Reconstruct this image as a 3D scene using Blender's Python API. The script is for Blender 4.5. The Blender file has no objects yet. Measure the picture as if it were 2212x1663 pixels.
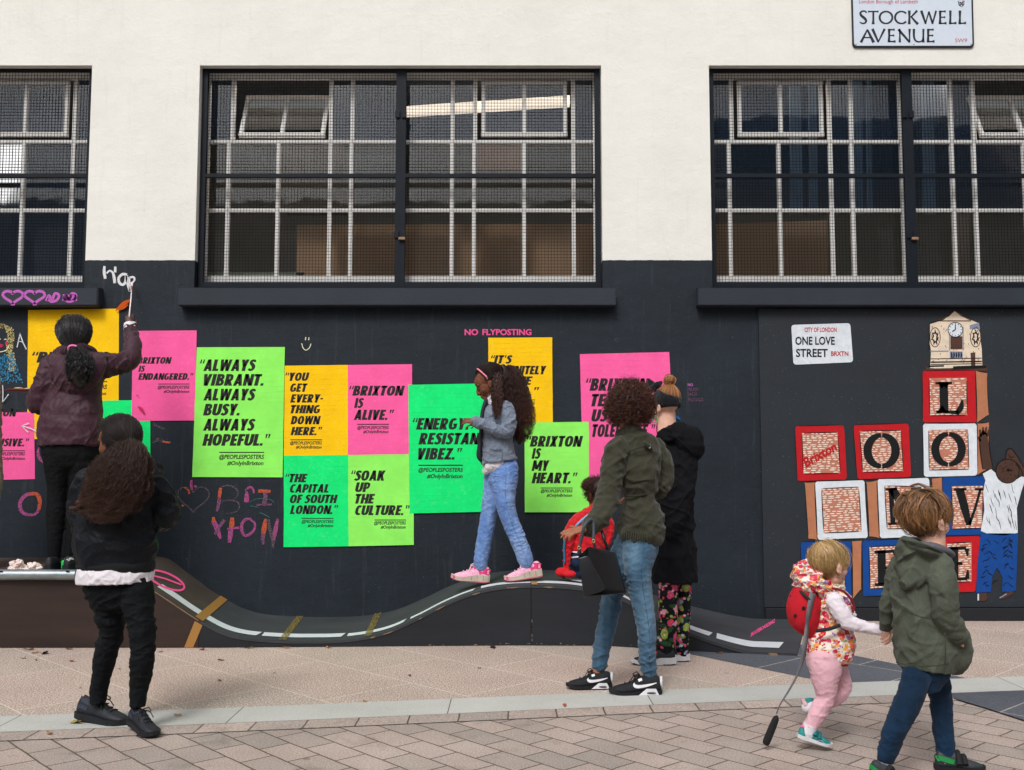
import bpy, bmesh, math, random
import numpy as np
from mathutils import Vector, Matrix, noise as mnoise
from math import radians, sin, cos, pi

# ------------------------------------------------------------------ camera, sky, sun, exposure
scene = bpy.context.scene
COL = scene.collection
FPX, CAMH, CAMY = 2150.0, 1.21, -8.0          # focal length in pixels of a 2212 px wide picture, eye height, distance to the wall
TILT = math.atan((1008.0 - 831.5) / FPX)
cam_data = bpy.data.cameras.new('camera')
cam_data.sensor_width = 36.0
cam_data.lens = 36.0 * FPX / 2212.0
cam_data.clip_start = 0.05
cam_data.clip_end = 500.0
cam = bpy.data.objects.new('camera', cam_data)
COL.objects.link(cam)
cam.location = (0, CAMY, CAMH)
cam.rotation_euler = (pi / 2 + TILT, 0, 0)
scene.camera = cam

SUN_EL, SUN_AZ = radians(48), radians(198)     # azimuth: clockwise from +Y (the wall is to the north)
world = bpy.data.worlds.new('World')
scene.world = world
world.use_nodes = True
wn = world.node_tree
sky = wn.nodes.new('ShaderNodeTexSky')
sky.sky_type = 'NISHITA'
sky.sun_disc = False
sky.sun_elevation = SUN_EL
sky.sun_rotation = SUN_AZ
sky.dust_density = 4.0
sky.ozone_density = 1.0
hs = wn.nodes.new('ShaderNodeHueSaturation')
hs.inputs['Saturation'].default_value = 0.22   # overcast: the cloud whitens the blue
wn.links.new(sky.outputs[0], hs.inputs['Color'])
wn.links.new(hs.outputs[0], wn.nodes['Background'].inputs['Color'])
wn.nodes['Background'].inputs['Strength'].default_value = 0.135
sd = bpy.data.lights.new('sun', 'SUN')
sd.energy = 1.55
sd.angle = radians(15)
sd.color = (1.0, 0.98, 0.95)
sun = bpy.data.objects.new('sun', sd)
COL.objects.link(sun)
sun.rotation_euler = Vector((-sin(SUN_AZ) * cos(SUN_EL), -cos(SUN_AZ) * cos(SUN_EL), -sin(SUN_EL))).to_track_quat('-Z', 'Y').to_euler()
scene.view_settings.view_transform = 'Standard'
scene.view_settings.look = 'None'
scene.view_settings.gamma = 1.0
scene.view_settings.exposure = 0.13
scene.cycles.max_bounces = 6
scene.cycles.diffuse_bounces = 3
scene.cycles.transparent_max_bounces = 12

RNG = random.Random(7)
NR = np.random.default_rng(7)

# ------------------------------------------------------------------ measuring: photograph pixel (2212 px wide) -> point in the place
_c, _s = cos(TILT), sin(TILT)
def ray(px, py):
    x, u = (px - 1106.0) / FPX, (831.5 - py) / FPX
    return x, _c - u * _s, _s + u * _c
def W(px, py, Y=0.0):
    x, y, z = ray(px, py)
    t = (Y - CAMY) / y
    return np.array((x * t, Y, CAMH + z * t))
def G(px, py, z=0.0):
    x, y, dz = ray(px, py)
    t = (z - CAMH) / dz
    return np.array((x * t, CAMY + y * t, z))
def SC(py, Y):                                  # metres per pixel at that depth
    x, y, z = ray(1106, py)
    return (Y - CAMY) / y / FPX
def ZM(ox, oy, sc):                             # a measured enlargement of the photograph
    return lambda x, y: ((ox + x * sc) / 1.02622, (oy + y * sc) / 1.02622)

# ------------------------------------------------------------------ objects
def link(name, me, parent=None, mat=None):
    o = bpy.data.objects.new(name, me)
    COL.objects.link(o)
    if mat is not None and me is not None:
        for m in (mat if isinstance(mat, (list, tuple)) else [mat]):
            me.materials.append(m)
    if parent is not None:
        o.parent = parent
        o.location = -_root_loc(parent)
    return o
def _root_loc(p):
    v = Vector(p.location)
    while p.parent is not None:
        p = p.parent
        v = v + Vector(p.location)
    return v
def tag(o, label=None, cat=None, group=None, kind=None):
    if label: o['label'] = label
    if cat: o['category'] = cat
    if group: o['group'] = group
    if kind: o['kind'] = kind
    return o
def empty(name, loc):
    o = bpy.data.objects.new(name, None)
    COL.objects.link(o)
    o.location = Vector([float(v) for v in loc])
    o.empty_display_size = 0.1
    return o
def mesh(verts, faces, smooth=False, name='mesh'):
    me = bpy.data.meshes.new(name)
    me.from_pydata([tuple(map(float, v)) for v in verts], [], [tuple(int(i) for i in f) for f in faces])
    if smooth:
        me.polygons.foreach_set('use_smooth', np.ones(len(me.polygons), bool))
    me.update()
    return me
def mesh_np(V, Q, smooth=True, attr=None, name='mesh'):
    """fast: V (n,3), Q (m,4) quads; attr: per-vertex float 'tone'"""
    me = bpy.data.meshes.new(name)
    me.vertices.add(len(V)); me.vertices.foreach_set('co', np.ascontiguousarray(V, np.float32).ravel())
    k = Q.shape[1]
    me.loops.add(Q.size); me.loops.foreach_set('vertex_index', np.ascontiguousarray(Q, np.int32).ravel())
    me.polygons.add(len(Q)); me.polygons.foreach_set('loop_start', np.arange(len(Q), dtype=np.int32) * k)
    me.update(calc_edges=True)
    if smooth: me.polygons.foreach_set('use_smooth', np.ones(len(Q), bool))
    if attr is not None:
        a = me.attributes.new('tone', 'FLOAT', 'POINT'); a.data.foreach_set('value', np.ascontiguousarray(attr, np.float32))
    me.validate()
    return me

class MB:                                       # collects shapes into one mesh
    def __init__(s): s.v, s.f = [], []
    def add(s, V, F):
        n = len(s.v); s.v += [tuple(map(float, p)) for p in V]; s.f += [tuple(int(i) + n for i in f) for f in F]; return s
    def box(s, a, b, bev=0.0):
        x0, y0, z0 = np.minimum(a, b); x1, y1, z1 = np.maximum(a, b)
        if bev <= 0:
            V = [(x0,y0,z0),(x1,y0,z0),(x1,y1,z0),(x0,y1,z0),(x0,y0,z1),(x1,y0,z1),(x1,y1,z1),(x0,y1,z1)]
            return s.add(V, [(0,3,2,1),(4,5,6,7),(0,1,5,4),(1,2,6,5),(2,3,7,6),(3,0,4,7)])
        bm = bmesh.new(); bmesh.ops.create_cube(bm, size=1.0)
        for v in bm.verts: v.co = Vector(((x0+x1)/2 + v.co.x*(x1-x0), (y0+y1)/2 + v.co.y*(y1-y0), (z0+z1)/2 + v.co.z*(z1-z0)))
        bmesh.ops.bevel(bm, geom=list(bm.edges), offset=bev, segments=2, affect='EDGES', profile=0.5)
        return s.bm(bm)
    def bm(s, bm):
        bm.verts.index_update()
        s.add([v.co for v in bm.verts], [[v.index for v in f.verts] for f in bm.faces]); bm.free(); return s
    def prism(s, pts, d):                        # closed outline pts (3D, planar), pushed along d
        n = len(pts); d = np.asarray(d, float); P = [np.asarray(p, float) for p in pts]
        s.add(P + [p + d for p in P], [tuple(range(n)), tuple(range(2*n-1, n-1, -1))] + [(i, n+i, n+(i+1) % n, (i+1) % n) for i in range(n)])
        return s
    def tube(s, pts, r, m=10, cap=True):
        V, F = tube(pts, r, m, cap); return s.add(V, F)
    def mesh(s, smooth=False): 
        me = mesh(s.v, s.f, smooth)
        bm = bmesh.new(); bm.from_mesh(me); bmesh.ops.recalc_face_normals(bm, faces=bm.faces); bm.to_mesh(me); bm.free()
        return me
    def obj(s, name, mat, parent=None, smooth=False): return link(name, s.mesh(smooth), parent, mat)

def nrm(v):
    v = np.asarray(v, float); l = np.linalg.norm(v); return v / l if l > 1e-9 else v
def catmull(P, n):
    P = np.asarray(P, float); k = len(P)
    if k == 2: 
        t = np.linspace(0, 1, n)[:, None]; return P[0] * (1 - t) + P[1] * t
    d = np.r_[0, np.cumsum(np.linalg.norm(np.diff(P[:, :3], axis=0), axis=1) + 1e-6)]
    out = []
    for s in np.linspace(0, d[-1], n):
        i = min(max(int(np.searchsorted(d, s, 'right')) - 1, 0), k - 2)
        t = (s - d[i]) / (d[i+1] - d[i])
        m0 = (P[i+1] - P[i-1]) / (d[i+1] - d[i-1]) if i > 0 else (P[1] - P[0]) / (d[1] - d[0])
        m1 = (P[i+2] - P[i]) / (d[i+2] - d[i]) if i < k - 2 else (P[-1] - P[-2]) / (d[-1] - d[-2])
        L = d[i+1] - d[i]; t2, t3 = t*t, t*t*t
        out.append((2*t3 - 3*t2 + 1)*P[i] + (t3 - 2*t2 + t)*L*m0 + (-2*t3 + 3*t2)*P[i+1] + (t3 - t2)*L*m1)
    return np.array(out)
def tube(pts, r, m=10, cap=True, n=None):
    """round tube through pts; r number or list"""
    P = np.asarray(pts, float); R = np.full(len(P), r) if np.isscalar(r) else np.asarray(r, float)
    if n: A = catmull(np.c_[P, R], n); P, R = A[:, :3], np.maximum(A[:, 3], 1e-4)
    V, F = [], []; k = len(P); up = None
    for i in range(k):
        t = nrm(P[min(i+1, k-1)] - P[max(i-1, 0)])
        if up is None:
            up = nrm(np.cross(t, (0, 1, 0) if abs(t[1]) < .9 else (1, 0, 0)))
        up = nrm(up - t * np.dot(up, t)); b = np.cross(t, up)
        for j in range(m):
            a = 2*pi*j/m; V.append(P[i] + R[i]*(up*cos(a) + b*sin(a)))
    for i in range(k-1):
        for j in range(m):
            F.append((i*m+j, i*m+(j+1) % m, (i+1)*m+(j+1) % m, (i+1)*m+j))
    if cap: F.append(tuple(range(m-1, -1, -1))); F.append(tuple(range((k-1)*m, k*m)))
    return V, F

# ------------------------------------------------------------------ materials
def lin(r, g, b):
    f = lambda c: (c/12.92 if c <= .04045 else ((c+.055)/1.055)**2.4)
    return tuple(f(v/255.0) for v in (r, g, b)) + (1.0,)
class NT:
    def __init__(s, name):
        s.m = bpy.data.materials.new(name); s.m.use_nodes = True; s.t = s.m.node_tree
        s.b = s.t.nodes['Principled BSDF']; s.out = s.t.nodes['Material Output']
    def n(s, typ, **kw):
        nd = s.t.nodes.new('ShaderNode' + typ)
        for k, v in kw.items():
            if k in nd.inputs: s.set(nd, k, v)
            else: setattr(nd, k, v)
        return nd
    def set(s, nd, k, v):
        if hasattr(v, 'node'): s.t.links.new(v, nd.inputs[k])
        else: nd.inputs[k].default_value = v
    def P(s, **kw):
        for k, v in kw.items(): s.set(s.b, k.replace('_', ' '), v)
        return s
    def co(s, kind='Object'): 
        if not hasattr(s, '_tc'): s._tc = s.t.nodes.new('ShaderNodeTexCoord')
        return s._tc.outputs[kind]
    def map(s, scale=(1, 1, 1), rot=(0, 0, 0), loc=(0, 0, 0), v=None):
        nd = s.n('Mapping'); s.set(nd, 'Vector', v if v is not None else s.co())
        nd.inputs['Scale'].default_value = scale; nd.inputs['Rotation'].default_value = rot; nd.inputs['Location'].default_value = loc
        return nd.outputs[0]
    def noise(s, scale, detail=4, rough=.55, v=None, dist=0):
        nd = s.n('TexNoise', Scale=scale, Detail=detail, Roughness=rough, Distortion=dist)
        s.set(nd, 'Vector', v if v is not None else s.co()); return nd.outputs['Fac']
    def ramp(s, fac, stops, interp='LINEAR'):
        nd = s.t.nodes.new('ShaderNodeValToRGB'); s.set(nd, 'Fac', fac); cr = nd.color_ramp; cr.interpolation = interp
        while len(cr.elements) < len(stops): cr.elements.new(.5)
        for e, (p, c) in zip(cr.elements, stops):
            e.position = p; e.color = c if not np.isscalar(c) else (c, c, c, 1)
        return nd.outputs['Color']
    def mix(s, fac, a, b, blend='MIX'):
        nd = s.t.nodes.new('ShaderNodeMix'); nd.data_type = 'RGBA'; nd.blend_type = blend
        for k, v in ((0, fac), (6, a), (7, b)):
            if hasattr(v, 'node'): s.t.links.new(v, nd.inputs[k])
            else: nd.inputs[k].default_value = v
        return nd.outputs[2]
    def math(s, op, a, b=0.0):
        nd = s.t.nodes.new('ShaderNodeMath'); nd.operation = op
        for k, v in ((0, a), (1, b)):
            if hasattr(v, 'node'): s.t.links.new(v, nd.inputs[k])
            else: nd.inputs[k].default_value = v
        return nd.outputs[0]
    def bump(s, h, strength=.3, dist=.01, prev=None):
        nd = s.n('Bump', Strength=strength, Distance=dist); s.set(nd, 'Height', h)
        if prev is not None: s.set(nd, 'Normal', prev)
        s.set(s.b, 'Normal', nd.outputs[0]); return nd.outputs[0]
def mul(c, k): return (min(c[0]*k, 1), min(c[1]*k, 1), min(c[2]*k, 1), 1)
def plain(name, c, rough=.6, var=.12, scale=30, bump=.15, metal=0, spec=.4, bscale=None):
    m = NT(name); f = m.noise(scale)
    m.P(Base_Color=m.ramp(f, [(.3, mul(c, 1-var)), (.7, mul(c, 1+var))]), Roughness=rough, Metallic=metal, Specular_IOR_Level=spec)
    if bump: m.bump(m.noise(bscale or scale*4), bump, .004)
    return m.m
def cloth(name, c, var=.16, weave=700, fold=.55, fscale=16, rough=.88, sheen=.15, dark=.78, worn=None):
    """woven fabric: uneven dye, soft creases in the bump, fine weave"""
    m = NT(name)
    f = m.noise(9, 5, .6)
    col = m.ramp(f, [(.28, mul(c, 1-var)), (.72, mul(c, 1+var))])
    if worn is not None:                          # rubbed, faded patches
        col = m.mix(m.ramp(m.noise(6, 3, .5, v=m.map((1.6, 1.6, .55))), [(.42, 0.0), (.72, 1.0)]), col, worn)
    fine = m.noise(weave, 2, .5)
    col = m.mix(.3, col, m.ramp(fine, [(.3, mul(c, .55)), (.7, mul(c, 1.5))]))
    m.P(Base_Color=col, Roughness=rough, Specular_IOR_Level=.2, Sheen_Weight=sheen)
    b = m.bump(m.noise(fscale, 4, .6, v=m.map((1, 1, .6), rot=(.4, .6, 0)), dist=.6), fold, .03)
    m.bump(fine, .22, .002, b)
    return m.m
def skin(name, c):
    m = NT(name); f = m.noise(28, 4)
    m.P(Base_Color=m.ramp(f, [(.3, mul(c, .88)), (.7, mul(c, 1.1))]), Roughness=.52, Specular_IOR_Level=.35, Subsurface_Weight=.08, Subsurface_Scale=.01)
    m.bump(m.noise(260), .12, .002)
    return m.m
def hairmat(name, dark, light, rough=.5, spec=.35):
    m = NT(name)
    a = m.n('Attribute', attribute_name='tone')
    m.P(Base_Color=m.ramp(a.outputs['Fac'], [(0, dark), (1, light)]), Roughness=rough, Specular_IOR_Level=spec)
    return m.m

# ------------------------------------------------------------------ writing
def text2d(s, bold=0.0, res=3):
    """glyphs of the built-in font as flat polygons: (verts (n,2), faces); line height 1"""
    cu = bpy.data.curves.new('text', 'FONT'); cu.body = s; cu.offset = bold; cu.resolution_u = res; cu.fill_mode = 'FRONT'
    ob = bpy.data.objects.new('text', cu); COL.objects.link(ob)
    bpy.context.view_layer.update()
    me = bpy.data.meshes.new_from_object(ob.evaluated_get(bpy.context.evaluated_depsgraph_get()))
    V = np.array([v.co[:2] for v in me.vertices]).reshape(-1, 2); F = [tuple(p.vertices) for p in me.polygons]
    bpy.data.objects.remove(ob); bpy.data.curves.remove(cu); bpy.data.meshes.remove(me)
    return V, F
def capheight(bold):
    V, F = text2d('H', bold); return V[:, 1].max(), V[:, 1].min()
_CAP = {}
def write(mb, s, x0, x1, yb, yt, plane, bold=.035, shear=.2):
    """line of text in a MB, its ink from pixel x0 to x1, baseline yb, capital top yt; plane(px,py)->3D"""
    V, F = text2d(s, bold)
    if bold not in _CAP: _CAP[bold] = capheight(bold)
    top, bot = _CAP[bold]
    v = (V[:, 1] - bot) / (top - bot)
    u = V[:, 0] + shear * v * (top - bot)
    u = (u - u.min()) / (u.max() - u.min())
    P = [plane(x0 + (x1 - x0) * a, yb + (yt - yb) * b) for a, b in zip(u, v)]
    mb.add(P, F)
GLY = {}
def _ring(cx, cy, ao, bo, ai, bi, a0, a1, n=14, e=2.35):
    out = []
    f = lambda a, A, B: (cx + A*math.copysign(abs(cos(a))**(2/e), cos(a)), cy + B*math.copysign(abs(sin(a))**(2/e), sin(a)))
    for i in range(n):
        u, v = radians(a0 + (a1-a0)*i/n), radians(a0 + (a1-a0)*(i+1)/n); out.append([f(u, ao, bo), f(v, ao, bo), f(v, ai, bi), f(u, ai, bi)])
    return out
def glyph(c):
    """heavy condensed grotesque capitals: (polygons, advance), cap height 1"""
    if c in GLY: return GLY[c]
    V, H = .258, .205
    R = lambda x0, y0, x1, y1: [(x0, y0), (x1, y0), (x1, y1), (x0, y1)]
    st = R(0, 0, V, 1); T, M_, B = (1-H, 1), (.5-H/2, .5+H/2), (0, H)
    bar = lambda x0, x1, y: R(x0, y[0], x1, y[1])
    dg = lambda x0, y0, x1, y1, w: [(x0-w/2, y0), (x0+w/2, y0), (x1+w/2, y1), (x1-w/2, y1)]
    P, w = [], .5
    if c == 'A': P, w = [dg(.115, 0, .30, 1, .23), dg(.50, 0, .315, 1, .23), R(.16, .17, .46, .33)], .615
    elif c == 'B': P, w = [st, bar(V-.02, .26, T), bar(V-.02, .26, M_), bar(V-.02, .28, B)] + _ring(.25, .735, .26, .265, .05, .085, -90, 90) + _ring(.27, .28, .28, .28, .06, .10, -90, 90), .55
    elif c == 'C': P, w = _ring(.31, .5, .31, .5, .31-V, .5-H, 52, 308, 22), .50
    elif c == 'D': P, w = [st, bar(V-.02, .24, T), bar(V-.02, .24, B)] + _ring(.23, .5, .36, .5, .36-V, .5-H, -90, 90, 16), .59
    elif c == 'E': P, w = [st, bar(V-.01, .44, T), bar(V-.01, .41, M_), bar(V-.01, .45, B)], .45
    elif c == 'F': P, w = [st, bar(V-.01, .44, T), bar(V-.01, .40, M_)], .43
    elif c == 'G': P, w = _ring(.31, .5, .31, .5, .31-V, .5-H, 52, 308, 22) + [R(.33, .36, .60, .53), R(.39, .10, .60, .42)], .61
    elif c == 'H': P, w = [st, R(.36, 0, .36+V, 1), bar(V-.01, .37, M_)], .595
    elif c == 'I': P, w = [st], V
    elif c == 'K': P, w = [st, dg(.27, .42, .45, 1, .25), dg(.28, .60, .49, 0, .25)], .61
    elif c == 'L': P, w = [st, bar(V-.01, .43, B)], .435
    elif c == 'M': P, w = [R(0, 0, V-.03, 1), R(.60, 0, .57+V, 1), dg(.13, 1, .40, .14, .24), dg(.67, 1, .40, .14, .24)], .805
    elif c == 'N': P, w = [R(0, 0, V-.02, 1), R(.40, 0, .38+V, 1), dg(.12, 1, .49, 0, .25)], .615
    elif c == 'O': P, w = _ring(.32, .5, .32, .5, .32-V, .5-H, 0, 360, 30), .64
    elif c == 'P': P, w = [st, bar(V-.02, .26, T), R(V-.02, .32, .26, .32+H)] + _ring(.25, .66, .29, .34, .07, .155, -90, 90), .54
    elif c == 'R': P, w = [st, bar(V-.02, .26, T), R(V-.02, .36, .26, .36+H)] + _ring(.25, .68, .28, .32, .06, .135, -90, 90) + [dg(.27, .44, .44, 0, .25)], .57
    elif c == 'S':
        A = catmull(np.array([(.41, .78, 0, .17), (.36, .885, 0, .20), (.25, .905, 0, .20), (.14, .84, 0, .22), (.13, .71, 0, .24), (.24, .57, 0, .26), (.35, .42, 0, .26), (.36, .25, 0, .24), (.28, .11, 0, .20), (.15, .095, 0, .20), (.03, .19, 0, .17)], float), 26)
        L_, R_ = stroke2([tuple(a[:2]) for a in A], list(A[:, 3])); P, w = [[L_[i], L_[i+1], R_[i+1], R_[i]] for i in range(25)], .47
    elif c == 'T': P, w = [bar(0, .50, T), R(.25-V/2, 0, .25+V/2, 1)], .50
    elif c == 'U': P, w = [R(0, .3, V, 1), R(.36, .3, .36+V, 1)] + _ring(.2975, .32, .2975, .32, .2975-V, .32-H, 180, 360), .595
    elif c == 'V': P, w = [dg(.12, 1, .28, 0, .24), dg(.46, 1, .30, 0, .24)], .58
    elif c == 'W': P, w = [dg(.11, 1, .23, 0, .22), dg(.42, 1, .25, 0, .20), dg(.42, 1, .60, 0, .20), dg(.74, 1, .62, 0, .22)], .85
    elif c == 'X': P, w = [dg(.13, 0, .44, 1, .25), dg(.44, 0, .13, 1, .25)], .57
    elif c == 'Y': P, w = [dg(.12, 1, .27, .40, .24), dg(.44, 1, .29, .40, .24), R(.28-V/2, 0, .28+V/2, .5)], .56
    elif c == 'Z': P, w = [bar(.02, .48, T), bar(0, .48, B), dg(.14, .12, .35, .88, .25)], .48
    elif c == '.': P, w = [R(0, 0, .20, .21)], .20
    elif c == '-': P, w = [R(0, .38, .28, .55)], .28
    elif c == '\u201c': P, w = [[(.0, .66), (.13, .66), (.13, 1), (.05, 1)], [(.20, .66), (.33, .66), (.33, 1), (.25, 1)]], .34
    elif c == '\u201d': P, w = [[(.05, .66), (.12, .66), (.17, 1), (.02, 1)], [(.24, .66), (.31, .66), (.36, 1), (.21, 1)]], .36
    elif c == '\u2019': P, w = [[(.05, .66), (.12, .66), (.17, 1), (.02, 1)]], .18
    else: P, w = [], .22
    GLY[c] = (P, w); return GLY[c]
def write_bold(mb, s, x0, x1, yb, yt, plane, shear=.20):
    X, polys = 0.0, []
    for c in s:
        P, w = glyph(c); polys += [[(X + x + shear*y, y) for x, y in p] for p in P]; X += w + .046
    xs = [x for p in polys for x, y in p]; a, b = min(xs), max(xs)
    for p in polys: mb.add([plane(x0 + (x1-x0)*(x-a)/(b-a), yb + (yt-yb)*y) for x, y in p], [tuple(range(len(p)))])
def stroke2(pts, w, n=0, round_=True):
    """2D brush stroke polygon strip: pts (k,2), w number or list of widths -> list of quads (2D)"""
    P = np.asarray(pts, float); Wd = np.full(len(P), w, float) if np.isscalar(w) else np.asarray(w, float)
    if n: A = catmull(np.c_[P, np.zeros(len(P)), Wd], n); P, Wd = A[:, :2], np.maximum(A[:, 3], 0.01)
    L, R = [], []
    for i in range(len(P)):
        t = nrm(P[min(i+1, len(P)-1)] - P[max(i-1, 0)]); q = np.array((-t[1], t[0])) * Wd[i] / 2
        L.append(P[i] + q); R.append(P[i] - q)
    return L, R
def paint(mb, pts, w, plane, n=0):
    L, R = stroke2(pts, w, n); k = len(L)
    mb.add([plane(*p) for p in L] + [plane(*p) for p in R], [(i, i+1, k+i+1, k+i) for i in range(k-1)])
# ================================================================== THE SETTING
DARK = lin(43, 50, 60)
def strip(name, lo, hi, x0, x1, z, mat, n=60):
    """sheet between two curves y=lo(x), y=hi(x); UV = (distance along, distance across)"""
    X = np.linspace(x0, x1, n); V, F, UV = [], [], []
    d = 0.0
    for i, x in enumerate(X):
        if i: d += math.hypot(X[i] - X[i-1], lo(X[i]) - lo(X[i-1]))
        V += [(x, lo(x), z), (x, hi(x), z)]; UV += [(d, 0), (d, hi(x) - lo(x))]
        if i: F.append((2*i-2, 2*i, 2*i+1, 2*i-1))
    me = mesh(V, F); uv = me.uv_layers.new(name='UVMap')
    for l in me.loops: uv.data[l.index].uv = UV[l.vertex_index]
    return tag(link(name, me, None, mat), kind='structure')
_kt = np.polyfit([-2.49, -1.77, -1.22, .33, 1.30, 1.92, 2.95], [-3.05, -2.94, -2.835, -2.63, -2.42, -2.27, -2.13], 1)
_kb = np.polyfit([-2.32, -1.64, -1.15, 1.22, 2.04, 2.78], [-3.37, -3.22, -3.115, -2.77, -2.62, -2.478], 1)
kerb_hi = lambda x: _kt[0]*x + _kt[1] + .010*math.sin(x*1.3)
kerb_lo = lambda x: _kb[0]*x + _kb[1] + .010*math.sin(x*1.3)
sold_lo = lambda x: kerb_lo(x) - .155

def granite(name, tint, amt, joint, rot, bw, bh, base):
    m = NT(name)
    v = m.map(rot=(0, 0, radians(rot)), loc=(.13, .22, 0))
    br = m.n('TexBrick', offset=.5); m.set(br, 'Vector', v)
    for k, x in (('Scale', 1), ('Brick Width', bw), ('Row Height', bh), ('Mortar Size', .0045), ('Mortar Smooth', .25), ('Bias', 0)): br.inputs[k].default_value = x
    br.inputs['Color1'].default_value = base; br.inputs['Color2'].default_value = tint; br.inputs['Mortar'].default_value = joint
    g1 = m.noise(125, 4, .8); g2 = m.noise(60, 4, .7); g3 = m.noise(1.7, 5, .6)
    col = m.mix(amt, br.outputs['Color'], m.ramp(g1, [(.36, .02), (.5, .30), (.66, 1.0)]), 'OVERLAY')
    col = m.mix(.5, col, m.ramp(g2, [(.3, .25), (.7, .75)]), 'OVERLAY')
    col = m.mix(.55, col, m.ramp(g3, [(.3, .36), (.7, .62)]), 'SOFT_LIGHT')
    st = m.ramp(m.noise(5.5, 6, .7), [(.60, 0.0), (.76, 1.0)])          # trodden-in spots
    col = m.mix(m.math('MULTIPLY', st, .25), col, (.10, .085, .075, 1))
    vo = m.n('TexVoronoi', Scale=2.3); m.set(vo, 'Vector', m.co())
    col = m.mix(m.math('MULTIPLY', m.ramp(vo.outputs['Distance'], [(.030, 1.0), (.042, 0.0)]), .5), col, (.07, .062, .06, 1))
    vo = m.n('TexVoronoi', Scale=5.1); m.set(vo, 'Vector', m.map(loc=(3.3, 1.7, 0)))
    col = m.mix(m.math('MULTIPLY', m.ramp(vo.outputs['Distance'], [(.040, 1.0), (.055, 0.0)]), .3), col, (.42, .40, .38, 1))
    m.P(Base_Color=col, Roughness=.8, Specular_IOR_Level=.25)
    m.bump(g1, .12, .003, m.bump(br.outputs['Fac'], -.25, .004))
    return m.m
M_slab = granite('pink_granite', lin(198, 183, 172), .85, lin(214, 206, 198), 45, .9, .6, lin(191, 179, 167))
M_dark_slab = granite('dark_granite', lin(92, 96, 104), .30, lin(172, 166, 158), 48, .72, .60, lin(84, 88, 97))
def paver_mat(name, uv, rot, bw, bh, loc):
    m = NT(name)
    v = m.map(rot=(0, 0, radians(rot)), loc=loc, v=m.co('UV') if uv else None)
    w = m.n('TexNoise', Scale=9.0, Detail=2.0); m.set(w, 'Vector', m.co())
    wv = m.n('VectorMath', operation='SCALE'); m.set(wv, 'Vector', w.outputs['Color']); wv.inputs['Scale'].default_value = .010
    ad = m.n('VectorMath', operation='ADD'); m.t.links.new(v, ad.inputs[0]); m.t.links.new(wv.outputs[0], ad.inputs[1])
    br = m.n('TexBrick', offset=.5 if not uv else 0.0); m.set(br, 'Vector', ad.outputs[0])
    for k, x in (('Scale', 1), ('Brick Width', bw), ('Row Height', bh), ('Mortar Size', .0050), ('Mortar Smooth', .35), ('Bias', -.1)): br.inputs[k].default_value = x
    br.inputs['Color1'].default_value = lin(178, 162, 153); br.inputs['Color2'].default_value = lin(154, 145, 138); br.inputs['Mortar'].default_value = lin(92, 78, 70)
    g1 = m.noise(140, 4, .8); g3 = m.noise(2.3, 5, .6)
    col = m.mix(.62, br.outputs['Color'], m.ramp(g1, [(.34, .1), (.5, .42), (.66, .9)]), 'OVERLAY')
    col = m.mix(.6, col, m.ramp(g3, [(.3, .36), (.7, .62)]), 'SOFT_LIGHT')
    st = m.ramp(m.noise(4.2, 6, .72), [(.56, 0.0), (.74, 1.0)])
    col = m.mix(m.math('MULTIPLY', st, .50), col, (.09, .07, .06, 1))
    gr = m.ramp(m.noise(3.1, 3, .6), [(.62, 0.0), (.70, 1.0)])            # moss in some joints
    col = m.mix(m.math('MULTIPLY', m.math('MULTIPLY', gr, br.outputs['Fac']), .8), col, lin(84, 78, 40))
    vo = m.n('TexVoronoi', Scale=2.3); m.set(vo, 'Vector', m.co())
    col = m.mix(m.math('MULTIPLY', m.ramp(vo.outputs['Distance'], [(.030, 1.0), (.042, 0.0)]), .5), col, (.07, .062, .06, 1))
    vo = m.n('TexVoronoi', Scale=5.1); m.set(vo, 'Vector', m.map(loc=(3.3, 1.7, 0)))
    col = m.mix(m.math('MULTIPLY', m.ramp(vo.outputs['Distance'], [(.040, 1.0), (.055, 0.0)]), .3), col, (.42, .40, .38, 1))
    m.P(Base_Color=col, Roughness=.82, Specular_IOR_Level=.25)
    m.bump(g1, .14, .003, m.bump(br.outputs['Fac'], -.8, .007))
    return m.m
M_paver = paver_mat('concrete_block_paving', False, 47.6, .242, .151, (-.004, .063, 0))
M_sold = paver_mat('block_paving_edge', True, 0, .242, .40, (.085, .12, 0))
def kerb_mat():
    m = NT('pale_granite_kerb')
    br = m.n('TexBrick', offset=0.0); m.set(br, 'Vector', m.map(v=m.co('UV'), loc=(.35, .3, 0)))
    for k, x in (('Scale', 1), ('Brick Width', 1.05), ('Row Height', 1.0), ('Mortar Size', .003), ('Mortar Smooth', .2), ('Bias', 0)): br.inputs[k].default_value = x
    br.inputs['Color1'].default_value = lin(182, 182, 177); br.inputs['Color2'].default_value = lin(175, 176, 172); br.inputs['Mortar'].default_value = lin(96, 92, 90)
    g = m.noise(240, 3, .7)
    col = m.mix(.35, br.outputs['Color'], m.ramp(g, [(.34, .15), (.66, .85)]), 'OVERLAY')
    col = m.mix(.7, col, m.ramp(m.noise(2.0, 6, .65), [(.3, .38), (.7, .6)]), 'SOFT_LIGHT')
    m.P(Base_Color=col, Roughness=.8, Specular_IOR_Level=.25); m.bump(g, .12, .003)
    return m.m
XL, XR = -30.0, 30.0
gm = MB(); gm.add([(-90, -90, -.012), (90, -90, -.012), (90, 90, -.012), (-90, 90, -.012)], [(0, 1, 2, 3)])
tag(gm.obj('ground', plain('bare_ground', lin(120, 112, 104))), kind='structure')
strip('pavement', lambda x: kerb_hi(x) - .02, lambda x: .02, XL, XR, 0.0, M_slab, 120)
strip('kerb', kerb_lo, kerb_hi, XL, XR, .005, kerb_mat(), 200)
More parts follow.
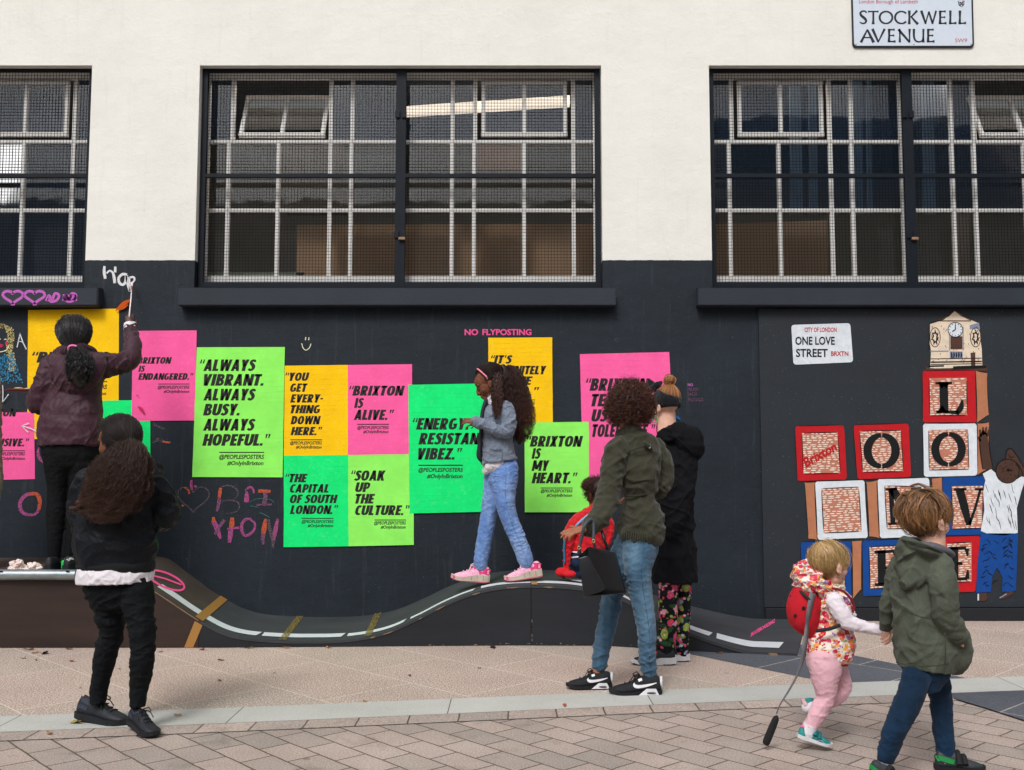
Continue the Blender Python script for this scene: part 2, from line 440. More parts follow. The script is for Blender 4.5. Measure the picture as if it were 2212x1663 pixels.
strip('paving_border', sold_lo, lambda x: kerb_lo(x) + .0, XL, XR, .004, M_sold, 200)
strip('road', lambda x: -22.0, lambda x: sold_lo(x) + .01, XL, XR, .0, M_paver, 120)
# the dark granite band that crosses the pavement and runs on beyond the kerb
def band(name, pts, z):
    m = MB(); m.add([(p[0], p[1], z) for p in pts], [tuple(range(len(pts)))]); return tag(m.obj(name, M_dark_slab), kind='structure')
zR = ZM(1500, 1300, 770/2212)
q = lambda x, y: G(*zR(x, y))
def _ext(a, b, y): t = (y - a[1])/(b[1] - a[1]); return np.array((a[0] + (b[0]-a[0])*t, y, 0))
def _kerbhit(a, b):
    lo, hi = 0.0, 6.0
    for _ in range(40):
        t = (lo+hi)/2; p = a + (b-a)*t
        if p[1] > kerb_hi(p[0]) - .01: lo = t
        else: hi = t
    return p
_l0, _l1, _u0, _u1 = q(80, 430), q(870, 592), q(1110, 437), q(1840, 585)
band('pavement_band', [_ext(_l0, _l1, 0.0), _kerbhit(_l0, _l1), _kerbhit(_u0, _u1), _ext(_u0, _u1, 0.0)], .0025)
band('road_band', [q(1745, 690), q(2000, 679), q(2212, 672)] + [np.array((6.0, -1.85, 0)), np.array((6.0, -4.6, 0)), q(2230, 868), q(1980, 786), q(1765, 722)], .0085)

# ================================================================== THE BUILDING
PITCH = 4.215
OX0, OX1 = -2.585, .738                       # opening of the middle window
OZ0, OZ1 = W(860, 621, .0)[2], W(860, 141, 0)[2]
ZSPLIT = W(300, 562, 0)[2]
building = empty('building', (0, .15, 0))
tag(building, 'white rendered building with black painted base and three barred windows', 'building')
def wall_mat():
    m = NT('painted_render')
    sp = m.n('SeparateXYZ'); m.set(sp, 'Vector', m.co())
    zz = m.math('ADD', sp.outputs['Z'], m.math('MULTIPLY', m.math('SUBTRACT', m.noise(14, 3), .5), .012))
    up = m.math('GREATER_THAN', zz, ZSPLIT)
    n1, n2 = m.noise(1.3, 6, .65), m.noise(60, 4, .6)
    wh = m.ramp(n1, [(.25, lin(220, 219, 212)), (.5, lin(227, 226, 219)), (.75, lin(231, 230, 224))])
    wh = m.mix(m.math('MULTIPLY', m.ramp(m.noise(7, 6, .75, dist=.5), [(.62, 0.0), (.8, 1.0)]), .22), wh, lin(196, 188, 174))
    wv = m.n('TexWave', Scale=.37, Distortion=14.0, Detail=4.0); m.set(wv, 'Vector', m.map((1, 1, .35)))
    cr = m.ramp(wv.outputs['Fac'], [(.4965, 0.0), (.4995, 1.0), (.5025, 0.0)])   # hair cracks in the render
    cr = m.math('MULTIPLY', cr, m.ramp(m.noise(.8, 3), [(.55, 0.0), (.62, 1.0)]))
    wh = m.mix(m.math('MULTIPLY', cr, .35), wh, lin(170, 160, 146))
    bk = m.ramp(n1, [(.25, lin(22, 30, 38)), (.55, lin(27, 36, 45)), (.8, lin(33, 42, 53))])
    bk = m.mix(m.math('MULTIPLY', m.ramp(m.noise(11, 7, .75), [(.60, 0.0), (.85, 1.0)]), .35), bk, lin(84, 86, 92))
    dr = m.ramp(m.noise(6, 5, .7, v=m.map((3.2, 1, .22))), [(.56, 0.0), (.74, 1.0)])
    bk = m.mix(m.math('MULTIPLY', dr, .22), bk, lin(92, 94, 98))
    wh = m.mix(m.math('MULTIPLY', dr, .10), wh, lin(150, 140, 126))
    bk = m.mix(m.ramp(m.noise(120, 2, .5), [(.745, 0.0), (.76, 1.0)]), bk, lin(160, 160, 160))     # paint flecks
    m.P(Base_Color=m.mix(up, bk, wh), Roughness=m.math('SUBTRACT', .9, m.math('MULTIPLY', m.math('SUBTRACT', 1.0, up), .22)), Specular_IOR_Level=.3)
    m.bump(n2, .30, .006, m.bump(m.noise(4.5, 5, .6), .35, .03))
    return m.m
M_wall = wall_mat()
holes = [(OX0 + k*PITCH, OX1 + k*PITCH) for k in (-1, 0, 1)]
wm = MB(); RD = .30
xs = [-16.0] + [v for h in holes for v in h] + [16.0]
for i in range(len(xs) - 1):
    a, b = xs[i], xs[i+1]
    for lo, hi in ((-.05, OZ0), (OZ0, OZ1), (OZ1, 9.0)):
        if (a, b) in holes and lo == OZ0: continue
        wm.add([(a, 0, lo), (b, 0, lo), (b, 0, hi), (a, 0, hi)], [(0, 1, 2, 3)])
for a, b in holes:
    wm.add([(a, 0, OZ0), (a, RD, OZ0), (a, RD, OZ1), (a, 0, OZ1)], [(0, 1, 2, 3)])
    wm.add([(b, 0, OZ0), (b, RD, OZ0), (b, RD, OZ1), (b, 0, OZ1)], [(3, 2, 1, 0)])
    wm.add([(a, 0, OZ1), (b, 0, OZ1), (b, RD, OZ1), (a, RD, OZ1)], [(0, 1, 2, 3)])
    wm.add([(a, 0, OZ0), (b, 0, OZ0), (b, RD, OZ0), (a, RD, OZ0)], [(3, 2, 1, 0)])
bmw = wm.mesh(); wobj = link('wall', bmw, building, M_wall)
# roof slab and closed sides so that the rooms behind stay dark
rm = MB(); M_room = plain('dim_room', lin(96, 98, 102), .9, .1, 3)
rx0, rx1, ry0, ry1, rz0, rz1 = -7.4, 7.4, RD, 6.0, 1.4, 5.4
for V in ([(rx0, ry1, rz0), (rx1, ry1, rz0), (rx1, ry1, rz1), (rx0, ry1, rz1)], [(rx0, ry0, rz0), (rx0, ry1, rz0), (rx0, ry1, rz1), (rx0, ry0, rz1)],
          [(rx1, ry0, rz0), (rx1, ry1, rz0), (rx1, ry1, rz1), (rx1, ry0, rz1)], [(rx0, ry0, rz1), (rx1, ry0, rz1), (rx1, ry1, rz1), (rx0, ry1, rz1)], [(rx0, ry0, rz0), (rx1, ry0, rz0), (rx1, ry1, rz0), (rx0, ry1, rz0)]):
    rm.add(V, [(0, 1, 2, 3)])
rm.obj('interior', M_room, building)

zw = ZM(420, 120, 940/2212)
M_steel = plain('navy_black_steel', lin(15, 22, 31), .55, .2, 8, .1, spec=.2)
M_wire = plain('black_wire', lin(14, 17, 21), .75, .2, 8, 0, spec=.15)
M_white = plain('flaking_white_paint', lin(214, 213, 210), .6, .06, 12, .2)
def frame_mat():
    m = NT('flaking_window_paint')
    p = m.ramp(m.noise(16, 6, .75), [(.66, 0.0), (.70, 1.0)])
    m.P(Base_Color=m.mix(p, m.ramp(m.noise(5), [(.3, lin(222, 220, 217)), (.7, lin(240, 239, 237))]), lin(120, 98, 80)), Roughness=.6)
    m.bump(p, -.4, .003); return m.m
M_frame = frame_mat()
def glass_mat(name, tint, diffuse_mix, fcol):
    m = NT(name); t = m.t
    tr = m.n('BsdfTransparent'); tr.inputs['Color'].default_value = tint
    gl = m.n('BsdfGlossy'); gl.inputs['Roughness'].default_value = .03
    df = m.n('BsdfDiffuse'); df.inputs['Color'].default_value = fcol
    lw = m.n('Fresnel'); lw.inputs['IOR'].default_value = 1.95
    bp = m.n('Bump', Strength=.10, Distance=.01); m.set(bp, 'Height', m.noise(3.0, 2)); t.links.new(bp.outputs[0], gl.inputs['Normal'])
    m1 = m.n('MixShader'); m1.inputs[0].default_value = diffuse_mix; t.links.new(tr.outputs[0], m1.inputs[1]); t.links.new(df.outputs[0], m1.inputs[2])
    m2 = m.n('MixShader'); t.links.new(lw.outputs[0], m2.inputs[0]); t.links.new(m1.outputs[0], m2.inputs[1]); t.links.new(gl.outputs[0], m2.inputs[2])
    t.links.new(m2.outputs[0], m.out.inputs['Surface']); return m.m
M_glass = glass_mat('painted_reflection_glass', (.80, .88, .95, 1), .24, lin(40, 70, 104))  # blue diffuse layer paints in the bluish reflection of the upper panes
M_frost = glass_mat('dusty_glass', (.90, .87, .80, 1), .24, lin(84, 84, 74))
M_dusk = glass_mat('blue_tint_glass', (.72, .80, .9, 1), .26, lin(34, 60, 84))  # panes with a blue diffuse layer mixed in
YG, YM, YF = .085, .088, .215                    # grille frame, wire mesh, glazing
def window(k, open_left, open_right):
    off = np.array((PITCH * k, 0, 0))
    A = lambda x, y, Y: W(*zw(x, y), Y) + off
    win = empty('window', ((OX0 + OX1) / 2 + PITCH * k, .15, OZ0)); win.parent = building; win.location = win.location - building.location
    def bar(mb, x0, y0, x1, y1, Y0, Y1, bev=.003):          # a bar given by two corners in the enlargement
        a, b = A(x0, y0, Y0), A(x1, y1, Y0); b = np.array((b[0], Y1, b[2])); mb.box(a, b, bev)
    X = lambda x, Y=YF: A(x, 640, Y)[0]
    Z = lambda y, Y=YF: A(1100, y, Y)[2]
    zt, z1, z2, zb = Z(112), Z(460), Z(817), Z(1182)
    fr = MB(); t = .0165
    def vb(x, a, b, w=t, Y0=YF-.02, Y1=YF+.02): fr.box((x-w, Y0, a), (x+w, Y1, b), .004)
    def hb(z, a, b, w=t, Y0=YF-.018, Y1=YF+.018): fr.box((a, Y0, z-w), (b, Y1, z+w), .004)
    xe0, xe1 = X(80), X(2128)
    low = [X(v) for v in (205, 465, 735, 845, 1108, 1370, 1485, 1745, 2003)]
    top = [X(v) for v in (222, 735, 848, 1108, 1372, 1490, 2003)]
    vb(xe0 + .012, zb, zt, .024); vb(xe1 - .012, zb, zt, .024)
    hb(zt - .012, xe0, xe1, .024, YF-.021, YF+.021); hb(zb + .012, xe0, xe1, .026, YF-.021, YF+.021)
    for x in low: vb(x, zb, z1)
    for x in top: vb(x, z1, zt)
    for z in (z1, z2): hb(z, xe0, xe1, .0155)
    fr.obj('glazing_frame', M_frame, win)
    # one sheet of panes per kind of glass
    for nm, za, zc, mat in (('upper_pane', z1, zt, M_glass), ('middle_pane', z2, z1, M_frost if k == 0 else M_dusk), ('lower_pane', zb, z2, M_frost if k >= 0 else M_dusk)):
        g = MB(); edges = [xe0] + (top if nm == 'upper_pane' else low) + [xe1]
        for a, b in zip(edges[:-1], edges[1:]):
            if nm == 'upper_pane' and ((abs(a - top[0]) < 1e-6) or (abs(a - top[5]) < 1e-6)): continue
            r = RNG.uniform(-.003, .003)
            g.add([(a, YF + r, za), (b, YF - r, za), (b, YF - r + .001, zc), (a, YF + r + .001, zc)], [(0, 1, 2, 3)])
        g.obj('pane', mat, win)
    for (xa, xb, opened, flip) in ((top[0], top[1], open_left, 1), (top[5], top[6], open_right, -1)):   # the two small hopper vents
        h = zt - z1 - .10; wd = xb - xa - .10; piv = Vector(((xa + xb) / 2, YF - .012, z1 + .045))
        R = Matrix.Rotation(radians(-27 if opened else 0), 3, 'X')
        fm = MB(); fm.box((-wd/2, -.018, 0), (wd/2, .018, .035), .004); fm.box((-wd/2, -.018, h-.035), (wd/2, .018, h), .004)
        for x in (-wd/2 + .019, wd/2 - .019, 0): fm.box((x-.017, -.0165, .03), (x+.017, .0165, h-.03), .004)
        gm_ = MB(); gm_.add([(-wd/2+.02, .002, .02), (wd/2-.02, .002, .02), (wd/2-.02, .002, h-.02), (-wd/2+.02, .002, h-.02)], [(0, 1, 2, 3)])
        for mb_, nm, mt in ((fm, 'vent_sash', M_frame), (gm_, 'pane', M_glass)):
            mb_.v = [tuple(R @ Vector(v) + piv) for v in mb_.v]; mb_.obj(nm, mt, win)
    # the pair of hinged steel mesh guards
    for side, (xa, xb) in enumerate(((65, 1098), (1106, 2148))):
        gf = MB(); a, b = A(xa, 70 if side == 0 else 66, YG), A(xb, 1205, YG)
        x0, x1, zlo, zhi = a[0], b[0], b[2], a[2]; w = .044
        x0, x1 = max(x0, OX0 + k*PITCH + .006), min(x1, OX1 + k*PITCH - .006); zlo = OZ0 + .012
        gf.box((x0, YG-.02, zlo), (x0+w, YG+.02, zhi), .003); gf.box((x1-w, YG-.02, zlo), (x1, YG+.02, zhi), .003)
        gf.box((x0+w-.002, YG-.018, zlo), (x1-w+.002, YG+.018, zlo+w), .003); gf.box((x0+w-.002, YG-.018, zhi-w), (x1-w+.002, YG+.018, zhi), .003)
        zm = A(600, 637, YG)[2]; gf.box((x0+w-.002, YG-.022, zm-.017), (x1-w+.002, YG+.01, zm+.017), .003)
        for hz in (A(1100, 320, YG)[2], A(1100, 945, YG)[2]):       # hinge/lock plates near the meeting stiles
            xx = x1 - .05 if side == 0 else x0 + .01
            gf.box((xx, YG-.034, hz-.03), (xx+.04, YG-.0215, hz+.03), .004)
        gf.obj('mesh_guard_frame', M_steel, win)
        wr = MB(); p = .0262; r = .00125
        nx, nz = int((x1-x0-2*w)/p), int((zhi-zlo-2*w)/p)
        for i in range(1, nx+1):
            x = x0 + w + i*p + .0015*sin(i*1.7); wr.box((x-r, YM, zlo+w*.7), (x+r, YM+.003, zhi-w*.7))
        for j in range(1, nz+1):
            z = zlo + w + j*p; wr.box((x0+w*.7, YM+.003, z-r), (x1-w*.7, YM+.006, z+r))
        wr.obj('wire_mesh', M_wire, win)
    if k <= 0 or True:
        pl = MB(); c = A(1108, 962, YG-.035); pl.box(c - (.028, .012, .012), c + (.028, .012, .012), .005)
        pl.obj('padlock', plain('rusty_brass', lin(140, 110, 82), .5), win)
    return win
window(-1, False, False); window(0, True, False); window(1, False, True)
# projecting sills (painted with the base)
M_sill = NT('painted_sill')
_n = M_sill.noise(2, 5); M_sill.P(Base_Color=M_sill.ramp(_n, [(.3, lin(26, 34, 44)), (.7, lin(34, 43, 54))]), Roughness=.72); M_sill.bump(M_sill.noise(50), .3, .005); M_sill = M_sill.m
for k in (-1, 0, 1):
    sm = MB(); YS = -.105
    x0, x1 = W(384, 640, YS)[0] + PITCH*k, W(1331, 640, YS)[0] + PITCH*k
    if k == -1: x1 = W(211, 640, YS)[0]
    if k == 1: x0 = W(1508, 640, YS)[0]
    z0, z1 = W(860, 660, YS)[2], W(860, 622, YS)[2]
    V = [(x0, YS, z0), (x1, YS, z0), (x1, YS, z1), (x0, YS, z1)]
    sm.prism([(x0, YS, z0), (x0, YS, z1), (x0, .10, z1 + .035), (x0, .10, z0)], (x1 - x0, 0, 0))
    o = sm.obj('sill', M_sill, building)
    bm = bmesh.new(); bm.from_mesh(o.data); bmesh.ops.bevel(bm, geom=list(bm.edges), offset=.008, segments=2, affect='EDGES'); bm.to_mesh(o.data); bm.free()
# things seen through the glass: brown boarding low down, a cabinet, the lit tube
def card(name, pts, Y, col, d=.02, rough=.8, mat=None):
    m = MB(); P = [W(*zw(*p), Y) for p in pts]; m.prism(P, (0, d, 0)); return m.obj(name, mat or plain(name, col, rough, .1, 4), building)
M_board = plain('brown_blind', lin(178, 148, 124), .8, .10, 3, .1)
for pts, Y, off in (([(558, 890), (2200, 885), (2200, 1300), (558, 1300)], .40, 0),):
    card('roller_blind', pts, Y, None, mat=M_board)
bp = MB(); zr_ = ZM(1540, 0, 730/1734)
bp.prism([W(*zr_(x, y), .40) for x, y in ((90, 1180), (700, 1160), (705, 1560), (90, 1560))], (0, .02, 0)); bp.obj('roller_blind', M_board, building)
bp = MB(); bp.prism([W(*zr_(x, y), .6) for x, y in ((1355, 1120), (1450, 1120), (1450, 1560), (1355, 1560))], (0, .02, 0)); bp.obj('cupboard', plain('grey_cupboard', lin(120, 106, 96)), building)
cu = MB()
for i, (x0_, x1_) in enumerate(((500, 560), (600, 640), (835, 880), (905, 930), (1200, 1260))): cu.prism([W(*zr_(x, y), .8 + .05*i) for x, y in ((x0_, 420), (x1_, 420), (x1_ + 10, 1130), (x0_ + 6, 1130))], (0, .02, 0))
cu.obj('hanging_banner', plain('blue_grey_cloth', lin(120, 140, 160), .9, .2, 5), building)
card('cupboard', [(480, 460), (800, 470), (800, 800), (480, 800)], 1.2, lin(86, 80, 76), .3)
card('stacked_boxes', [(860, 520), (1110, 520), (1110, 700), (860, 700)], .9, lin(74, 84, 96), .3)
card('stacked_boxes', [(1500, 470), (1740, 470), (1740, 600), (1500, 600)], .7, lin(168, 118, 84), .3)
card('ledge', [(100, 1138), (600, 1138), (600, 1200), (100, 1200)], .40, lin(150, 165, 160), .15)
tube_l = MB(); a, b = W(*zw(1120, 292), 2.5), W(*zw(1985, 236), 2.0)
tube_l.prism([a + (0, 0, -.045), a + (0, 0, .045), a + (0, .10, .055), a + (0, .10, -.045)], b - a)
ml = NT('lit_diffuser'); ml.P(Base_Color=(.9, .8, .7, 1), Emission_Color=(1, .76, .56, 1), Emission_Strength=1.25)
ml2 = NT('added_fill_tube'); ml2.P(Base_Color=(.9, .8, .7, 1), Emission_Color=(1, .84, .68, 1), Emission_Strength=26.0)  # glow of the added fill tubes
tag(tube_l.obj('ceiling_light', ml.m), 'lit fluorescent tube light seen through the upper panes of the middle window', 'ceiling light')
for i, x in enumerate((-5.6, -2.4, .8, 4.6)):     # added tubes, unseen above the window heads, to brighten the blinds and room
    tl = MB(); tl.box((x, .95, 5.20), (x + 1.5, 1.09, 5.27), .01); tag(tl.obj('ceiling_light', ml2.m), 'added tube light, unseen above the window heads, brightening the room', 'ceiling light', 'added fill lights above the window heads')
# the far side of the street (only seen mirrored in the glass, and it shades the sky)
opp = empty('opposite_building', (0, -22, 0)); tag(opp, 'dark brick building on the far side of the street', 'building')
ob = MB(); ob.box((-26, -30, 0), (6, -22, 9.5)); ob.box((6.01, -30, 0), (26, -21.5, 12.0)); ob.obj('wall', plain('dark_brick', lin(84, 88, 98), .85, .2, 2), opp)
ow = MB()
for i in range(14):
    for z in (1.2, 4.2, 7.0):
        x = -25 + i*3.6
        if 4 < x < 7.5: continue
        Y = -21.98 if x < 6 else -21.48
        ow.box((x, Y-.02, z), (x+1.3, Y+.03, z+1.6))
ow.obj('window', plain('white_sash', lin(150, 155, 160), .4), opp)

# black boarding on the right, with the mural on it
YB = -.022
hoard = empty('hoarding', W(1900, 1340, YB)); tag(hoard, 'flush black painted boarding carrying the toy block mural', 'boarding')
M_hoard = NT('black_board'); _n = M_hoard.noise(2.2, 6, .6)
_c1 = M_hoard.ramp(_n, [(.3, lin(20, 28, 35)), (.7, lin(27, 35, 44))])
M_hoard.P(Base_Color=M_hoard.mix(M_hoard.ramp(M_hoard.noise(120, 2), [(.745, 0.0), (.76, 1.0)]), _c1, lin(150, 150, 150)), Roughness=.7); M_hoard.bump(M_hoard.noise(40), .2, .004); M_hoard = M_hoard.m
xh0 = W(1645, 1000, YB)[0]; zt_, zb_ = W(1900, 666, YB)[2], W(1900, 1312, YB)[2]
hb_ = MB(); hb_.box((xh0, YB, zb_), (xh0 + 2.44, .004, zt_), .003); hb_.box((xh0 + 2.446, YB, zb_), (xh0 + 4.88, .004, zt_), .003); hb_.obj('board', M_hoard, hoard)
hb_ = MB(); hb_.box((xh0 + .003, -.05, 0.001), (xh0 + 4.88, .004, zb_ - .004), .004); hb_.obj('plinth', plain('black_plinth', lin(24, 27, 33), .8), hoard)

# street name plate
zs = ZM(1880, 0, 300/2212); YSG = -.018
sp_ = lambda x, y, Y=YSG: W(*zs(x, y), Y)
sign = empty('street_sign', sp_(1060, 775)); tag(sign, 'white enamel STOCKWELL AVENUE street name plate with black rim', 'street sign')
def rrect(cx0, cy0, cx1, cy1, r, n=6):
    pts = []
    for (cx, cy, a0) in ((cx1-r, cy0+r, -90), (cx1-r, cy1-r, 0), (cx0+r, cy1-r, 90), (cx0+r, cy0+r, 180)):
        for i in range(n+1):
            a = radians(a0 + 90*i/n); pts.append((cx + r*cos(a), cy + r*sin(a)))
    return pts
skew = lambda x, y: (x + 20*(y/775.0) + 0, y)
sm = MB(); sm.prism([sp_(*skew(x, y), Y=-.014) for x, y in rrect(55, -190, 2042, 775, 60)], (0, .012, 0)); sm.obj('plate', plain('black_enamel', lin(26, 30, 36), .35), sign)
sm = MB(); sm.prism([sp_(*skew(x, y), Y=-.018) for x, y in rrect(82, -165, 2014, 745, 45)], (0, .004, 0)); sm.obj('face', plain('white_enamel', lin(203, 213, 226), .3, .03), sign)
M_ink = plain('black_ink', lin(28, 32, 38), .6, .05, 20, 0)
M_red = plain('sign_red', lin(190, 52, 62), .6, .05, 20, 0)
tx = MB(); pl_ = lambda x, y: sp_(x, y, -.0192)
def S(pts, w, n=0): paint(tx, pts, w, pl_, n)
S([(300, 212), (284, 184), (240, 180), (203, 205), (214, 250), (268, 296), (296, 340), (276, 374), (235, 382), (192, 360)], [22, 24, 26, 32, 40, 44, 36, 28, 24, 18], 30)
S([(326, 190), (350, 186), (470, 186), (497, 190)], [38, 22, 22, 38]); S([(413, 190), (413, 330), (410, 395)], [32, 32, 50])
def ell(cx, cy, rx, ry, a0, a1, w, n=32):
    pts = [(cx + rx*cos(radians(a0 + (a1-a0)*i/n)), cy + ry*sin(radians(a0 + (a1-a0)*i/n))) for i in range(n+1)]
    S(pts, [w*(.72 + .28*abs(cos(radians(a0 + (a1-a0)*i/n)))) for i in range(n+1)])
ell(620, 284, 104, 98, 0, 360, 34); ell(872, 284, 104, 98, 42, 318, 34)
S([(1000, 170), (1003, 280), (1000, 394)], [46, 32, 46]); S([(1130, 172), (1090, 215), (1022, 283)], [40, 30, 22]); S([(1030, 270), (1090, 340), (1142, 394)], [24, 34, 48])
S([(1196, 172), (1270, 388)], [44, 30]); S([(1266, 388), (1320, 190)], [22, 20]); S([(1318, 186), (1384, 388)], [30, 34]); S([(1380, 388), (1440, 172)], [22, 32])
def EE(x, t, b, s=1.0):
    S([(x+4, t), (x+4, (t+b)/2), (x, b)], [44, 32, 44]); S([(x-4, t+13), (x+60, t+13), (x+94, t+13)], [24, 22, 40])
    m_ = (t+b)/2 - 2; S([(x, m_), (x+55, m_), (x+86, m_)], [20, 20, 38]); S([(x-6, b-13), (x+60, b-13), (x+108, b-16)], [24, 22, 44])
EE(1502, 172, 392)
for x in (1668, 1824): S([(x+4, 170), (x+4, 290), (x, 394)], [44, 32, 44]); S([(x-4, 380), (x+60, 378), (x+104, 372)], [24, 22, 44])
S([(210, 692), (316, 482)], [44, 22]); S([(314, 480), (418, 692)], [28, 50]); S([(262, 612), (372, 612)], 20)
S([(398, 470), (496, 688)], [46, 30]); S([(492, 688), (598, 470)], [20, 38])
EE(668, 470, 690)
S([(843, 470), (846, 580), (846, 692)], [30, 24, 40]); S([(822, 478), (1008, 690)], [40, 34]); S([(1006, 470), (1005, 580), (1006, 690)], [40, 24, 24])
S([(1076, 470), (1080, 610), (1110, 668), (1164, 682), (1210, 664), (1228, 600), (1232, 470)], [42, 32, 28, 24, 24, 26, 38], 26); S([(1229, 590), (1230, 692)], [26, 44])
EE(1306, 470, 690)
tx.obj('lettering', M_ink, sign)
tx = MB(); write(tx, 'London Borough of Lambeth', 180, 1138, 54, -8, pl_, .0, 0); write(tx, 'SW9', 1750, 1945, 690, 628, pl_, .0, 0); tx.obj('lettering', M_red, sign)
tx = MB()
S([(1800, 10), (1815, 80), (1855, 112)], [10, 14, 6]); S([(1898, 5), (1890, 80), (1855, 112)], [10, 14, 6]); S([(1830, 30), (1845, 60), (1835, 95)], [18, 10, 12]); S([(1868, 25), (1862, 60), (1872, 90)], [14, 18, 8]); S([(1815, 42), (1885, 46)], 8); S([(1820, 70), (1886, 72)], 8)
S([(1850, -60), (1850, -5)], [60, 30]); S([(1805, -30), (1830, -70), (1880, -70), (1900, -30)], 10)
tx.obj('crest', M_ink, sign)
tx = MB(); S([(1872, 5), (1890, 30)], [10, 16]); S([(1830, 5), (1822, 18)], [10, 8]); tx.obj('crest', M_red, sign)
sc_ = MB()
for x, y in ((130, 725), (1076, 725), (2010, 720)): sc_.box(sp_(x-7, y-7, -.0205), sp_(x+7, y+7, -.0175), .0008)
sc_.obj('screw', M_steel, sign)
# ================================================================== POSTERS
_lay = [0]
def poster_mat(name, c):
    m = NT(name)
    cr = m.n('TexWave', Scale=1.5, Distortion=3.5, Detail=3.0); m.set(cr, 'Vector', m.map((.35, 1, 2.6), rot=(0, .12, 0))); cr.bands_direction = 'Z'
    lines = m.ramp(cr.outputs['Fac'], [(.465, 0.0), (.5, 1.0), (.535, 0.0)])
    msk = m.ramp(m.noise(2.6, 3, .6), [(.42, 0.0), (.56, 1.0)])
    h = m.math('MULTIPLY', lines, msk)
    f = m.noise(5, 5, .6)
    col = m.ramp(f, [(.3, mul(c, .90)), (.7, mul(c, 1.06))])
    col = m.mix(m.math('MULTIPLY', m.ramp(m.noise(34, 5, .7), [(.55, 0.0), (.8, 1.0)]), .09), col, (.95, .95, .92, 1))
    m.P(Base_Color=col, Roughness=.7, Specular_IOR_Level=.12)
    m.bump(m.noise(70, 3), .12, .003, m.bump(h, .45, .008)); return m.m
M_post = {'green': poster_mat('spring_green_paper', (.008, .84, .20, 1)), 'lime': poster_mat('lime_green_paper', (.29, .93, .13, 1)),
          'pink': poster_mat('hot_pink_paper', (.98, .12, .37, 1)), 'orange': poster_mat('amber_paper', (1.0, .58, .004, 1))}
M_black = plain('poster_ink', lin(30, 27, 26), .6, .08, 40, 0)
def poster(zm, corners, colour, label, lines, rule, small):
    """corners TL TR BR BL in the enlargement; lines: (text, x0, x1, baseline, cap top)"""
    _lay[0] += 1; Y = -.0022 - .0009 * _lay[0]
    pl = lambda x, y, d=0: W(*zm(x, y), Y - d)
    C = [np.array(c, float) for c in corners]
    N, K = 22, 30; V, F = [], []
    for j in range(K+1):
        for i in range(N+1):
            u, v = i/N, j/K
            p = (C[0]*(1-u) + C[1]*u)*(1-v) + (C[3]*(1-u) + C[2]*u)*v
            w3 = pl(*p); e = min(u, v, 1-u, 1-v)
            w3[0] += .002*mnoise.noise((w3[0]*9, w3[2]*9, 3.3)) if e < .001 else 0
            V.append(w3)
            if i and j: F.append(((j-1)*(N+1)+i-1, j*(N+1)+i-1, j*(N+1)+i, (j-1)*(N+1)+i))
    c = sum(C)/4
    root = link('poster', mesh(V, F), None, M_post[colour]); tag(root, label, 'poster', 'slogan posters pasted on the black wall')
    t = MB(); tp = lambda x, y: pl(x, y, .0005)
    for (s, x0, x1, yb, yt) in lines: write_bold(t, s, x0, x1, yb, yt, tp)
    if rule:
        x0, x1, y, h = rule; t.add([tp(x0, y-h/2), tp(x1, y-h/2), tp(x1, y+h/2), tp(x0, y+h/2)], [(0, 1, 2, 3)])
    for (s, x0, x1, yb, yt) in small: write(t, s, x0, x1, yb, yt, tp, .028, .2)
    o = link('lettering', t.mesh(), None, M_black); o.parent = root
    return root
PP, OB = '@PEOPLESPOSTERS', '#OnlyInBrixton'
za, zb2, zc, ze, zf = ZM(400, 700, 560/1663), ZM(880, 700, 460/1234), ZM(1200, 740, 420/1940), ZM(0, 500, 460/1530), ZM(0, 900, 460/1700)
poster(ze, [(207, 622), (877, 612), (875, 1570), (200, 1574)], 'orange', 'large amber poster behind the painter in the burgundy jacket', [('\u201cBRIXTON', 235, 800, 1010, 930), ('IS', 275, 380, 1098, 1018)], (500, 790, 1150, 7), [(PP, 480, 790, 1205, 1172), (OB, 545, 783, 1250, 1224)])
poster(zf, [(-300, 52), (279, 50), (287, 598), (-290, 612)], 'pink', 'pink poster at the left edge ending in SIVE, with a chalk arrow on it', [('\u201cBRIXTON', -215, 140, 85, 22), ('IS', -180, -120, 168, 105), ('INCLUSIVE.\u201d', -180, 242, 330, 266)], (-60, 205, 366, 7), [(PP, -60, 205, 404, 378), (OB, -10, 205, 440, 417)])
poster(ze, [(640, 1293), (1108, 1284), (1110, 1764), (640, 1770)], 'green', 'green poster behind the ponytailed girl, headed THE', [('\u201cTHE', 660, 806, 1467, 1420)], None, [])
poster(ze, [(975, 776), (1450, 772), (1440, 1437), (971, 1440)], 'pink', 'pink poster reading BRIXTON IS ENDANGERED', [('\u201cBRIXTON', 998, 1268, 1018, 970), ('IS', 1020, 1070, 1078, 1032), ('ENDANGERED.\u201d', 1018, 1428, 1137, 1088)], (1165, 1398, 1168, 6), [(PP, 1163, 1398, 1202, 1180), (OB, 1207, 1396, 1233, 1212)])
poster(za, [(108, 207), (687, 205), (672, 1063), (77, 1061)], 'lime', 'large lime poster reading ALWAYS VIBRANT ALWAYS BUSY ALWAYS HOPEFUL', [('\u201cALWAYS', 127, 500, 363, 287), ('VIBRANT.', 153, 548, 460, 383), ('ALWAYS', 150, 497, 557, 480), ('BUSY.', 148, 390, 656, 579), ('ALWAYS', 148, 494, 756, 678), ('HOPEFUL.\u201d', 143, 595, 855, 778)], (256, 551, 899, 7), [(PP, 255, 551, 942, 914), (OB, 308, 547, 983, 956)])
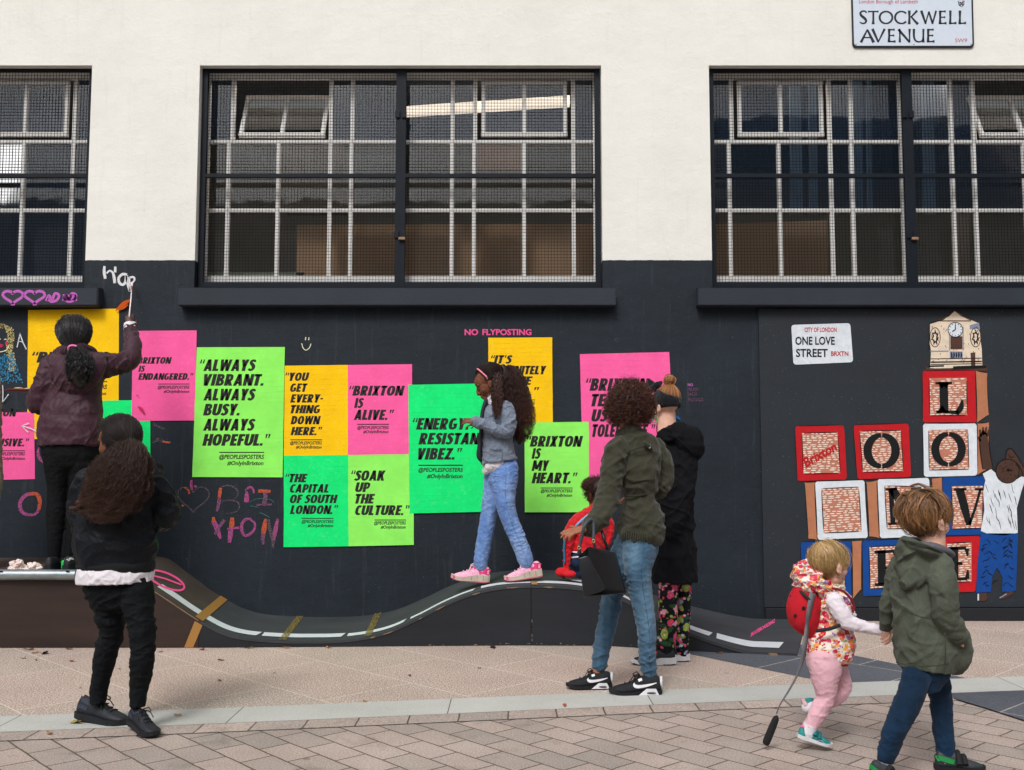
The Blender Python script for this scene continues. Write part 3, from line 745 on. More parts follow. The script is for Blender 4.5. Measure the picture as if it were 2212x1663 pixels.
poster(za, [(687, 328), (1102, 323), (1102, 916), (680, 921)], 'orange', 'amber poster reading YOU GET EVERYTHING DOWN HERE', [('\u201cYOU', 690, 850, 428, 373), ('GET', 722, 838, 500, 445), ('EVERY-', 722, 940, 571, 516), ('THING', 724, 920, 642, 587), ('DOWN', 724, 925, 714, 659), ('HERE.\u201d', 724, 935, 786, 731)], (724, 932, 816, 6), [(PP, 722, 932, 847, 826), (OB, 760, 930, 874, 853)])
poster(za, [(1102, 323), (1525, 318), (1527, 912), (1102, 916)], 'pink', 'pink poster reading BRIXTON IS ALIVE', [('\u201cBRIXTON', 1110, 1478, 525, 460), ('IS', 1143, 1208, 606, 541), ('ALIVE.\u201d', 1140, 1408, 685, 618)], (1165, 1373, 714, 6), [(PP, 1165, 1372, 746, 725), (OB, 1203, 1370, 773, 752)])
poster(za, [(680, 921), (1104, 916), (1107, 1517), (680, 1523)], 'green', 'green poster reading THE CAPITAL OF SOUTH LONDON', [('\u201cTHE', 690, 838, 1096, 1040), ('CAPITAL', 720, 975, 1164, 1108), ('OF SOUTH', 720, 1037, 1233, 1177), ('LONDON.\u201d', 720, 1040, 1305, 1247)], (798, 1008, 1334, 6), [(PP, 798, 1008, 1364, 1344), (OB, 838, 1005, 1391, 1371)])
poster(za, [(1104, 916), (1534, 910), (1536, 1508), (1107, 1517)], 'lime', 'lime poster reading SOAK UP THE CULTURE', [('\u201cSOAK', 1123, 1352, 1085, 1018), ('UP', 1150, 1250, 1160, 1096), ('THE', 1150, 1282, 1236, 1172), ('CULTURE.\u201d', 1150, 1512, 1312, 1247)], (1278, 1485, 1344, 6), [(PP, 1275, 1485, 1374, 1353), (OB, 1318, 1482, 1401, 1380)])
poster(zb2, [(67, 410), (620, 400), (626, 1163), (75, 1175)], 'green', 'large green poster reading ENERGY RESISTANCE VIBEZ behind the walking girl', [('\u201cENERGY.', 92, 425, 677, 608), ('RESISTANCE.', 127, 590, 765, 696), ('VIBEZ.\u201d', 125, 390, 855, 786)], (127, 392, 889, 7), [(PP, 127, 393, 928, 904), (OB, 178, 390, 966, 941)])
poster(zb2, [(543, 130), (923, 128), (927, 640), (545, 644)], 'orange', 'amber poster topped IT\'S behind the girl\'s curly hair', [('\u201cIT\u2019S', 558, 687, 284, 234), ('DEFINITELY', 583, 890, 348, 297), ('HOME', 583, 808, 410, 360), ('OVER.\u201d', 583, 848, 475, 424)], (612, 822, 500, 5), [(PP, 612, 822, 528, 509), (OB, 655, 818, 553, 534)])
poster(zc, [(395, 207), (1310, 185), (1372, 1500), (428, 1545)], 'pink', 'large pink poster behind the curly haired woman', [('\u201cBRIXTON', 455, 1115, 583, 455), ('TEACHES', 510, 1090, 742, 615), ('US', 512, 690, 898, 772), ('TOLERANCE.\u201d', 520, 1170, 1055, 925)], None, [])
poster(zb2, [(758, 634), (1140, 630), (1143, 1168), (760, 1168)], 'lime', 'lime poster reading BRIXTON IS MY HEART', [('\u201cBRIXTON', 770, 1107, 778, 714), ('IS', 800, 858, 850, 787), ('MY', 800, 908, 922, 859), ('HEART.\u201d', 800, 1075, 996, 932)], (855, 1044, 1024, 5), [(PP, 855, 1044, 1050, 1032), (OB, 890, 1041, 1076, 1058)])

# ================================================================== CHALK AND PAINT ON THE WALL
def chalk_mat(name, c, dens=.5, rough=.9):
    """chalk or thin brush paint dragged over the render: patchy cover"""
    m = NT(name); t = m.t
    f = m.ramp(m.noise(150, 4, .7), [(dens-.16, 0.0), (dens+.12, 1.0)])
    m.P(Base_Color=c, Roughness=rough, Alpha=f, Specular_IOR_Level=.15); return m.m
M_ch = {k: chalk_mat('chalk_' + k, lin(*c), d) for k, c, d in (
    ('white', (222, 222, 226), .36), ('mauve', (196, 104, 190), .38), ('pink', (172, 84, 138), .45), ('dimpink', (134, 86, 118), .48), ('orange', (196, 92, 64), .43),
    ('grey', (104, 94, 100), .51), ('yellow', (220, 204, 140), .40), ('blue', (64, 146, 190), .40), ('ruby', (196, 50, 92), .36), ('stencil', (236, 88, 150), .26), ('teal', (60, 118, 104), .48), ('cream', (230, 226, 196), .3), ('rust', (196, 84, 24), .34))}
def scribble(name, label, cat, parts, zm, Y=-.0035, group=None):
    """parts: (colour, [strokes]); stroke = (points, width, n)"""
    root = None
    by = {}
    for colour, strokes in parts:
        by.setdefault(colour, []).extend(strokes)
    for i, (colour, strokes) in enumerate(by.items()):
        mb = MB()
        pl = lambda x, y: W(*zm(x, y), Y - .0004*i)
        for pts, w, n in strokes: paint(mb, pts, w, pl, n)
        if root is None:
            root = link(name, mb.mesh(), None, M_ch[colour]); tag(root, label, cat, group)
        else:
            o = link('chalk_stroke', mb.mesh(), None, M_ch[colour]); o.parent = root
    return root
def heart_pts(cx, cy, w, h, n=26):
    return [(cx + w/2*(16*sin(a)**3)/16, cy - h/2*((13*cos(a) - 5*cos(2*a) - 2*cos(3*a) - cos(4*a)) + 2.5)/14.5) for a in np.linspace(pi, 3*pi, n)]
def zig(x0, y0, x1, y1, k, w, tilt=.3):
    return [( [(x0 + (x1-x0)*i/k + RNG.uniform(-w, w)*.3, y0 + RNG.uniform(0, .1)*(y1-y0)), (x0 + (x1-x0)*(i+tilt)/k, y1 - RNG.uniform(0, .1)*(y1-y0))], w, 0) for i in range(k+1)]
scribble('wall_lettering', 'white hand painted letters Hap under the raised brush', 'graffiti', [('white', [
    ([(770, 298), (768, 340), (776, 392)], [16, 22, 20], 10), ([(786, 352), (808, 332), (830, 345), (842, 385), (846, 424)], [12, 14, 16, 22, 20], 14), ([(850, 302), (849, 345)], 18, 0),
    ([(936, 362), (905, 358), (876, 385), (880, 420), (905, 436), (925, 415), (930, 372)], 20, 24), ([(934, 365), (938, 420), (956, 484)], [20, 16, 14], 12),
    ([(952, 380), (956, 440), (958, 486)], [16, 14, 12], 8), ([(955, 382), (985, 380), (992, 400), (975, 420), (960, 424)], [14, 15, 14, 12, 10], 16)])], ze)

def stencil(name, label, s, x0, x1, yb, yt, zm, colour, bold=.03, shear=0, Y=-.003, plane=None, cat='graffiti'):
    mb = MB(); write(mb, s, x0, x1, yb, yt, plane or (lambda x, y: W(*zm(x, y), Y)), bold, shear)
    return tag(link(name, mb.mesh(), None, M_ch[colour]), label, cat)
nf = MB()
for s, x0, x1 in (('NO', 402, 483), ('FLYPOSTING', 508, 800)): write(nf, s, x0, x1, 115, 79, lambda x, y: W(*zb2(x, y), -.003), .03, 0)
tag(link('wall_stencil', nf.mesh(), None, M_ch['stencil']), 'pink stencil reading NO FLYPOSTING on the black wall', 'graffiti')
ng = MB()
for s, x0, x1, yb, yt in (('GRUMPY', 1490, 1622, 586, 552), ('FACES', 1500, 1597, 632, 600), ('ALLOWED!', 1503, 1664, 690, 656)): write(ng, s, x0, x1, yb, yt, lambda x, y: W(*zc(x, y), -.003), -.004, 0)
gr = tag(link('wall_lettering', ng.mesh(), None, M_ch['dimpink']), 'tiny pink chalk words NO GRUMPY FACES ALLOWED', 'graffiti')
ng = MB(); write(ng, 'NO', 1500, 1553, 535, 508, lambda x, y: W(*zc(x, y), -.003), .02, 0); o = link('lettering', ng.mesh(), None, M_ch['mauve']); o.parent = gr
scribble('chalk_smiley', 'small cream chalk smiley face above the amber YOU GET poster', 'chalk drawing', [('cream', [([(825, 140), (823, 160)], 6, 0), ([(846, 142), (844, 160)], 6, 0), ([(798, 181), (808, 212), (826, 226), (848, 211), (860, 183)], 5, 18)])], za)
scribble('chalk_heart', 'faint small blue chalk heart high on the wall', 'chalk drawing', [('grey', [(heart_pts(775, 66, 44, 34), 5, 0)])], zc)
zk = ZM(380, 1050, 280/2212)
hp = heart_pts(385, 460, 560, 460)
scribble('chalk_heart', 'pale chalk heart with a pink stalk beside the word Brixton', 'chalk drawing', [('grey', [(hp[:9], 26, 0), (hp[8:], 22, 0)]), ('orange', [([(315, 355), (300, 290), (225, 240)], [38, 26, 16], 10), ([(180, 545), (215, 570)], [34, 20], 0)]), ('pink', [([(350, 110), (345, 200), (365, 280)], [40, 46, 30], 8), ([(400, 210), (440, 240)], 44, 0)])], zk)
scribble('chalk_word', 'chalked word Brixton in orange and pink on two lines', 'chalk drawing', [
    ('orange', [([(862, 245), (850, 330), (835, 420)], [46, 62, 50], 8), ([(1520, 300), (1735, 312)], 58, 0), ([(1065, 765), (1060, 860), (1050, 960)], [56, 88, 80], 8), ([(1650, 790), (1630, 920), (1610, 1050)], [40, 84, 80], 10), ([(735, 760), (740, 850)], [40, 84], 0)]),
    ('pink', [([(1318, 310), (1320, 420), (1308, 500)], [36, 84, 80], 8), ([(1290, 300), (1340, 250), (1400, 240), (1440, 290), (1440, 345)], [20, 34, 40, 34, 22], 16), ([(740, 840), (800, 960), (860, 1140)], [84, 90, 40], 10), ([(1040, 970), (1030, 1080), (1015, 1205)], [84, 84, 56], 8), ([(970, 965), (1190, 945)], [24, 46], 0), ([(1400, 790), (1300, 800), (1230, 900), (1260, 1060), (1330, 1080), (1440, 990), (1460, 870), (1380, 800)], [30, 46, 56, 50, 50, 46, 36, 34], 30), ([(1860, 790), (1830, 950), (1780, 1170)], [36, 72, 70], 8)]),
    ('dimpink', [([(845, 430), (825, 540), (800, 660)], [62, 62, 40], 8), ([(1640, 320), (1645, 420), (1620, 540)], [64, 72, 76], 8), ([(1490, 545), (1760, 540)], 34, 0), ([(930, 810), (860, 900), (760, 1060)], [60, 56, 40], 8), ([(1610, 1050), (1600, 1150), (1610, 1240)], [76, 64, 36], 8)]),
    ('grey', [([(880, 230), (970, 205), (1090, 235), (1160, 310), (1150, 400), (1050, 455), (880, 470)], [22, 28, 28, 24, 14, 10, 14], 30), ([(880, 480), (1020, 465), (1160, 500), (1190, 570), (1160, 650), (1020, 690), (850, 690)], [22, 28, 30, 24, 16, 10, 8], 30), ([(1700, 800), (1720, 950), (1780, 1180), (1780, 1300)], [36, 60, 60, 30], 14)]),
    ('teal', [([(1375, 500), (1460, 450), (1600, 435), (1760, 465), (1800, 510)], 12, 16), ([(1370, 565), (1540, 590)], 14, 0), ([(1530, 675), (1620, 710), (1720, 770)], 16, 8)])], zk)
scribble('chalk_letter', 'smudged pink and orange chalk ring low on the wall at left', 'chalk drawing', [('pink', [([(290, 720), (215, 728), (165, 790), (175, 860), (230, 890), (300, 878), (322, 800)], [24, 30, 30, 30, 24, 22, 26], 26)]), ('orange', [([(230, 715), (300, 722), (326, 770), (322, 850)], [14, 32, 34, 20], 14)])], zf)
scribble('chalk_stroke_mark', 'single pink chalk curl under the burgundy jacket hem', 'chalk drawing', [('pink', [([(318, 340), (310, 380), (325, 430), (355, 466)], [10, 22, 24, 10], 12)])], zf)
zg = ZM(0, 690, 320/2212)
girl = []
hair_path = [(-160, 300), (-60, 225), (60, 215), (150, 290), (160, 420), (140, 560), (170, 700), (190, 830), (195, 890)]
hp_ = catmull(np.array(hair_path, float), 60)
for i in range(330):
    p = hp_[RNG.randrange(60)] + (RNG.uniform(-52, 52), RNG.uniform(-20, 20)); a = RNG.uniform(0, pi)
    girl.append(([tuple(p), (p[0] + 18*cos(a), p[1] + 18*sin(a)), (p[0] + 26*cos(a+.8), p[1] + 26*sin(a+.8))], 11, 0))
dress = []
for i in range(520):
    v = RNG.random(); x = RNG.uniform(-230 - 120*v, 205 + 145*v); y = 655 + 420*v + RNG.uniform(-15, 15); a = RNG.uniform(.9, 2.3)
    dress.append(([(x, y), (x + 24*cos(a), y + 24*sin(a))], 13, 0))
scribble('chalk_girl', 'chalk drawing of a blonde girl in a blue dress, cut by the left edge', 'chalk drawing', [('yellow', girl), ('blue', dress), ('ruby', [([(-60, 520), (-10, 505), (20, 515), (50, 525), (10, 540), (-60, 530)], 22, 14), ([(80, 490), (120, 488)], 46, 0)]), ('cream', [([(140, 520), (100, 590), (40, 615), (-40, 625)], 12, 14), ([(65, 430), (100, 428)], 14, 0), ([(-30, 430), (10, 425)], 14, 0)])], zg)
scribble('chalk_letter', 'white chalk letter A beside the amber poster', 'chalk drawing', [('white', [([(308, 335), (285, 440), (262, 552)], 14, 8), ([(305, 340), (350, 470), (405, 582)], 16, 8), ([(272, 455), (345, 470)], 12, 0)])], zg)
scribble('chalk_arrow', 'white chalk arrow pointing down on the pink poster', 'chalk drawing', [('white', [([(40, 1130), (45, 1260), (42, 1385)], 13, 8), ([(-25, 1265), (42, 1390), (132, 1268)], 12, 0)])], zg, Y=-.016)
scribble('chalk_arrow', 'white chalk arrow pointing left on the pink poster edge', 'chalk drawing', [('white', [([(320, 226), (265, 190), (178, 162)], 9, 10), ([(236, 140), (176, 162), (232, 216)], 9, 0)])], zf, Y=-.016)
scribble('paint_smear', 'orange paint smear across the amber poster corner by the raised hand', 'paint smear', [('rust', [([(240, 1005), (330, 930), (430, 850), (545, 775)], [14, 70, 90, 22], 16), ([(310, 992), (400, 950), (500, 880)], [12, 40, 20], 10)])], ZM(230, 580, 100/924), Y=-.02)
hs_ = [([(x + (RNG.random()-.5)*4, y) for x, y in heart_pts(cx, 530, 148, 96)], 20, 0) for cx in (95, 256)]
fl = []
for cx in (390, 515):
    fl += [([(cx-48, 555), (cx-30, 515), (cx-5, 545), (cx+15, 500), (cx+45, 512), (cx+30, 548), (cx-10, 560), (cx-40, 540)], 20, 26)]
    if cx > 400: fl += zig(cx-44, 505, cx+44, 555, 7, 13)
scribble('sill_doodle', 'two purple painted hearts and two flowers along the window sill', 'graffiti', [('mauve', hs_ + fl + [([(95, 575), (95, 588)], 30, 0), ([(256, 575), (258, 588)], 30, 0)])], ze, Y=-.1065)
scribble('chalk_smudge', 'faint red and pink chalk smears under the endangered poster', 'chalk drawing', [('grey', [([(1260, 150), (1350, 190)], 16, 0), ([(1280, 265), (1340, 290), (1400, 300)], 20, 8), ([(1250, 300), (1330, 270)], 10, 0)]), ('orange', [([(1330, 292), (1390, 300)], 14, 0)])], zf)
scribble('paint_mark', 'red paint streak on the pink endangered poster', 'paint smear', [('ruby', [([(1018, 1335), (1040, 1352), (1066, 1388)], [10, 24, 8], 10), ([(1005, 1250), (1022, 1254)], 7, 0)])], ze, Y=-.016)

# ================================================================== THE MURAL (stencilled on the boarding)
zd = ZM(1700, 680, 570/1394)
mural = empty('mural', W(*zd(700, 900), YB)); tag(mural, 'stencil mural of stacked toy letter blocks, clock tower and climbing child', 'mural')
def pm(name, c, var=.10):
    m = NT(name); m.P(Base_Color=m.ramp(m.noise(24, 5, .6), [(.3, mul(c, 1-var)), (.7, mul(c, 1+var))]), Roughness=.7, Specular_IOR_Level=.25); m.bump(m.noise(60), .15, .003); return m.m
MU = {k: pm('mural_' + k, lin(*c)) for k, c in (('red', (184, 20, 30)), ('white', (212, 219, 226)), ('blue', (8, 66, 140)), ('side', (176, 116, 84)), ('terra', (184, 118, 96)), ('black', (17, 19, 21)), ('dash', (228, 214, 200)), ('cream', (222, 204, 182)), ('brown', (84, 56, 46)), ('skin', (74, 50, 40)), ('grey', (126, 136, 158)), ('shadow', (78, 52, 44)))}
def mp(layer): return lambda x, y: W(*zd(x, y), YB - .0012 - .0009*layer)
class Art:
    def __init__(s, name): s.name, s.m = name, {}
    def g(s, c): return s.m.setdefault(c, MB())
    def poly(s, pts, c, layer): s.g(c).add([mp(layer)(*p) for p in pts], [tuple(range(len(pts)))])
    def line(s, pts, w, c, layer, n=0): paint(s.g(c), pts, w, mp(layer), n)
    def outline(s, pts, w, c, layer):
        for a, b in zip(pts, pts[1:] + pts[:1]):
            if RNG.random() < .85:
                k = RNG.uniform(.02, .10); s.line([(a[0]+(b[0]-a[0])*k, a[1]+(b[1]-a[1])*k), ((a[0]+b[0])/2 + RNG.uniform(-1, 1), (a[1]+b[1])/2 + RNG.uniform(-1, 1)), (b[0]-(b[0]-a[0])*k*.5, b[1]-(b[1]-a[1])*k*.5)], [w*.6, w, w*.5], c, layer, 8)
    def done(s, parent):
        first = None
        for c, mb in s.m.items():
            o = link(s.name, mb.mesh(), None, MU[c])
            if first is None: first = o; o.parent = parent; o.location = -Vector(_root_loc(parent))
            else: o.name = 'paint_layer'; o.parent = first
        return first
def round_quad(q, r):
    out = []
    for i in range(4):
        p, a, b = np.array(q[i], float), np.array(q[i-1], float), np.array(q[(i+1) % 4], float)
        pa, pb = p + nrm(a-p)*r, p + nrm(b-p)*r
        for t in np.linspace(0, 1, 5): out.append(tuple((1-t)**2*pa + 2*t*(1-t)*p + t*t*pb))
    return out
def block(outer, inner, side, frame, letter=None):
    A = Art('toy_block')
    if side: A.poly(side, 'side', 0); A.outline(side, 5, 'black', 1)
    A.poly(round_quad(outer, 22), frame, 1); A.outline([tuple(p) for p in outer], 5, 'black', 2)
    if inner:
        I = [np.array(p, float) for p in inner]; A.poly(inner, 'terra', 2)
        H = np.linalg.norm(I[3]-I[0]); rows = int(H/11.5)
        for j in range(rows):
            v = (j+.5)/rows; a, b = I[0]*(1-v)+I[3]*v, I[1]*(1-v)+I[2]*v; L = np.linalg.norm(b-a); x = RNG.uniform(-20, 6)
            while x < L:
                w = RNG.uniform(12, 34)
                x0, x1 = max(x, 2), min(x+w, L-2)
                if x1 - x0 > 5 and RNG.random() < .86:
                    u0, u1 = x0/L, x1/L; y = RNG.uniform(-1.5, 1.5)
                    A.line([tuple(a+(b-a)*u0 + (0, y)), tuple(a+(b-a)*(u0+u1)/2 + (0, y+RNG.uniform(-1, 1))), tuple(a+(b-a)*u1 + (0, y))], [4, RNG.uniform(5.5, 8.5), 3.5], 'dash', 3)
                x += w + RNG.uniform(5, 12)
        A.outline([tuple(p) for p in inner], 5, 'black', 4)
    if letter: letter(A)
    A.done(mural)
def LET(strokes, c='black'):
    return lambda A: [A.line(p, w, c, 5, n) for p, w, n in strokes]
def ring(cx, cy, rx, ry, a0, a1, w, n=24):
    ang = [radians(a0+(a1-a0)*i/n) for i in range(n+1)]
    return ([(cx+rx*cos(a), cy+ry*sin(a)) for a in ang], [w*(.46+.54*abs(cos(a))) for a in ang], 0)
block([(843, 345), (1130, 343), (1138, 628), (845, 628)], [(880, 386), (1083, 384), (1087, 588), (884, 590)], [(1132, 345), (1194, 358), (1203, 585), (1140, 628)], 'red',
      LET([([(958, 408), (962, 575)], 46, 0), ([(914, 414), (1004, 412)], [12, 12], 0), ([(918, 570), (960, 568), (1040, 574)], [14, 14, 22], 0), ([(1030, 576), (1052, 545), (1060, 505)], [26, 30, 10], 8), ([(930, 410), (960, 428)], [10, 40], 0), ([(986, 410), (960, 428)], [10, 40], 0), ([(925, 572), (962, 550)], [10, 40], 0)]))
block([(845, 632), (1138, 630), (1142, 915), (850, 922)], [(876, 668), (1090, 664), (1096, 880), (880, 885)], [(1142, 632), (1204, 625), (1200, 880), (1143, 912)], 'white', LET([ring(985, 772, 72, 82, -88, 88, 44), ring(985, 772, 72, 82, 92, 268, 44)]))
def brix(A):
    ang = radians(-29); c_, s_ = cos(ang), sin(ang)
    V, F = text2d('Brixton', .035); u = (V[:, 0]-V[:, 0].min())/np.ptp(V[:, 0])*195; v = (V[:, 1])/.73*52
    A.g('red').add([mp(5)(212+c_*a+s_*b, 870+s_*a-c_*b+b*0) for a, b in zip(u + v*.15, v)], F)
block([(152, 646), (418, 640), (434, 938), (165, 946)], [(190, 684), (384, 680), (398, 902), (198, 906)], None, 'red', brix)
block([(468, 640), (768, 630), (782, 924), (490, 936)], [(502, 674), (727, 670), (741, 892), (520, 896)], None, 'red', LET([ring(622, 780, 76, 84, -88, 88, 46), ring(622, 780, 76, 84, 92, 268, 46)]))
block([(260, 946), (530, 938), (549, 1254), (275, 1266)], [(296, 986), (498, 976), (512, 1216), (308, 1226)], [(205, 952), (258, 950), (273, 1264), (226, 1258)], 'white')
block([(598, 932), (880, 925), (892, 1248), (612, 1256)], [(638, 970), (836, 976), (846, 1200), (652, 1204)], [(540, 948), (596, 940), (610, 1254), (556, 1245)], 'white',
      LET([([(672, 985), (684, 1175)], 26, 0), ([(644, 990), (706, 986)], 12, 0), ([(658, 1178), (720, 1174)], 12, 0), ([(680, 988), (740, 1080), (805, 1178)], 44, 0), ([(812, 985), (820, 1175)], 16, 0), ([(782, 988), (838, 984)], 13, 0)]))
block([(950, 922), (1190, 916), (1196, 1234), (960, 1238)], [(1002, 972), (1172, 970), (1168, 1200), (1006, 1204)], [(895, 932), (948, 926), (958, 1238), (905, 1246)], 'blue',
      LET([([(1046, 992), (1072, 1090), (1096, 1182)], [46, 44, 30], 0), ([(1158, 990), (1130, 1090), (1098, 1182)], [14, 14, 16], 0), ([(1014, 990), (1082, 988)], 13, 0), ([(1128, 990), (1176, 988)], 12, 0)]))
block([(182, 1274), (460, 1268), (460, 1560), (190, 1570)], [(216, 1312), (420, 1306), (424, 1526), (222, 1532)], [(462, 1272), (514, 1268), (512, 1530), (466, 1585)], 'blue')
block([(516, 1266), (780, 1256), (784, 1562), (520, 1570)], [(554, 1302), (744, 1292), (750, 1520), (560, 1528)], None, 'blue',
      LET([([(622, 1322), (624, 1505)], 44, 0), ([(584, 1330), (690, 1324)], 16, 0), ([(586, 1506), (700, 1504)], 16, 0), ([(640, 1416), (690, 1414)], [12, 22], 0), ([(690, 1396), (690, 1436)], 14, 0), ([(694, 1330), (702, 1370)], [24, 8], 0), ([(700, 1500), (712, 1455)], [24, 8], 0)]))
block([(940, 1246), (1158, 1240), (1132, 1546), (952, 1550)], [(975, 1282), (1110, 1276), (1110, 1490), (980, 1494)], None, 'red',
      LET([([(1015, 1305), (1017, 1478)], 44, 0), ([(985, 1310), (1080, 1306)], 16, 0), ([(985, 1478), (1085, 1474)], 16, 0), ([(1030, 1392), (1060, 1390)], [12, 22], 0), ([(1084, 1310), (1088, 1352)], [26, 8], 0), ([(1086, 1474), (1090, 1425)], [26, 8], 0)]))
A = Art('painted_clock_tower')
A.poly([(880, 95), (960, 70), (1018, 18), (1080, 60), (1150, 90), (1158, 180), (1165, 230), (1168, 330), (885, 332), (890, 240), (880, 180)], 'cream', 2)
A.poly([(1100, 100), (1150, 85), (1156, 118), (1100, 122)], 'grey', 3); A.line([(915, 78), (985, 50), (1018, 20), (1055, 48), (1108, 72)], 6, 'brown', 4); A.line([(935, 76), (1105, 76)], 5, 'brown', 4); A.line([(882, 92), (880, 235)], 5, 'black', 4); A.line([(884, 90), (940, 72)], 6, 'black', 4)
A.poly([(995, 160), (1060, 160), (1060, 230), (995, 230)], 'brown', 3)
for y in (178, 192, 206, 220): A.line([(998, y), (1058, y)], 4, 'shadow', 4)
for x in (990, 1064): A.line([(x, 110), (x, 236)], 5, 'grey', 4)
A.poly([(1022+40*cos(a), 124+40*sin(a)) for a in np.linspace(0, 2*pi, 28, endpoint=False)], 'white', 5); A.line([(1022+40*cos(a), 124+40*sin(a)) for a in np.linspace(0, 2*pi, 30)], 4, 'black', 6)
A.line([(1022, 124), (1022, 96)], 5, 'black', 6); A.line([(1022, 124), (1005, 134)], 6, 'black', 6)
for i in range(12): a = i*pi/6; A.line([(1022+29*cos(a), 124+29*sin(a)), (1022+36*cos(a), 124+36*sin(a))], 3.5, 'black', 6)
for cx in (912, 1132):
    for a in np.linspace(0, 5.6, 7): A.line([(cx+22*cos(a), 165+42*sin(a)), (cx+10*cos(a+.6), 165+24*sin(a+.6)), (cx+20*cos(a+1.1), 170+38*sin(a+1.1))], [3, 8, 3], 'black', 4, 8)
    A.line([(cx+28*cos(a), 165+52*sin(a)) for a in np.linspace(0, 2*pi, 24)], 4, 'brown', 4)
A.line([(884, 240), (985, 240)], 5, 'grey', 4); A.poly([(992, 242), (1062, 242), (1062, 280), (992, 280)], 'grey', 3)
for i in range(5): A.line([(1000+13*i, 246), (1003+13*i, 262), (1000+13*i, 276)], [4, 9, 4], 'black', 4)
for y, w in ((282, 4), (300, 7), (312, 4)): A.line([(888, y), (1165, y-4)], w, 'black', 4)
A.poly([(865, 318), (1190, 312), (1196, 345), (862, 348)], 'brown', 1); A.line([(870, 322), (960, 320)], 8, 'black', 4); A.line([(1010, 330), (1190, 324)], 16, 'black', 4); A.line([(905, 330), (1000, 328)], 8, 'cream', 4)
A.poly([(1104, 250), (1130, 246), (1130, 330), (1108, 330)], 'brown', 3)
for i in range(44): x, y = RNG.uniform(890, 1150), RNG.uniform(100, 300); A.line([(x, y), (x+RNG.uniform(-8, 8), y+RNG.uniform(4, 14))], 3, 'brown', 4)
A.done(mural)
A = Art('painted_child')
A.poly([(1170, 880), (1150, 700), (1172, 665), (1195, 690), (1205, 760), (1225, 880)], 'skin', 5)
for a, b in (((1160, 705), (1155, 665)), ((1172, 695), (1172, 652)), ((1184, 692), (1190, 650)), ((1194, 700), (1207, 660)), ((1158, 730), (1148, 705))): A.line([a, b], [14, 9], 'skin', 5)
A.poly([(1290, 830), (1300, 775), (1325, 768), (1345, 790), (1390, 860), (1402, 930), (1360, 910)], 'skin', 4)
A.poly([(1305+64*cos(a), 890+66*sin(a)) for a in np.linspace(0, 2*pi, 26, endpoint=False)], 'skin', 6)
A.line([(1305+63*cos(a), 890+65*sin(a)) for a in np.linspace(0, 2*pi, 28)], 5, 'black', 8)
A.line([(1290, 832), (1298, 800), (1302, 776), (1325, 768), (1345, 790), (1372, 832), (1394, 872)], [3, 5, 6, 6, 5, 5, 4], 'black', 7, 20); A.line([(1352, 842), (1378, 880), (1390, 920)], [5, 6, 4], 'black', 7, 10); A.line([(1312, 800), (1318, 815), (1340, 812)], 4, 'black', 7, 8)
A.line([(1150, 700), (1158, 790), (1170, 878)], [3, 6, 4], 'black', 7, 12); A.line([(1204, 700), (1208, 770), (1226, 878)], [3, 6, 4], 'black', 7, 12)
for i in range(60): a, r = RNG.uniform(0, 2*pi), RNG.uniform(0, 56); x, y = 1305+r*cos(a), 885+r*sin(a); A.line([(x, y), (x+RNG.uniform(-8, 8), y+RNG.uniform(2, 7))], 3.5, 'black', 7)
A.poly([(1170, 905), (1215, 880), (1245, 905), (1275, 945), (1330, 950), (1380, 920), (1405, 925), (1380, 1000), (1355, 1090), (1360, 1225), (1290, 1240), (1200, 1232), (1160, 1215), (1180, 1100), (1172, 1000), (1185, 940)], 'white', 5)
for i in range(26):
    x, y = RNG.uniform(1185, 1345), RNG.uniform(960, 1165); A.line([(x, y), (x+RNG.uniform(2, 8), y+RNG.uniform(16, 36)), (x+RNG.uniform(8, 18), y+RNG.uniform(36, 56))], [1.5, RNG.uniform(2.5, 4.5), 1.5], 'black', 6, 8)
A.poly([(1160, 1228), (1362, 1228), (1356, 1400), (1350, 1530), (1345, 1545), (1275, 1545), (1278, 1470), (1248, 1410), (1220, 1470), (1215, 1545), (1135, 1550), (1140, 1400)], 'blue', 5)
for i in range(38):
    x, y = RNG.choice((RNG.uniform(1180, 1200), RNG.uniform(1300, 1315))) if RNG.random() < .7 else RNG.uniform(1200, 1310), RNG.uniform(1240, 1500); s = RNG.choice((-1, 1)); A.line([(x, y), (x+s*RNG.uniform(12, 24), y+RNG.uniform(4, 20)), (x+s*RNG.uniform(22, 30), y+RNG.uniform(6, 30))], [2, RNG.uniform(4, 7), 2], 'black', 6, 8)
A.poly([(1146, 1552), (1188, 1550), (1196, 1580), (1180, 1596), (1146, 1594)], 'skin', 5); A.poly([(1290, 1550), (1350, 1540), (1330, 1560), (1280, 1584), (1262, 1578)], 'skin', 5)
A.line([(1146, 1556), (1146, 1592)], 8, 'white', 6); A.line([(1262, 1578), (1300, 1556)], 7, 'grey', 6)
A.done(mural)
# the painted ONE LOVE STREET plate
A = Art('painted_street_sign')
def rq(q, r): return round_quad(q, r)
A.poly(rq([(132, 98), (452, 88), (468, 300), (144, 314)], 18), 'white', 2)
A.done(mural)
t = MB(); pl5 = mp(4)
for s, x0, x1, yb, yt in (('ONE LOVE', 154, 368, 206, 162), ('STREET', 158, 330, 272, 228)): write(t, s, x0, x1, yb, yt, pl5, .022, 0)
t.obj('lettering', MU['black'], mural)
t = MB()
for s, x0, x1, yb, yt in (('CITY OF LONDON', 204, 378, 136, 112), ('BRXTN', 348, 442, 266, 241)): write(t, s, x0, x1, yb, yt, pl5, .02, 0)
t.obj('lettering', MU['red'], mural)
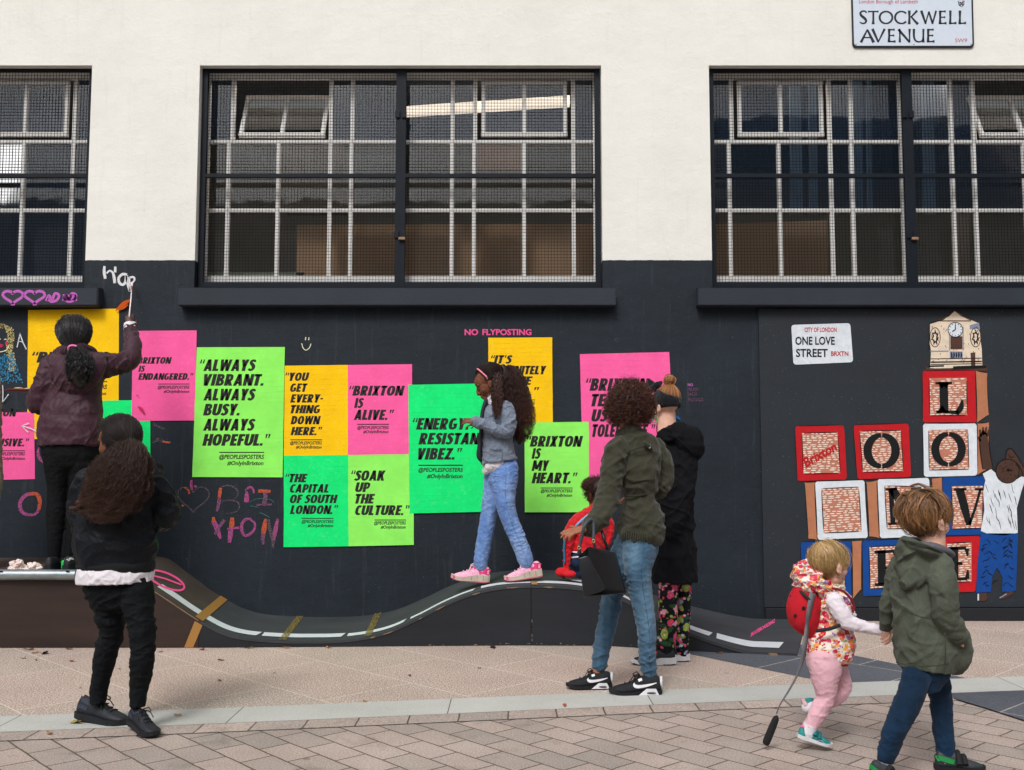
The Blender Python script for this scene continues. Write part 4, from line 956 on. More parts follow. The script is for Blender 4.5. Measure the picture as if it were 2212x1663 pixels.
# ================================================================== THE WOODEN PUMP TRACK
def frontY(x):                                   # front edge of the ramp, plan
    return float(np.interp(x, [-6, -2, .0, .65, 1.25, 1.9], [-1.225, -1.21, -1.125, -1.14, -1.36, -1.52]))
def backY(x): return float(np.interp(x, [-6, .6, 1.3, 2.2], [-.14, -.12, -.05, -.03]))
DECK = .50
def zfront(px, py):                               # height of a pixel that lies on the ramp's front face
    x = 0.0
    for _ in range(6): p = W(px, py, frontY(x)); x = p[0]
    return x, p[2]
_pts = [(-6, DECK), (-3.0, DECK), (-2.62, DECK)]
for p in [(331, 1273), (425, 1335), (475, 1363), (520, 1376), (585, 1382), (650, 1384), (750, 1381), (830, 1366), (900, 1336), (960, 1305), (1020, 1281), (1080, 1268), (1150, 1264), (1240, 1268), (1330, 1287), (1410, 1330), (1500, 1371), (1600, 1403), (1690, 1416), (1727, 1419)]:
    _pts.append(zfront(*p))
_pp = np.array(_pts); _curve = catmull(np.c_[_pp[:, 0], _pp[:, 0]*0, _pp[:, 1]], 260)
RX, RZ = _curve[:, 0], np.maximum(_curve[:, 2], .016)
def rz(x): return float(np.interp(x, RX, RZ))
M_brown = NT('brown_phenolic_ply'); _n = M_brown.noise(3, 6, .7, v=M_brown.map((.4, 1, 3)))
M_brown.P(Base_Color=M_brown.mix(M_brown.ramp(M_brown.noise(30, 6, .8), [(.66, 0.0), (.8, .5)]), M_brown.ramp(_n, [(.3, lin(36, 26, 23)), (.7, lin(56, 41, 35))]), lin(92, 78, 70)), Roughness=.55, Specular_IOR_Level=.35); M_brown.bump(M_brown.noise(90), .15, .003); M_brown = M_brown.m
def black_ply(name, c0, c1, rough):
    m = NT(name); n = m.noise(3, 6, .7, v=m.map((.35, 1, 2)))
    sc = m.ramp(m.noise(26, 7, .85), [(.66, 0.0), (.82, .55)])
    m.P(Base_Color=m.mix(sc, m.ramp(n, [(.3, c0), (.7, c1)]), lin(112, 110, 108)), Roughness=rough, Specular_IOR_Level=.35); m.bump(m.noise(90), .15, .003); return m.m
M_rblack = black_ply('black_ply_side', lin(24, 27, 32), lin(33, 37, 43), .7)
M_rtop = black_ply('black_ramp_surface', lin(44, 47, 52), lin(64, 66, 70), .8)
M_btop = black_ply('brown_ramp_surface', lin(54, 46, 42), lin(74, 64, 58), .75)
M_ply = plain('raw_ply_edge', lin(128, 104, 82), .8, .2, 20, .1)
M_tape = plain('white_tape', lin(206, 212, 218), .5, .05, 30, .1)
def tape_mat(name, c, worn):
    m = NT(name); m.P(Base_Color=c, Roughness=.55, Alpha=m.ramp(m.noise(60, 6, .8), [(worn-.08, 0.0), (worn+.05, 1.0)])); return m.m
M_gold, M_oldgold = tape_mat('gold_tape', lin(156, 112, 52), .26), tape_mat('worn_gold_tape', lin(128, 110, 52), .50)
TH = .018
def skew(s): return float(np.interp(s, [-6, -2.9, -2.6, -2.2, -1.6, -1.0, 0, .65, 1.2, 1.9], [0, 0, -.10, -.15, -.11, -.07, 0, .03, .25, .52]))
def rung(s, f): return (s + skew(s)*f, frontY(s)*(1-f) + backY(s)*f)
def surf_z(x, y):
    s = x
    for _ in range(8): f = (y - frontY(s))/(backY(s) - frontY(s)); s = x - skew(s)*f
    return rz(s)
def sheet(xa, xb, fa, fb, dz, n=None, zf=rz, taper=(0, 0)):
    """strip of the ramp's top between fractions fa, fb of its depth (0 = front)"""
    n = n or max(2, int((xb-xa)/.02)); V, F = [], []
    for i in range(n+1):
        x = xa + (xb-xa)*i/n
        for f in (fa, fb):
            xs_ = x + (taper[0]*(1-i/n) + taper[1]*i/n)*(f-fa)/(fb-fa+1e-9)
            X_, y = rung(xs_, f); V.append((X_, y, zf(xs_) + dz))
        if i: F.append((2*i-2, 2*i, 2*i+1, 2*i-1))
    return V, F
def ramp_module(label, xa, xb, mtop, mside):
    r = empty('skate_ramp', (xa/2 + xb/2, -.7, 0)); tag(r, label, 'skate ramp')
    m = MB(); n = int((xb-xa)/.02); V, F = [], []
    for i in range(n+1):
        x = xa + (xb-xa)*i/n; z = rz(x)
        for f, zz in ((-.004, z), (1, z), (-.004, z - TH), (1, z - TH)): X_, y = rung(x, f); V.append((X_, y, zz))
        if i:
            a, b = 4*(i-1), 4*i; F += [(a, b, b+1, a+1), (a+2, a+3, b+3, b+2)]
    F += [(0, 1, 3, 2), (4*n, 4*n+2, 4*n+3, 4*n+1)]
    m.add(V, F); m.obj('riding_surface', mtop, r)
    e = MB(); V, F = [], []                       # bare edge of the sheet, front
    for i in range(n+1):
        x = xa + (xb-xa)*i/n; z = rz(x); V += [(x, frontY(x) - .0045, z), (x, frontY(x) - .0045, z - TH)]
        if i: F.append((2*i-2, 2*i-1, 2*i+1, 2*i))
    e.add(V, F); e.obj('sheet_edge', mtop, r)
    s = MB()
    for face in ('f', 'b'):
        V, F = [], []
        for i in range(n+1):
            x = xa + (xb-xa)*i/n; X_, y = rung(x, 0.0 if face == 'f' else .99)
            V += [(X_, y, .002), (X_, y, max(rz(x) - TH, .003))]
            if i: F.append((2*i-2, 2*i, 2*i+1, 2*i-1))
        s.add(V, F)
    for x in (xa, xb): (a0, b0), (a1, b1) = rung(x, 0), rung(x, .99); s.add([(a0, b0, .002), (a1, b1, .002), (a1, b1, max(rz(x)-TH, .003)), (a0, b0, max(rz(x)-TH, .003))], [(0, 1, 2, 3)])
    s.obj('side_panel', mside, r)
    return r
zrs, zrm = ZM(0, 1200, 600/1968), ZM(500, 1200, 600/1968)
XJ = zfront(430, 1335)[0]; XK = zfront(1147, 1300)[0]; XE = zfront(1722, 1419)[0]; XM = zfront(1420, 1340)[0]
RAMPS = [ramp_module('brown ply skate ramp with flat deck and steel coping pipe at left', -5.5, XJ, M_btop, M_brown),
         ramp_module('black wavy skate ramp section dipping into the trough', XJ + .003, XK, M_rtop, M_rblack),
         ramp_module('black skate ramp section running down to the right with pink lettering', XK + .003, XE, M_rtop, M_rblack)]
def ramp_part(owner, name, VF, mat):
    m = MB(); m.add(*VF); return m.obj(name, mat, RAMPS[owner])
# white dashes along the front edge
for ow, (pa, pb), w in ((0, ((331, 1250), (372, 1278)), .075), (0, ((371, 1276), (458, 1336)), .075), (1, ((459, 1337), (548, 1368)), .075), (1, ((560, 1368), (733, 1374)), .075), (1, ((746, 1375), (868, 1347)), .062), (1, ((884, 1345), (1020, 1279)), .05), (1, ((1038, 1270), (1145, 1258)), .07), (2, ((1149, 1258), (1262, 1262)), .075), (2, ((1300, 1270), (1400, 1325)), .07), (2, ((1484, 1337), (1530, 1357)), .07), (2, ((1546, 1362), (1680, 1393)), .085)):
    x0, x1 = zfront(*pa)[0], zfront(*pb)[0]
    D = 1.05; f0 = .11; w = w*1.9
    ramp_part(ow, 'dash_tape', sheet(x0, x1, f0, f0 + w/D, .0035, taper=(.0, .02)), M_tape)
# gold tape over the joints
x0 = zfront(425, 1335)[0]
ramp_part(0, 'joint_tape', sheet(x0 - .01, x0 + .042, -.002, 1.0, .0055), M_gold)
bt = MB(); xa, za_ = zfront(418, 1334); xb, zb_ = zfront(398, 1400); Yf = frontY(xa) - .003
bt.add([(xa + .01, Yf, za_ - .022), (xa + .062, Yf, za_ - .05), (xb + .06, Yf, .003), (xb, Yf, .003)], [(0, 1, 2, 3)]); bt.obj('joint_tape', M_gold, RAMPS[0])
for px in (602, 786): x0 = zfront(px, 1383)[0]; ramp_part(1, 'joint_tape', sheet(x0, x0 + .05, 0, 1.0, .0055), M_oldgold)
ramp_part(2, 'joint_tape', sheet(XK + .004, XK + .045, -.003, .17, .0058), tape_mat('ply_tape', lin(160, 124, 84), .2))
jt = MB(); jt.box((XK - .002, frontY(XK) - .0015, .002), (XK + .003, frontY(XK) - .0005, rz(XK) - .02)); jt.obj('panel_gap', plain('gap_shadow', lin(8, 9, 10), .9), RAMPS[1])
# chipped edges showing bare ply
ch = MB()
for px0, px1 in ((940, 962), (1020, 1037), (1095, 1122), (1174, 1196), (905, 912), (828, 850), (800, 812)):
    xa, xb = zfront(px0, 1320)[0], zfront(px1, 1320)[0]; n = 6
    V, F = [], []
    for i in range(n+1):
        x = xa + (xb-xa)*i/n; z = rz(x) - TH*.55; h = .006*(1 - abs(2*i/n-1)) + RNG.uniform(0, .004)
        V += [(x, frontY(x) - .006, z + h*.4), (x, frontY(x) - .006, z - h)]
        if i: F.append((2*i-2, 2*i-1, 2*i+1, 2*i))
    ch.add(V, F)
for i in range(26):
    x = RNG.uniform(-.6, 1.0); w = RNG.uniform(.004, .03); Yf = frontY(x) - .002; h = RNG.uniform(.002, .010); z = RNG.choice((.004, .006, .012))
    ch.add([(x, Yf, z), (x+w, Yf, z), (x+w*.8, Yf, z+h), (x+w*.2, Yf, z+h*.7)], [(0, 1, 2, 3)])
for i in range(5):
    z = RNG.uniform(.02, .16); Yf = frontY(XK) - .002; ch.add([(XK+.004, Yf, z), (XK+.009, Yf, z), (XK+.008, Yf, z+.02), (XK+.004, Yf, z+.018)], [(0, 1, 2, 3)])
ch.obj('chipped_edge', M_ply, RAMPS[1])
e2 = MB(); V, F = [], []
xa, xb = zfront(300, 1260)[0], XJ; n = 40
for i in range(n+1):
    x = xa + (xb-xa)*i/n; V += [(x, frontY(x) - .0065, rz(x) - .004), (x, frontY(x) - .0065, rz(x) - .010)]
    if i: F.append((2*i-2, 2*i-1, 2*i+1, 2*i))
e2.add(V, F); e2.obj('worn_edge', M_ply, RAMPS[0])
# pink lettering and the no-entry ring on the surface
zq = ZM(1500, 1300, 770/2212)
def on_ramp(px, py):
    lo, hi = -2.2, 0.0
    for _ in range(40):
        m_ = (lo+hi)/2; p = W(px, py, m_)
        if p[2] > surf_z(p[0], p[1]): lo = m_ if False else lo; hi, lo = (hi, m_)
        else: hi = m_
    p = W(px, py, (lo+hi)/2); return np.array((p[0], p[1], surf_z(p[0], p[1]) + .0045))
mb = MB(); ang = math.atan2(-95, 165)
V, F = text2d('SKATEBOARDING', .03); u = (V[:, 0]-V[:, 0].min())/np.ptp(V[:, 0])*185; v = V[:, 1]/.73*32
mb.add([on_ramp(*zq(470 + u_*cos(ang)*.96 + v_*(.10), 325 + u_*sin(ang) - v_*.80)) for u_, v_ in zip(u, v)], F)
mb.obj('stencil_lettering', M_ch['stencil'], RAMPS[2])
mb = MB(); zn = ZM(0, 1200, 600/1968)
rg = [(1210 + 128*cos(a) + 22*sin(a), 288 + 62*sin(a) + 38*cos(a)) for a in np.linspace(0, 2*pi, 34)]
for pts, w in ((rg, 15), ([(1100, 250), (1200, 275), (1320, 320)], 12)): paint(mb, pts, w, lambda x, y: on_ramp(*zn(x, y)))
mb.obj('painted_ring', M_ch['stencil'], RAMPS[0])
# steel coping pipe
cp = MB(); xe = W(166, 1241, -1.235)[0]; zc_ = .487
V, F = tube([(x, -1.235, zc_) for x in np.linspace(-5.4, xe, 12)], .036, 24, False); cp.add(V, F)
V, F = tube([(x, -1.235, zc_) for x in np.linspace(-5.4, xe - .002, 12)], .031, 24, False); cp.add(V, F)
V = []; F = []
for i in range(24):
    a = 2*pi*i/24; V += [(xe, -1.235 + .036*cos(a), zc_ + .036*sin(a)), (xe, -1.235 + .031*cos(a), zc_ + .031*sin(a))]
    F.append((2*i, 2*((i+1) % 24), 2*((i+1) % 24)+1, 2*i+1))
cp.add(V, F)
mz = NT('galvanised_steel'); mz.P(Base_Color=mz.ramp(mz.noise(9, 6, .7, v=mz.map((.5, 1, 1))), [(.3, lin(120, 130, 136)), (.7, lin(168, 176, 180))]), Metallic=.75, Roughness=mz.math('ADD', mz.math('MULTIPLY', mz.noise(20), .3), .28)); mz.bump(mz.noise(120), .08, .002)
cp.obj('coping_pipe', mz.m, RAMPS[0], True)
hl = MB()
for px in (2, 146): p = W(px, 1234, -1.27); hl.box(p - (.012, .002, .004), p + (.012, .003, .004), .0008)
hl.obj('drain_hole', plain('hole', lin(10, 12, 14), .9), RAMPS[0])
wb = MB(); x0 = zfront(1702, 1416)[0]; wb.box((x0 - .12, frontY(x0) - .02, .001), (x0 - .07, frontY(x0) + .05, .014), .002); wb.obj('packing_block', M_ply, RAMPS[2])
# ================================================================== FIGURES: helpers
def R3(Y0, rows):
    """rows (px, py, dy, half width px, half depth px) -> array x,y,z,rx,ry in metres"""
    out = []
    for r in rows:
        px, py, dy, rx = r[:4]; ry = r[4] if len(r) > 4 else rx
        Y = Y0 + dy; k = SC(py, Y); p = W(px, py, Y); out.append((p[0], p[1], p[2], rx*k, ry*k))
    return np.array(out, float)
def frames(P):
    T, S, D = [], [], []; prev = None
    for i in range(len(P)):
        t = nrm(P[min(i+1, len(P)-1)] - P[max(i-1, 0)]); s = np.cross(t, (0, 1, 0))
        if np.linalg.norm(s) < .30: s = (prev - t*np.dot(prev, t)) if prev is not None else np.cross(t, (0, 0, 1))
        s = nrm(s)
        if prev is not None and np.dot(s, prev) < 0: s = -s
        prev = s; T.append(t); S.append(s); D.append(np.cross(s, t))
    return np.array(T), np.array(S), np.array(D)
def loft(A, n=46, m=26, e=2.0, fold=0.0, fs=26, fa=1.1, rnd=(True, True), grow=0.0, seed=None, k=1.0):
    """closed tube of elliptical sections; fold = relative depth of creases across it"""
    A = catmull(A, n) if n else A
    P, R = A[:, :3], np.maximum(A[:, 3:5]*k + grow, .002); T, S, D = frames(P)
    C, RR, SS, DD, arc = [], [], [], [], []
    L = np.r_[0, np.cumsum(np.linalg.norm(np.diff(P, axis=0), axis=1))]
    def ring(c, r, i): C.append(c); RR.append(r); SS.append(S[i]); DD.append(D[i]); arc.append(L[i])
    if rnd[0]:
        for q in (.12, .45, .75): ring(P[0] - T[0]*min(R[0])*.9*sqrt1(q), R[0]*q, 0)
    for i in range(len(P)): ring(P[i], R[i], i)
    if rnd[1]:
        for q in (.75, .45, .12): ring(P[-1] + T[-1]*min(R[-1])*.9*sqrt1(q), R[-1]*q, -1)
    sd = RNG.uniform(0, 50) if seed is None else seed
    V = []
    for c, r, s, d, a in zip(C, RR, SS, DD, arc):
        for j in range(m):
            f = 2*pi*j/m; x, y = cos(f), sin(f)
            x, y = math.copysign(abs(x)**(2/e), x), math.copysign(abs(y)**(2/e), y)
            g = 1.0
            if fold:
                w = mnoise.noise((a*fs + .9*sin(f+sd), fa*cos(f)+sd, fa*sin(f))); g = 1 + fold*((1-abs(w)*2.2)*.8 - .35)
            V.append(c + g*(s*r[0]*x + d*r[1]*y))
    N = len(C); F = [(i*m+j, i*m+(j+1) % m, (i+1)*m+(j+1) % m, (i+1)*m+j) for i in range(N-1) for j in range(m)]
    F += [tuple(range(m-1, -1, -1)), tuple(range((N-1)*m, N*m))]
    return V, F
def sqrt1(q): return math.sqrt(max(0, 1-q*q))
def ellip(c, r, M=None, nu=18, nv=12):
    V = [];
    for i in range(nv+1):
        t = pi*i/nv
        for j in range(nu):
            f = 2*pi*j/nu; p = np.array((r[0]*sin(t)*cos(f), r[1]*sin(t)*sin(f), r[2]*cos(t)))
            V.append((M @ p if M is not None else p) + np.asarray(c))
    F = [(i*nu+j, (i+1)*nu+j, (i+1)*nu+(j+1) % nu, i*nu+(j+1) % nu) for i in range(nv) for j in range(nu)]
    return V, F
def solid(shapes, voxel=.006, smooth=3, wr=0.0, wf=14, sq=(.8, .8, 1.15), fine=0.0, ff=55):
    """one continuous skin round overlapping closed shapes, then soft creases"""
    mb = MB()
    for V, F in shapes: mb.add(V, F)
    me = mesh(mb.v, mb.f); bm = bmesh.new(); bm.from_mesh(me); bmesh.ops.remove_doubles(bm, verts=bm.verts, dist=1e-6); bmesh.ops.recalc_face_normals(bm, faces=bm.faces); bm.to_mesh(me); bm.free()
    o = bpy.data.objects.new('tmp', me); COL.objects.link(o)
    md = o.modifiers.new('r', 'REMESH'); md.mode = 'VOXEL'; md.voxel_size = voxel
    if smooth: s = o.modifiers.new('s', 'SMOOTH'); s.factor = .5; s.iterations = smooth
    bpy.context.view_layer.update()
    out = bpy.data.meshes.new_from_object(o.evaluated_get(bpy.context.evaluated_depsgraph_get()))
    bpy.data.objects.remove(o); bpy.data.meshes.remove(me)
    if wr or fine:
        sd = RNG.uniform(0, 90); n = len(out.vertices); co = np.empty(n*3, np.float32); no = np.empty(n*3, np.float32)
        out.vertices.foreach_get('co', co); out.vertices.foreach_get('normal', no); co = co.reshape(-1, 3); no = no.reshape(-1, 3)
        d = np.zeros(n, np.float32); N_ = mnoise.noise
        rdg = lambda v: max(0.0, 1-abs(v)*2.9)**1.7
        for i in range(n):
            x, y, z = co[i]*wf; w = .9*N_((x*.5+sd, y*.5, z*.5))
            a = N_((x*sq[0]+sd + w*.5, y*sq[1], z*sq[2] + w + .55*x*sq[0])); b = N_((x*sq[0]*.8 - w+sd, y*sq[1]*.8+9, z*sq[2]*.75 - .8*x*sq[0]))
            k_ = min(1.3, max(.35, .75 + 1.5*N_((co[i][0]*3.1+sd, co[i][1]*3.1, co[i][2]*3.1))))
            d[i] = wr*k_*(rdg(a)*.75 + rdg(b)*.75 - .55 + .5*w) + (fine*N_((co[i][0]*ff, co[i][1]*ff, co[i][2]*ff+sd)) if fine else 0)
        co += no*d[:, None]; out.vertices.foreach_set('co', co.ravel()); out.update()
    out.polygons.foreach_set('use_smooth', np.ones(len(out.polygons), bool))
    return out
def wear(root, name, shapes, mat, **kw): return link(name, solid(shapes, **kw), root, mat)
def bits(root, name, shapes, mat, smooth=True):
    mb = MB()
    for V, F in shapes: mb.add(V, F)
    return mb.obj(name, mat, root, smooth)

def fhand(wrist, d, n, L, thumb=1, curl=(.6, .7, .8, .9), tc=.3, spread=.05):
    """palm, four fingers, thumb as shapes. d: towards the fingertips, n: out of the back of the hand, thumb: side (+1 = along n x d)"""
    w = np.asarray(wrist, float); d = nrm(d); n = nrm(np.asarray(n, float) - d*np.dot(n, d)); b = np.cross(n, d)*thumb
    def lo(pts, rx, ry, m=12):
        V, F = [], []; k = len(pts)
        for i in range(k):
            t = nrm(pts[min(i+1, k-1)] - pts[max(i-1, 0)]); s = nrm(b - t*np.dot(b, t)); u = np.cross(s, t)
            for j in range(m): a = 2*pi*j/m; V.append(pts[i] + s*rx[i]*cos(a) + u*ry[i]*sin(a))
        for i in range(k-1):
            for j in range(m): F.append((i*m+j, i*m+(j+1) % m, (i+1)*m+(j+1) % m, (i+1)*m+j))
        F += [tuple(range(m-1, -1, -1)), tuple(range((k-1)*m, k*m))]; return V, F
    out = [lo([w - d*.12*L, w + d*.05*L, w + d*.2*L, w + d*.38*L, w + d*.52*L], np.array([.14, .15, .19, .215, .20])*L, np.array([.11, .11, .105, .09, .07])*L)]
    for off, ln, cu in zip((.155, .052, -.055, -.155), (.40, .46, .42, .33), curl):
        p = w + d*.47*L + b*off*L; dd = nrm(d + b*off*spread*8); pts, rr = [p - d*.06*L], [.052*L]
        for sgl, f in ((.45, .35), (.30, 1.0), (.25, 1.5)):
            a = cu*f; pts.append(p); rr.append(.05*L); dir_ = dd*cos(a) - n*sin(a); p = p + dir_*ln*L*sgl
        pts.append(p); rr.append(.036*L); out.append(tube(pts, rr, 9, True, 14)); out.append(ellip(p, (.036*L,)*3, None, 8, 6))
    p = w + d*.12*L + b*.13*L; d1 = nrm(d*.62 + b*.68 - n*.30); d2 = nrm(d*(.75+tc*.2) + b*(.35 - tc*.6) - n*(.3+tc)); p1 = p + d1*.20*L; p2 = p1 + d2*.16*L; p3 = p2 + nrm(d2*.8 - b*tc*.5 - n*tc*.3)*.12*L
    out.append(tube([p, p1, p2, p3], [.075*L, .058*L, .05*L, .036*L], 9, True, 14)); out.append(ellip(p3, (.036*L,)*3, None, 8, 6))
    return out
class Head:
    def __init__(s, c, H, f, up=(0, 0, 1), child=0.0, wide=1.0):
        """c: middle of the head, H: chin to crown, f: where the face looks"""
        s.c, s.H = np.asarray(c, float), H; f = nrm(f); u = nrm(np.asarray(up, float) - f*np.dot(up, f)); s.M = np.column_stack((np.cross(-f, u), -f, u)); s.ch = child; s.wd = wide
    def p(s, x, y, z): return s.c + s.M @ (np.array((x*s.wd, y, z - .5))*s.H)
    def e(s, c, r, nu=18, nv=12): return ellip(s.p(*c), np.array(r)*s.H*np.array((s.wd, 1, 1)), s.M, nu, nv)
    def shapes(s, ear=True):
        k = s.ch; out = [s.e((0, .075, .635), (.335, .395, .365), 24, 16), s.e((0, -.10, .40 + .03*k), (.265 + .03*k, .285, .32)), s.e((0, -.13, .62), (.27, .27, .25)),
            s.e((.13, -.19, .36), (.13 + .02*k, .14, .13)), s.e((-.13, -.19, .36), (.13 + .02*k, .14, .13)), s.e((0, -.27, .095 + .02*k), (.105, .10, .085)), s.e((0, -.10, .16), (.19 + .02*k, .20, .12)),
            s.e((0, -.355, .235), (.085, .05, .04)), s.e((0, -.36, .20), (.085, .052, .028)), s.e((0, -.352, .160), (.075, .052, .028)), s.e((.12, -.31, .565), (.11, .06, .035)), s.e((-.12, -.31, .565), (.11, .06, .035))]
        out.append(tube([s.p(0, -.345, .54), s.p(0, -.40, .44), s.p(0, -.445 + .03*k, .345), s.p(0, -.40, .30)], [.035*s.H, .045*s.H, .055*s.H, .04*s.H], 10, True, 12))
        out += [s.e((x, -.375, .325), (.045, .05, .038)) for x in (.05, -.05)]
        if ear:
            for x in (-1, 1): out += [s.e((x*.335, .03, .42), (.035, .075, .12)), s.e((x*.355, .06, .46), (.03, .05, .07)), s.e((x*.335, -.01, .335), (.03, .035, .045))]
        return out
    def cap(s, r=1.06, c=(0, .085, .64), rr=(.335, .395, .365)): return s.e(c, np.array(rr)*r, 28, 18)
def strands(PL, r0, r1, tone, sides=3):
    """PL (N,S,3) polylines -> V, Q, tone"""
    N, S_, _ = PL.shape
    T = np.zeros_like(PL); T[:, 1:-1] = PL[:, 2:] - PL[:, :-2]; T[:, 0] = PL[:, 1] - PL[:, 0]; T[:, -1] = PL[:, -1] - PL[:, -2]
    T /= np.linalg.norm(T, axis=2, keepdims=True) + 1e-9
    up = np.where(np.abs(T[..., 1:2]) < .8, np.array((0, 1.0, 0)), np.array((1.0, 0, 0))); A = np.cross(T, up); A /= np.linalg.norm(A, axis=2, keepdims=True) + 1e-9; B = np.cross(T, A)
    rad = np.linspace(1, 0, S_)[None, :, None]*(r0-r1) + r1
    V = np.stack([PL + rad*(A*cos(2*pi*j/sides) + B*sin(2*pi*j/sides)) for j in range(sides)], 2)      # N,S,sides,3
    idx = np.arange(N*S_*sides).reshape(N, S_, sides); Q = []
    for j in range(sides):
        j2 = (j+1) % sides; Q.append(np.stack((idx[:, :-1, j], idx[:, :-1, j2], idx[:, 1:, j2], idx[:, 1:, j]), -1).reshape(-1, 4))
    tn = np.repeat(tone.reshape(N, S_, 1), sides, 2)
    return V.reshape(-1, 3), np.concatenate(Q), tn.reshape(-1)
def perp(Dr):
    up = np.where(np.abs(Dr[..., 2:3]) < .8, np.array((0, 0, 1.0)), np.array((1.0, 0, 0))); A = np.cross(Dr, up); A /= np.linalg.norm(A, axis=-1, keepdims=True) + 1e-9; return A, np.cross(Dr, A)
def curl(PL, amp, pitch, frizz=0.0):
    """wind each strand into a loose helix"""
    N, S_, _ = PL.shape; seg = np.linalg.norm(np.diff(PL, axis=1), axis=2); s = np.concatenate((np.zeros((N, 1)), np.cumsum(seg, 1)), 1)
    T = np.gradient(PL, axis=1); T /= np.linalg.norm(T, axis=2, keepdims=True) + 1e-9; A, B = perp(T)
    ph = NR.uniform(0, 2*pi, (N, 1)); pt = pitch*NR.uniform(.7, 1.4, (N, 1)); am = (amp*NR.uniform(.5, 1.4, (N, 1))*np.linspace(.3, 1, S_)[None])[..., None]
    q = (2*pi*s/pt + ph)[..., None]
    return PL + am*(A*np.cos(q) + B*np.sin(q)) + frizz*NR.normal(0, 1, (N, S_, 3))*np.linspace(.2, 1, S_)[None, :, None]
def in_rows(A, N, S_, lmin=.6, edge=.5, start=0.0):
    """strands that fill a tapering bundle given by rows (array x,y,z,rx,ry)"""
    K = 60; B = catmull(A, K); T, Sx, D = frames(B[:, :3])
    r = NR.uniform(0, 1, N)**edge; f = NR.uniform(0, 2*pi, N); u, v = r*np.cos(f), r*np.sin(f); ln = NR.uniform(lmin, 1.0, N); st = NR.uniform(0, start, N) if start else np.zeros(N)
    t = (st[:, None] + (ln - st)[:, None]*np.linspace(0, 1, S_)[None])*(K-1); i = np.clip(t.astype(int), 0, K-2); w = (t - i)[..., None]
    g = lambda Z: Z[i]*(1-w) + Z[i+1]*w
    P, RR = g(B[:, :3]), g(B[:, 3:5])
    return P + g(Sx)*(u[:, None]*RR[..., 0])[..., None] + g(D)*(v[:, None]*RR[..., 1])[..., None]
def tone_for(N, S_, lo=0.0, hi=.6, tip=.3, clump=None):
    return np.clip(NR.uniform(lo, hi, (N, 1)) + tip*np.linspace(0, 1, S_)[None]**1.5 + NR.normal(0, .05, (N, S_)), 0, 1)
def hair(root, sets, mat, core=None, core_tone=.08):
    Vs, Qs, Ts, o = [], [], [], 0
    for V, Q, t in sets: Vs.append(V); Qs.append(Q + o); Ts.append(t); o += len(V)
    for V, F in (core or []):
        V = np.array(V); F = np.array([f for f in F if len(f) == 4]); Vs.append(V); Qs.append(F + o); Ts.append(np.full(len(V), core_tone)); o += len(V)
    return link('hair', mesh_np(np.concatenate(Vs), np.concatenate(Qs), True, np.concatenate(Ts)), root, mat)
def rand_dirs(N): v = NR.normal(0, 1, (N, 3)); return v/np.linalg.norm(v, axis=1, keepdims=True)

